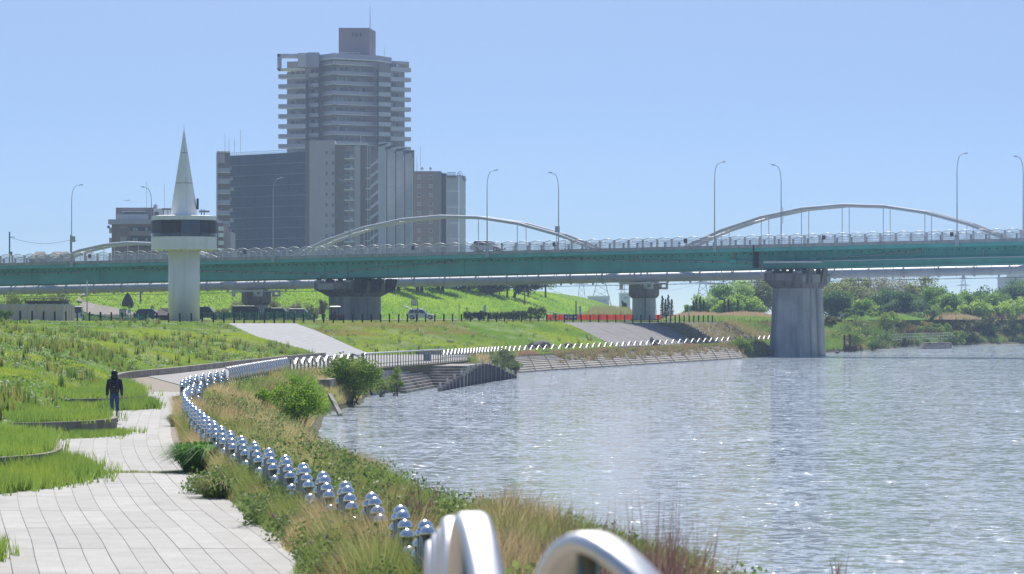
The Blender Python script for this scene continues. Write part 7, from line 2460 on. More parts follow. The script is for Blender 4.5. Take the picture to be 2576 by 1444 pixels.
# leafy broad weeds and vetch along the fence, with purple and yellow flowers
r_ = np.random.default_rng(81)
parts = []
spots = []
for x, y, hh_, w in ((925, 1370, 0.7, 0.8), (860, 1350, 0.55, 0.6), (760, 1250, 0.55, 0.6), (700, 1215, 0.5, 0.55), (640, 1200, 0.5, 0.5), (565, 1210, 0.35, 0.5), (600, 1235, 0.3, 0.45), (980, 1400, 0.6, 0.7), (1040, 1420, 0.55, 0.7), (900, 1420, 0.5, 0.7), (820, 1330, 0.45, 0.6), (520, 1225, 0.25, 0.35), (670, 1290, 0.4, 0.5), (740, 1330, 0.4, 0.5), (1000, 1350, 0.5, 0.5)):
    Y = (E - 1.7 - hh_ * 0.5) * F / (y - H0)
    q = P(x, y, Y)
    spots.append((q.x, q.y, 1.7 + hh_ * 0.5, hh_, w))
for q in spots:
    m_ = 26
    c = np.c_[q[0] + r_.normal(size=m_) * q[4] * 0.45, q[1] + r_.normal(size=m_) * q[4] * 0.8, 1.75 + r_.random(m_) * q[3]]
    cl = mixc((0.10, 0.19, 0.035), (0.2, 0.27, 0.09), r_.random(m_))
    parts.append(leaves(c, 0.2, 40, 0.07, cl, int(r_.integers(1e6))))
stuff('broad_weeds', 'leafy green vetch plants tangled along the fence foot', 'weeds', parts, M['leaf'])
M['petal'] = mat('flower_petals', (0.3, 0.1, 0.4), 0.7, attr='col', trans=0.3)
fl = []
for q in spots:
    m_ = 9
    c = np.c_[q[0] + r_.normal(size=m_) * q[4] * 0.5, q[1] + r_.normal(size=m_) * q[4] * 0.8, 1.7 + q[3] * (0.6 + 0.6 * r_.random(m_))]
    fl.append(leaves(c, 0.035, 9, 0.03, np.tile((0.22, 0.09, 0.33), (m_, 1)), int(r_.integers(1e6)), 2.2))
stuff('vetch_flowers', 'small purple vetch flowers among the weeds at the fence', 'flowers', fl, M['petal'])
for x, y, yl_ in ((893, 1360, 'highest'), (955, 1370, 'second highest'), (975, 1400, 'middle'), (867, 1422, 'leftmost'), (950, 1425, 'lowest'), (1030, 1395, 'rightmost')):
    Y = (E - 2.1) * F / (y - H0)
    q = P(x, y, Y)
    t_ = thing('yellow_flower', yl_ + ' small yellow flower on a thin stalk among the fence weeds', 'flower', (q.x, q.y, 1.7), group='yellow flowers at the fence')
    MB().tube([(0, 0, 0), (0.02, 0, 0.2), (0, 0, q.z - 1.7)], 0.005, 4).build('stalk', mat('stalk', (0.12, 0.2, 0.05), 0.7), t_, world=False)
    ring = [(0.045 * math.cos(a) * (1 if i % 2 else 0.6), 0.045 * math.sin(a) * (1 if i % 2 else 0.6), q.z - 1.7) for i, a in enumerate(np.linspace(0, 2 * math.pi, 17)[:-1])]
    MB().loft([ring, [(v[0] * 0.5, v[1] * 0.5, v[2] + 0.025) for v in ring]]).build('blossom', mat('yellow_petals', (0.8, 0.6, 0.02), 0.6, trans=0.3), t_, world=False)

# thin dry stalks near the camera, out of focus, and green weeds on the near bank
r_ = np.random.default_rng(91)
st_p, st_h = [], []
for x, Y, top, w, n in ((1690, 24, 1285, 55, 90), (1460, 30, 1235, 45, 26), (1000, 58, 1195, 60, 24), (1060, 52, 1190, 30, 12), (1240, 36, 1290, 50, 14), (1760, 20, 1370, 60, 20), (1560, 26, 1330, 90, 24), (2130, 40, 1390, 20, 4)):
    for _ in range(n):
        px = x + r_.normal() * w
        zt_ = Z_(top + abs(r_.normal()) * 60, Y)
        g0 = 1.2 if Y > 30 else 1.6
        st_p.append((X_(px, Y), Y + r_.normal() * 1.5, g0)); st_h.append(max(0.4, zt_ - g0))
st_p, st_h = np.array(st_p), np.array(st_h)
stuff('dry_stalks', 'thin brown dry stalks rising beside the water in the foreground', 'weeds', [tufts(st_p, st_h, 0.026, np.tile((0.13, 0.08, 0.07), (len(st_p), 1)), 3, 0.05, 0.16, 92),
      tufts(st_p + np.c_[np.zeros((len(st_p), 2)), st_h * 0.6], st_h * 0.3, 0.022, np.tile((0.17, 0.11, 0.095), (len(st_p), 1)), 5, 0.06, 0.7, 93)])
q = np.c_[r_.uniform(-0.4, 2.6, 3200), r_.uniform(24, 46, 3200)]
zz = 2.15 - 0.28 * np.clip(q[:, 0], 0, 9)
p = np.c_[q, zz]
f1 = fbm(p[:, 0] * 0.9, p[:, 1] * 0.3 + 4)
stuff('near_weeds', 'green weeds on the near bank below the blurred railing', 'weeds', [tufts(p, 0.35 + 0.5 * f1, 0.016, mixc((0.17, 0.22, 0.06), (0.32, 0.25, 0.14), np.clip((f1 - 0.42) * 5, 0, 1)), 9, 0.15, 0.8, 95, 0.35)])

# strip above the lower revetment and tufts in its joints
s, t = sample_grid(BG, 13.0, 16.4, 0.90, 1.0, 8000, 300, 1.0, 101)
k = t > 0.93
s, t = s[k], t[k]
p = grid_at(BG, s, t)
f1 = fbm(p[:, 0] * 0.35, p[:, 1] * 0.12 + 30)
col = mixc((0.22, 0.28, 0.06), (0.30, 0.19, 0.13), np.clip((f1 - 0.40) * 6, 0, 1))
parts = [tufts(p, 0.25 + 0.4 * f1, 0.07, col, 7, 0.3, 0.3, 102)]
s, t = sample_grid(BG, 13.6, 16.3, 0.25, 0.92, 520, 300, 0.5, 103)
k = np.random.default_rng(6).random(len(t)) < t
s, t = s[k], t[k]
p = grid_at(BG, s, t)
p[:, 2] += 0.1
parts.append(tufts(p, np.full(len(p), 0.55), 0.07, mixc((0.2, 0.2, 0.07), (0.24, 0.17, 0.1), np.random.default_rng(3).random(len(p))), 14, 0.25, 0.35, 104))
s, t = sample_grid(HG, 16.2, 18.2, 0.1, 0.9, 1500, 300, 0.5, 105)
p = grid_at(HG, s, t)
p[:, 2] += 0.1
parts.append(tufts(p, np.full(len(p), 0.4), 0.09, mixc((0.22, 0.24, 0.09), (0.28, 0.2, 0.12), np.random.default_rng(4).random(len(p))), 8, 0.4, 0.4, 106))
stuff('revetment_weeds', 'reddish and green weeds on and above the concrete revetments', 'weeds', parts)

# far right bank
s, t = sample_grid(BG, 16.4, 21.6, 0.15, 1.0, 9000, 400, 0.6, 111)
p1 = grid_at(BG, s, t)
s, t = sample_grid(HG, 17.0, 21.6, 0.0, 1.0, 14000, 400, 0.6, 112)
p2 = grid_at(HG, s, t)
p = np.concatenate([p1, p2])
f1 = fbm(p[:, 0] * 0.14, p[:, 1] * 0.09)
col = mixc((0.17, 0.26, 0.055), (0.28, 0.24, 0.11), np.clip((f1 - 0.45) * 5, 0, 1))
stuff('bank_grass', 'green and tan grass on the far right bank', 'grass', [tufts(p, 0.4 + 0.6 * f1, 0.13, col, 6, 0.4, 0.35, 113)])
# meadow strip and reed belts behind the revetment and along the far bank
r_ = np.random.default_rng(121)


def belt(px0, px1, Y0, Y1, n):
    Y = r_.uniform(Y0, Y1, n)
    px = r_.uniform(px0, px1, n) + r_.normal(size=n) * 12
    Y = Y + r_.normal(size=n) * 6
    return np.c_[(px - CX) * Y / F, Y, np.full(n, 4.35)]


reed = []
for px0, px1, Y0, Y1, n, hh_, c0, c1 in ((1480, 1592, 488, 505, 2600, 2.4, (0.30, 0.27, 0.15), (0.24, 0.28, 0.10)), (1700, 1945, 470, 500, 5200, 1.35, (0.42, 0.31, 0.19), (0.36, 0.27, 0.16)), (1690, 1945, 440, 466, 3600, 0.75, (0.18, 0.28, 0.06), (0.24, 0.32, 0.08)),
                                         (2200, 2440, 540, 565, 3800, 1.3, (0.38, 0.29, 0.17), (0.3, 0.25, 0.13)), (2380, 2640, 575, 600, 4200, 1.7, (0.36, 0.27, 0.16), (0.28, 0.24, 0.12)),
                                         (1460, 1500, 475, 500, 900, 0.8, (0.2, 0.3, 0.06), (0.3, 0.3, 0.1)), (2120, 2300, 505, 540, 3000, 0.9, (0.17, 0.3, 0.06), (0.22, 0.33, 0.08))):
    q = belt(px0, px1, Y0, Y1, n)
    reed.append(tufts(q, hh_ * np.clip(0.35 + 0.85 * fbm(q[:, 0] * 0.45, q[:, 1] * 0.1) * np.clip(1.15 - (np.abs((q[:, 0] / q[:, 1] * F + CX) - (px0 + px1) / 2) / ((px1 - px0) / 2 + 8)) ** 4, 0.25, 1), 0.1, 1.4), 0.13, mixc(c0, c1, r_.random(n)), 6, 0.3, 0.14, 122 + n % 7))
stuff('reed_beds', 'tan reeds and green meadow behind the revetment and on the far bank', 'reeds', reed)
# short turf behind the bollards
q = belt(-60, 1700, 318, 440, 14000)
ok = np.ones(len(q), bool)
for i in range(len(q)):
    pxx = q[i, 0] / q[i, 1] * F + CX
    yb = np.interp(q[i, 0], RP[8 * KS:17 * KS, 0], RP[8 * KS:17 * KS, 1])
    ok[i] = q[i, 1] > yb + 1.0
q = q[ok]
f1 = fbm(q[:, 0] * 0.1, q[:, 1] * 0.1)
stuff('plaza_grass', 'short pale green turf behind the bollards', 'grass', [tufts(q, 0.10 + 0.2 * np.clip(f1 - 0.5, 0, 1), 0.16, mixc((0.27, 0.32, 0.08), (0.22, 0.28, 0.06), f1), 4, 0.4, 0.5, 131)])
# levee grass tufts
gi = np.random.default_rng(141)
ui, vi = gi.integers(24, 110, 26000), gi.random(26000)
uf = gi.random(26000)
vj = np.clip((vi * LV).astype(int), 0, LV - 1)
vf = (vi * LV - vj)[:, None]
p = (G[ui, vj] * (1 - uf[:, None]) + G[ui + 1, vj] * uf[:, None]) * (1 - vf) + (G[ui, vj + 1] * (1 - uf[:, None]) + G[ui + 1, vj + 1] * uf[:, None]) * vf
f1 = fbm(p[:, 0] * 0.08, p[:, 1] * 0.03)
stuff('levee_grass', 'bright green grass on the levee slope', 'grass', [tufts(p, 0.22 + 0.2 * f1, 0.3, mixc((0.33, 0.46, 0.05), (0.22, 0.36, 0.045), np.clip((f1 - 0.35) * 3, 0, 1)), 4, 0.6, 0.4, 142)])


# ------------------------------------------------------------------ trees and bushes
def tree(name, label, cat, base, h, cr_, ch_, cz, n_lobes, n_leaf, leaf, c0, c1, seed, trunk=0.14, stems=1, lean=0.0, group=None, lobe=0.42, flat=0.8, branches=True):
    """cr_: crown radius across, ch_: half height, cz: crown centre above the base"""
    r_ = np.random.default_rng(seed)
    base = Vector(base)
    t = thing(name, label, cat, tuple(base), 0, group)
    d = r_.normal(size=(n_lobes, 3))
    d /= np.linalg.norm(d, axis=1)[:, None]
    rad = r_.random(n_lobes) ** 0.5
    d *= rad[:, None] * 0.82
    d *= (1 + 0.25 * (r_.random(n_lobes) - 0.5))[:, None]
    c = d * np.array((cr_, cr_, ch_)) + np.array((lean * h, 0, cz))
    lr = lobe * min(cr_, ch_ * 1.3) * r_.uniform(0.55, 1.15, n_lobes)
    tint = np.clip(0.5 + 0.35 * r_.normal(size=n_lobes), 0, 1)
    cl = mixc(c0, c1, tint)
    V, C = leaves(c, lr, max(1, n_leaf // n_lobes), leaf, cl, seed + 1, flat)
    keep = np.repeat(V.reshape(-1, 6, 3)[:, :, 2].min(1) > 0.02, 6)
    V, C = V[keep], C[keep]
    o = link('crown', fast_mesh('crown', V, 3, M['leaf'], np.clip(C * 1.3, 0, 1)), t)
    tr_ = MB()
    if stems == 1:
        top = (lean * h * 0.8, 0, cz + ch_ * 0.3)
        tr_.tube([(0, 0, -0.15), (lean * h * 0.25, 0.02, cz * 0.45), top], [trunk * 1.25, trunk * 0.85, trunk * 0.35], 8)
        roots = [(lean * h * 0.3, 0.0, max(0.15, cz - ch_ * 0.75))] * n_lobes
    else:
        roots = []
        for k in range(n_lobes):
            roots.append((r_.normal() * cr_ * 0.12, r_.normal() * cr_ * 0.12, -0.1))
    if branches:
        for k in range(min(n_lobes, 16)):
            a, b_ = Vector(roots[k]), Vector(c[k])
            mid = a + (b_ - a) * 0.5 + Vector((r_.normal() * 0.08 * cr_, r_.normal() * 0.08 * cr_, 0.1 * ch_))
            tr_.tube([a, mid, b_], [trunk * 0.5, trunk * 0.3, trunk * 0.12], 5)
    tr_.build('trunk' if stems == 1 else 'stems', M['bark'], t, True, False)
    return t


GL0, GL1 = (0.10, 0.20, 0.025), (0.19, 0.28, 0.04)
DK0, DK1 = (0.045, 0.085, 0.022), (0.085, 0.13, 0.03)
# shrubs on the near bank
tree('riverside_shrub', 'loose bright green shrub on the bank beside the curving fence', 'shrub', (-8.5, 125, 0.35), 3.0, 1.45, 1.4, 1.4, 32, 7800, 0.095, (0.12, 0.24, 0.02), (0.24, 0.36, 0.04), 201, 0.05, 4, lobe=0.34)
tree('riverside_shrub', 'thin leafy sapling sprouting above the bank weeds left of the bright shrub', 'shrub', (-9.9, 128, 0.9), 1.8, 0.75, 0.65, 0.95, 12, 1500, 0.08, (0.12, 0.24, 0.02), (0.22, 0.34, 0.04), 202, 0.03, 4, lobe=0.32)
tree('round_bush', 'dense round green bush at the water edge left of the steps', 'bush', (-9.2, 181, 0.2), 3.0, 2.1, 1.5, 1.35, 40, 9500, 0.14, (0.085, 0.17, 0.02), (0.2, 0.28, 0.04), 203, 0.06, 4, lobe=0.4)
tree('small_bush', 'slim upright bush left of the water steps', 'bush', (-7.5, 204, 0.1), 1.9, 0.75, 0.9, 0.95, 12, 1500, 0.1, DK0, GL1, 204, 0.04, 3)
tree('small_bush', 'low yellowish bush between the round bush and the water steps', 'bush', (-8.1, 197, 0.2), 1.4, 1.0, 0.65, 0.65, 12, 1400, 0.1, (0.16, 0.2, 0.05), (0.26, 0.3, 0.07), 205, 0.04, 3)
tree('grey_shrub', 'greyish green shrub overhanging the pile wall', 'shrub', (-0.9, 262, 0.5), 2.2, 1.55, 0.95, 1.15, 26, 3600, 0.12, (0.2, 0.24, 0.11), (0.27, 0.3, 0.14), 206, 0.05, 4, lobe=0.36)
tree('grey_shrub', 'darker green bush at the foot of the pile wall', 'shrub', (0.25, 266, 0.1), 1.6, 0.75, 0.7, 0.75, 12, 1600, 0.12, DK1, (0.16, 0.22, 0.06), 207, 0.05, 4)
tree('pier_bush', 'bright green bush at the water edge left of the river pier', 'bush', P(1866, 899, 383), 2.9, 1.8, 1.25, 1.35, 30, 4200, 0.17, (0.10, 0.2, 0.02), (0.23, 0.33, 0.04), 208, 0.07, 4)


def blade_plant(name, label, loc, rad, h_, n, c0, c1, seed, wid=0.03):
    rr = np.random.default_rng(seed)
    a = rr.random(n) * 6.283
    d = rad * np.sqrt(rr.random(n)) * 0.8
    b0 = np.c_[d * np.cos(a), d * np.sin(a), np.zeros(n)]
    L = h_ * rr.uniform(0.6, 1.1, n)
    out = rad * rr.uniform(0.3, 1.0, n)
    mid = b0 + np.c_[np.cos(a) * out * 0.5, np.sin(a) * out * 0.5, L * 0.85]
    tip = b0 + np.c_[np.cos(a) * out * 1.25, np.sin(a) * out * 1.25, L * rr.uniform(0.35, 0.9, n)]
    sd = np.c_[-np.sin(a), np.cos(a), np.zeros(n)] * wid * 0.5
    V = np.stack([b0 - sd, b0 + sd, mid + sd, b0 - sd, mid + sd, mid - sd, mid - sd, mid + sd, tip], 1).reshape(-1, 3)
    C = np.repeat(mixc(c0, c1, rr.random(n)), 9, 0)
    t_ = thing(name, label, 'plant', loc)
    link('leaves', fast_mesh('leaves', V, 3, M['grass'], np.clip(C, 0, 1)), t_)
    return t_


blade_plant('leafy_tuft', 'dense dark green tuft of long leaves at the fence foot on the walk', (-6.7, 71.5, 1.66), 0.85, 0.75, 1500, (0.07, 0.22, 0.03), (0.2, 0.42, 0.08), 209, 0.035)
tree('revetment_bush', 'small dark bush growing at the waterline of the stepped revetment', 'bush', P(1590, 913, 352), 1.0, 0.65, 0.5, 0.5, 8, 700, 0.13, (0.07, 0.1, 0.03), (0.13, 0.16, 0.05), 210, 0.03, 3)
tree('plaza_shrub', 'leafy green shrub beside the beige panel fence at the left edge', 'shrub', (X_(14, 300), 300, 4.4), 1.6, 0.8, 0.75, 0.75, 18, 2200, 0.13, (0.08, 0.16, 0.03), (0.14, 0.22, 0.04), 211, 0.03, 4)
# small tussocks along the walk edge of the fence
for i, (x, y, sz, lab) in enumerate(((462, 1005, 0.5, 'green tussock at the fence foot where the fence bends'), (458, 1060, 0.55, 'dry tussock at the fence foot beside the walk'), (560, 1240, 0.6, 'round pale green tussock spreading onto the paving'))):
    Y = (E - 1.7) * F / (y + 12 - H0)
    q = P(x, y, Y)
    blade_plant('tussock', lab, (q.x, q.y, 1.7), sz * 0.8, sz * 0.75, 500, (0.2, 0.27, 0.07), (0.36, 0.36, 0.14), 220 + i, 0.022)

# hedge beside the map board
t = thing('clipped_hedge', 'long low clipped dark green hedge beside the map board', 'hedge', at_p(1270, 436))
hr = np.random.default_rng(7)
m_ = 520
hx = hr.uniform(1166, 1372, m_)
top_ = np.where(hx > 1330, 1.45, 0.95) + np.where((hx > 1290), 0.18, 0)
c = np.c_[(hx - CX) * 436 / F, 436 + hr.uniform(-0.8, 0.8, m_), 4.45 + top_ * hr.random(m_) ** 0.6]
V, C = leaves(c - np.array(t.location), 0.24, 30, 0.14, mixc((0.035, 0.065, 0.02), (0.1, 0.13, 0.03), hr.random(m_) * np.clip((c[:, 2] - 4.45), 0, 1)), 8)
link('foliage', fast_mesh('foliage', V, 3, M['leaf'], C), t)
for k in range(14):
    px = 1172 + k * 15
    MB().tube([at_p(px, 436, 4.35), at_p(px, 436, 5.0)], 0.04, 5).build('stem', M['bark'], t)
# bare brownish bushes at the levee foot
BR0, BR1 = (0.14, 0.125, 0.085), (0.22, 0.21, 0.12)
for i, (px, Y, w, hh_, lab) in enumerate(((600, 482, 44, 3.2, 'brown twiggy bush left of the pipe bridge pier'), (690, 480, 44, 4.0, 'tall twiggy bush right of the pipe bridge pier'), (735, 486, 50, 3.3, 'broad twiggy bush between the two land piers'), (785, 478, 44, 3.0, 'twiggy bush left of the wide land pier'), (812, 472, 30, 3.4, 'brown leaning bush touching the wide land pier'), (560, 490, 40, 2.0, 'low pale bush behind the parked vans'), (385, 500, 40, 2.2, 'low olive bush behind the garden hut'))):
    rr_ = w * Y / F / 2
    tree('twiggy_bush', lab, 'bush', at_p(px, Y, 4.35), hh_, rr_ * 1.25, hh_ * 0.5, hh_ * 0.5, 22, 2600, 0.16, BR0 if i % 2 == 0 else (0.16, 0.17, 0.07), BR1 if i % 3 else (0.22, 0.26, 0.09), 240 + i, 0.07, 4, lobe=0.36)
# left: shrubs under the bridge end
for i, (px, Y, w, hh_, c0, c1, lab) in enumerate(((40, 455, 70, 4.4, (0.12, 0.2, 0.03), (0.22, 0.28, 0.06), 'yellow green tree under the bridge at the left edge'), (105, 450, 80, 4.2, (0.10, 0.17, 0.03), (0.18, 0.25, 0.05), 'wide green tree behind the low shed'), (150, 470, 60, 4.6, (0.09, 0.09, 0.06), (0.16, 0.16, 0.08), 'brown thicket under the bridge right of the green trees'), (8, 470, 60, 3.0, (0.14, 0.2, 0.05), (0.22, 0.27, 0.08), 'pale shrub at the far left under the bridge'), (185, 470, 40, 2.4, (0.09, 0.13, 0.04), (0.16, 0.2, 0.06), 'dark low shrub beside the levee path'))):
    rr_ = w * Y / F / 2
    tree('thicket_tree', lab, 'tree', at_p(px, Y, 4.35), hh_, rr_ * 1.15, hh_ * 0.45, hh_ * 0.55, 22, 2800, 0.18, c0, c1, 260 + i, 0.08, 1, lobe=0.4)
# pines on the levee crest
for i, (px, py, hh_, ln_, lab) in enumerate(((1005, 735, 9, 0.02, 'first levee pine, just right of the wide land pier'), (1048, 733, 9, 0.0, 'second levee pine, thin trunk'), (1062, 735, 9.5, 0.02, 'third levee pine beside the thin one'), (1104, 735, 9, 0.0, 'fourth levee pine, left of a close pair'), (1112, 735, 8.5, 0.03, 'fifth levee pine, right of a close pair'), (1223, 740, 9.5, 0.06, 'dark levee pine with trunk leaning right'), (1238, 741, 9.5, -0.06, 'dark levee pine with trunk leaning left'), (1293, 750, 9, 0.2, 'strongly leaning dark pine near the end of the levee trees'), (1180, 733, 8.5, 0.0, 'dark levee pine in the middle of the row'), (1160, 731, 8.0, 0.02, 'dark pine behind the blue truck'))):
    p = on_levee(px, py)
    tree('pine_tree', lab, 'pine tree', tuple(p - Vector((0, 0, 0.2))), hh_, 4.2, 2.9, 4.6 if px < 1150 else 3.3, 28, 5000, 0.42, (0.02, 0.04, 0.018), (0.05, 0.075, 0.028), 280 + i, 0.3, 1, ln_, 'pines on the levee crest', lobe=0.44)
for i, (px, py, hh_, w, c0, c1, lab) in enumerate(((1276, 750, 6.5, 3.4, (0.17, 0.24, 0.04), (0.28, 0.34, 0.07), 'light green young tree among the dark levee pines'), (1372, 750, 9.5, 4.8, (0.07, 0.14, 0.04), (0.14, 0.23, 0.06), 'round green tree at the right end of the levee trees'), (1330, 746, 8.5, 4.2, (0.03, 0.055, 0.02), (0.09, 0.11, 0.03), 'dark brownish tree left of the round green tree'))):
    p = on_levee(px, py)
    tree('levee_tree', lab, 'tree', tuple(p - Vector((0, 0, 0.2))), hh_, w, hh_ * 0.42, hh_ * 0.58, 24, 4200, 0.3, c0, c1, 300 + i, 0.2, 1, lobe=0.42)
# small dark cypresses
for i, (px, Y, y0, y1) in enumerate(((1666, 520, 739, 778), (1674, 521, 748, 779), (1681, 522, 737, 780), (1689, 523, 748, 780), (1744, 525, 752, 780), (1752, 526, 746, 782), (1762, 527, 742, 780), (1770, 528, 750, 782), (1822, 530, 748, 778), (1833, 531, 745, 778), (1856, 532, 750, 778), (1566, 505, 752, 768), (1573, 506, 756, 768))):
    hh_ = (800 - y0) * Y / F
    t_ = thing('cypress', ('leftmost cypress right of the pipe bridge pier', 'short cypress second from the pipe bridge pier', 'tallest cypress right of the pipe bridge pier', 'fourth cypress from the pipe bridge pier', 'left cypress of the middle group', 'second cypress of the middle group', 'tallest cypress of the middle group', 'right cypress of the middle group', 'left dark cypress before the green trees', 'middle dark cypress before the green trees', 'right dark cypress before the green trees', 'tiny cypress left of the pipe bridge pier', 'tiny cypress touching the pipe bridge pier')[i], 'cypress', at_p(px, Y, 4.3), 0, 'cypresses behind the reeds')
    rr = np.random.default_rng(320 + i)
    zc = np.linspace(0.3, hh_ - 0.1, 16)
    rad = 0.5 * (1 - zc / hh_) ** 0.7 + 0.06
    cc = np.c_[rr.normal(size=16) * 0.05, rr.normal(size=16) * 0.05, zc]
    V, C = leaves(cc, rad, 70, 0.16, mixc((0.025, 0.05, 0.025), (0.05, 0.08, 0.032), rr.random(16)), 330 + i, 1.1)
    link('crown', fast_mesh('crown', V, 3, M['leaf'], C), t_)
    MB().tube([(0, 0, -0.2), (0, 0, hh_ * 0.7)], 0.05, 6).build('trunk', M['bark'], t_, world=False)

# wood on the right bank
WOOD = [
    (1745, 770, 52, 560, 'G', 'low green tree at the left end of the wood'), (1778, 748, 62, 565, 'L', 'pale green tree second from the left of the wood'), (1815, 728, 74, 570, 'G', 'green tree stepping up towards the river pier'),
    (1858, 708, 86, 575, 'L', 'tall pale green tree left of the river pier'), (1905, 698, 92, 580, 'O', 'olive brown tree right behind the river pier left side'), (1880, 745, 80, 550, 'Y', 'yellow green lower tree left of the river pier'), (1830, 760, 70, 545, 'Y', 'yellow green shrub tree at the wood edge'),
    (1950, 705, 90, 590, 'O', 'olive tree hidden behind the river pier'), (2005, 700, 100, 590, 'G', 'green tree hidden behind the river pier'),
    (2092, 712, 92, 560, 'O', 'olive tree directly right of the river pier'), (2105, 745, 100, 545, 'D', 'dark green tree low right of the river pier'), (2145, 704, 100, 575, 'O', 'tall olive tree right of the river pier'),
    (2165, 750, 80, 555, 'Y', 'yellow green tree in front of the bare trees'), (2200, 698, 100, 585, 'B', 'tall twiggy brown tree, left of the bare group'), (2245, 694, 104, 590, 'B', 'tallest twiggy brown tree in the bare group'), (2290, 697, 100, 590, 'B', 'twiggy brown tree, right of the bare group'), (2325, 708, 84, 580, 'O', 'olive tree at the right shoulder of the bare group'),
    (2230, 735, 80, 570, 'D', 'dark green tree under the bare group'), (2275, 742, 84, 565, 'D', 'dark tree under the right bare tree'), (2350, 735, 74, 575, 'G', 'green tree sloping down right of the bare group'), (2385, 750, 80, 570, 'G', 'green tree below the lone pylon'), (2425, 745, 84, 580, 'G', 'broad green tree right of the lone pylon'),
    (2462, 736, 76, 600, 'D', 'bluish green domed tree right of the lone pylon'), (2500, 742, 84, 585, 'G', 'green tree near the right edge'), (2440, 765, 110, 560, 'Y', 'yellow green spreading tree above the reeds'), (2520, 765, 110, 565, 'Y', 'yellow green spreading tree near the right edge'), (2548, 712, 80, 610, 'D', 'tall bluish tree at the right edge'), (2590, 705, 90, 615, 'G', 'tall green tree cut by the right edge'), (2585, 755, 100, 570, 'Y', 'yellow green tree low at the right edge'),
]
TC = {'G': ((0.085, 0.16, 0.03), (0.16, 0.24, 0.05)), 'L': ((0.15, 0.23, 0.06), (0.25, 0.32, 0.10)), 'O': ((0.11, 0.13, 0.045), (0.19, 0.21, 0.07)), 'Y': ((0.13, 0.21, 0.03), (0.23, 0.30, 0.05)), 'D': ((0.04, 0.085, 0.03), (0.085, 0.14, 0.045)), 'B': ((0.13, 0.115, 0.09), (0.19, 0.19, 0.11))}
for i, (px, y0, w, Y, kd, lab) in enumerate(WOOD):
    hh_ = ((790 - y0) * Y / F + E - 4.2) * 1.16
    cr_ = w * Y / F / 2 * 1.3
    nlv = 3600 if kd == 'B' else 6500
    tree('wood_tree', lab, 'tree', at_p(px, Y, 4.2), hh_, cr_, hh_ * 0.5, hh_ * 0.52, 34, nlv, 0.40 if kd != 'B' else 0.26, *[tuple(v * 1.65 for v in cc_) for cc_ in TC[kd]], 400 + i, 0.16, 1, 0.0, 'trees in the wood on the right bank', lobe=0.46)
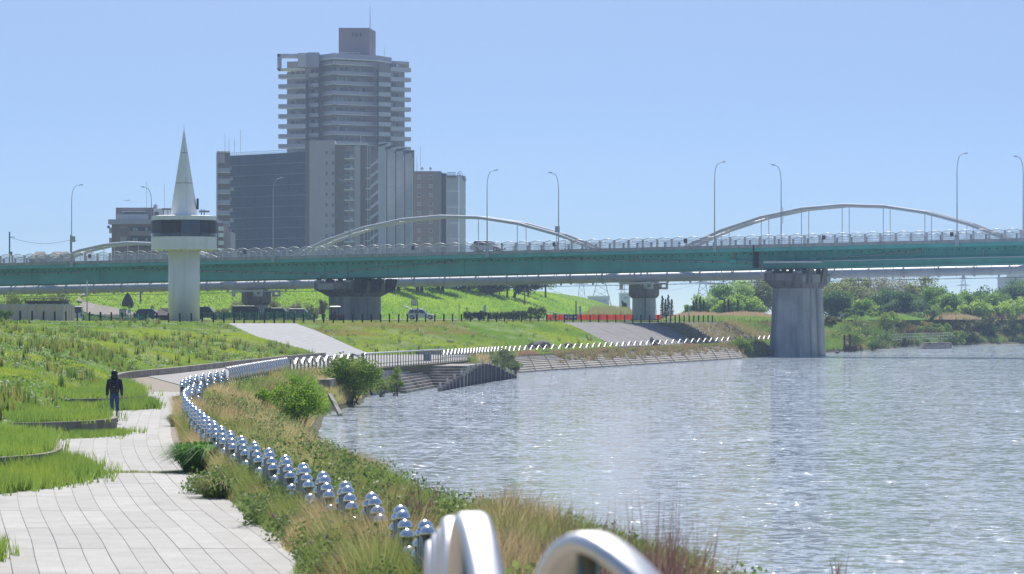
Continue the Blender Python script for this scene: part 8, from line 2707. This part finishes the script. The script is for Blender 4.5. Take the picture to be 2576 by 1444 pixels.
# bushes along the far right waterline
BUSH = [(2110, 884, 60, 1.5, 448, 'G', 'low green bush at the water right of the river pier'), (2148, 884, 130, 4.3, 452, 'Y', 'bright yellow green bush behind the mooring frame'), (2198, 880, 90, 4.0, 458, 'G', 'green bush right of the mooring frame'), (2232, 832, 60, 2.8, 492, 'Y', 'small yellow green tree with bent trunk above the grid railing'),
        (2275, 872, 70, 1.2, 480, 'O', 'olive tussocky bush before the grid railing'), (2400, 868, 70, 2.6, 520, 'Y', 'yellow green bush right of the landing steps'), (2440, 868, 60, 2.2, 545, 'D', 'dark bush at the far right waterline'), (2480, 866, 70, 3.0, 556, 'D', 'big dark bush overhanging the far right waterline'), (2525, 866, 70, 3.0, 562, 'D', 'dark green bush near the right edge of the waterline'), (2570, 865, 70, 3.2, 566, 'D', 'dark bush cut by the right edge at the waterline'),
        (2350, 838, 90, 1.6, 500, 'Y', 'low bright bush above the landing steps'), (2420, 835, 90, 2.2, 545, 'O', 'brown olive bush on the far bank slope'), (2500, 830, 100, 2.6, 570, 'O', 'wide olive bush on the far bank slope'), (2560, 825, 90, 2.6, 580, 'O', 'brownish bush high on the far bank at the right edge'), (2190, 800, 70, 1.4, 520, 'Y', 'low bright bush behind the far walker'), (2300, 815, 70, 1.6, 520, 'G', 'green bush beside the white sign'),
        (2090, 822, 60, 1.6, 470, 'O', 'olive bush close behind the river pier'), (2140, 806, 70, 1.8, 500, 'G', 'green bush right of the far walker'), (2215, 808, 80, 2.0, 505, 'Y', 'bright bush beneath the bare trees'), (2260, 822, 70, 1.6, 505, 'O', 'olive bush above the grid railing'), (2335, 808, 90, 2.2, 530, 'G', 'broad green bush at the wood edge'), (2390, 812, 90, 2.4, 545, 'Y', 'yellow green bush at the wood edge'), (2450, 815, 100, 2.6, 570, 'G', 'green bush before the far right reeds'), (2535, 845, 90, 2.8, 572, 'G', 'green bush above the dark waterline bushes'), (2465, 842, 90, 2.4, 560, 'O', 'brown olive bush above the dark waterline bushes')]
for i, (px, yb, w, hh_, Y, kd, lab) in enumerate(BUSH):
    q = P(px, yb, Y)
    tree('bank_bush', lab, 'bush', tuple(q), hh_, w * Y / F / 2 * 1.15, hh_ * 0.55, hh_ * 0.5, 22, 2600, 0.28, *TC[kd], 500 + i, 0.06, 4, 0.0, 'bushes on the far right bank', lobe=0.4)
# small bushes seen over the bridge railing in front of the buildings
for i, (px, Y, y0, w) in enumerate(((555, 690, 628, 30), (600, 690, 632, 24), (332, 640, 628, 22), (130, 660, 640, 20))):
    hh_ = Z_(y0, Y) - 4
    tree('street_tree', ('street tree top showing above the bridge railing under the netted block', 'second street tree top left of the netted block street lamp', 'street tree top behind the left arch', 'street tree behind the small houses')[i], 'tree', at_p(px, Y, 4), hh_, w * Y / F / 2, hh_ * 0.3, hh_ * 0.7, 14, 1500, 0.3, (0.08, 0.12, 0.03), (0.14, 0.18, 0.05), 600 + i, 0.18, 1)
# ------------------------------------------------------------------ spring haze over the whole plain
hz = bpy.data.materials.new('haze_air')
hz.use_nodes = True
nt = hz.node_tree
nt.nodes.clear()
o_ = nt.nodes.new('ShaderNodeOutputMaterial')
v_ = nt.nodes.new('ShaderNodeVolumePrincipled')
v_.inputs['Color'].default_value = (0.58, 0.73, 1.0, 1)
v_.inputs['Density'].default_value = 0.00024
v_.inputs['Anisotropy'].default_value = 0.0
nt.links.new(v_.outputs[0], o_.inputs['Volume'])
tag(MB().bx(-4300, 4300, -700, 4200, -4, 118).build('haze', hz), 'thin pale blue spring haze', 'haze', kind='stuff')
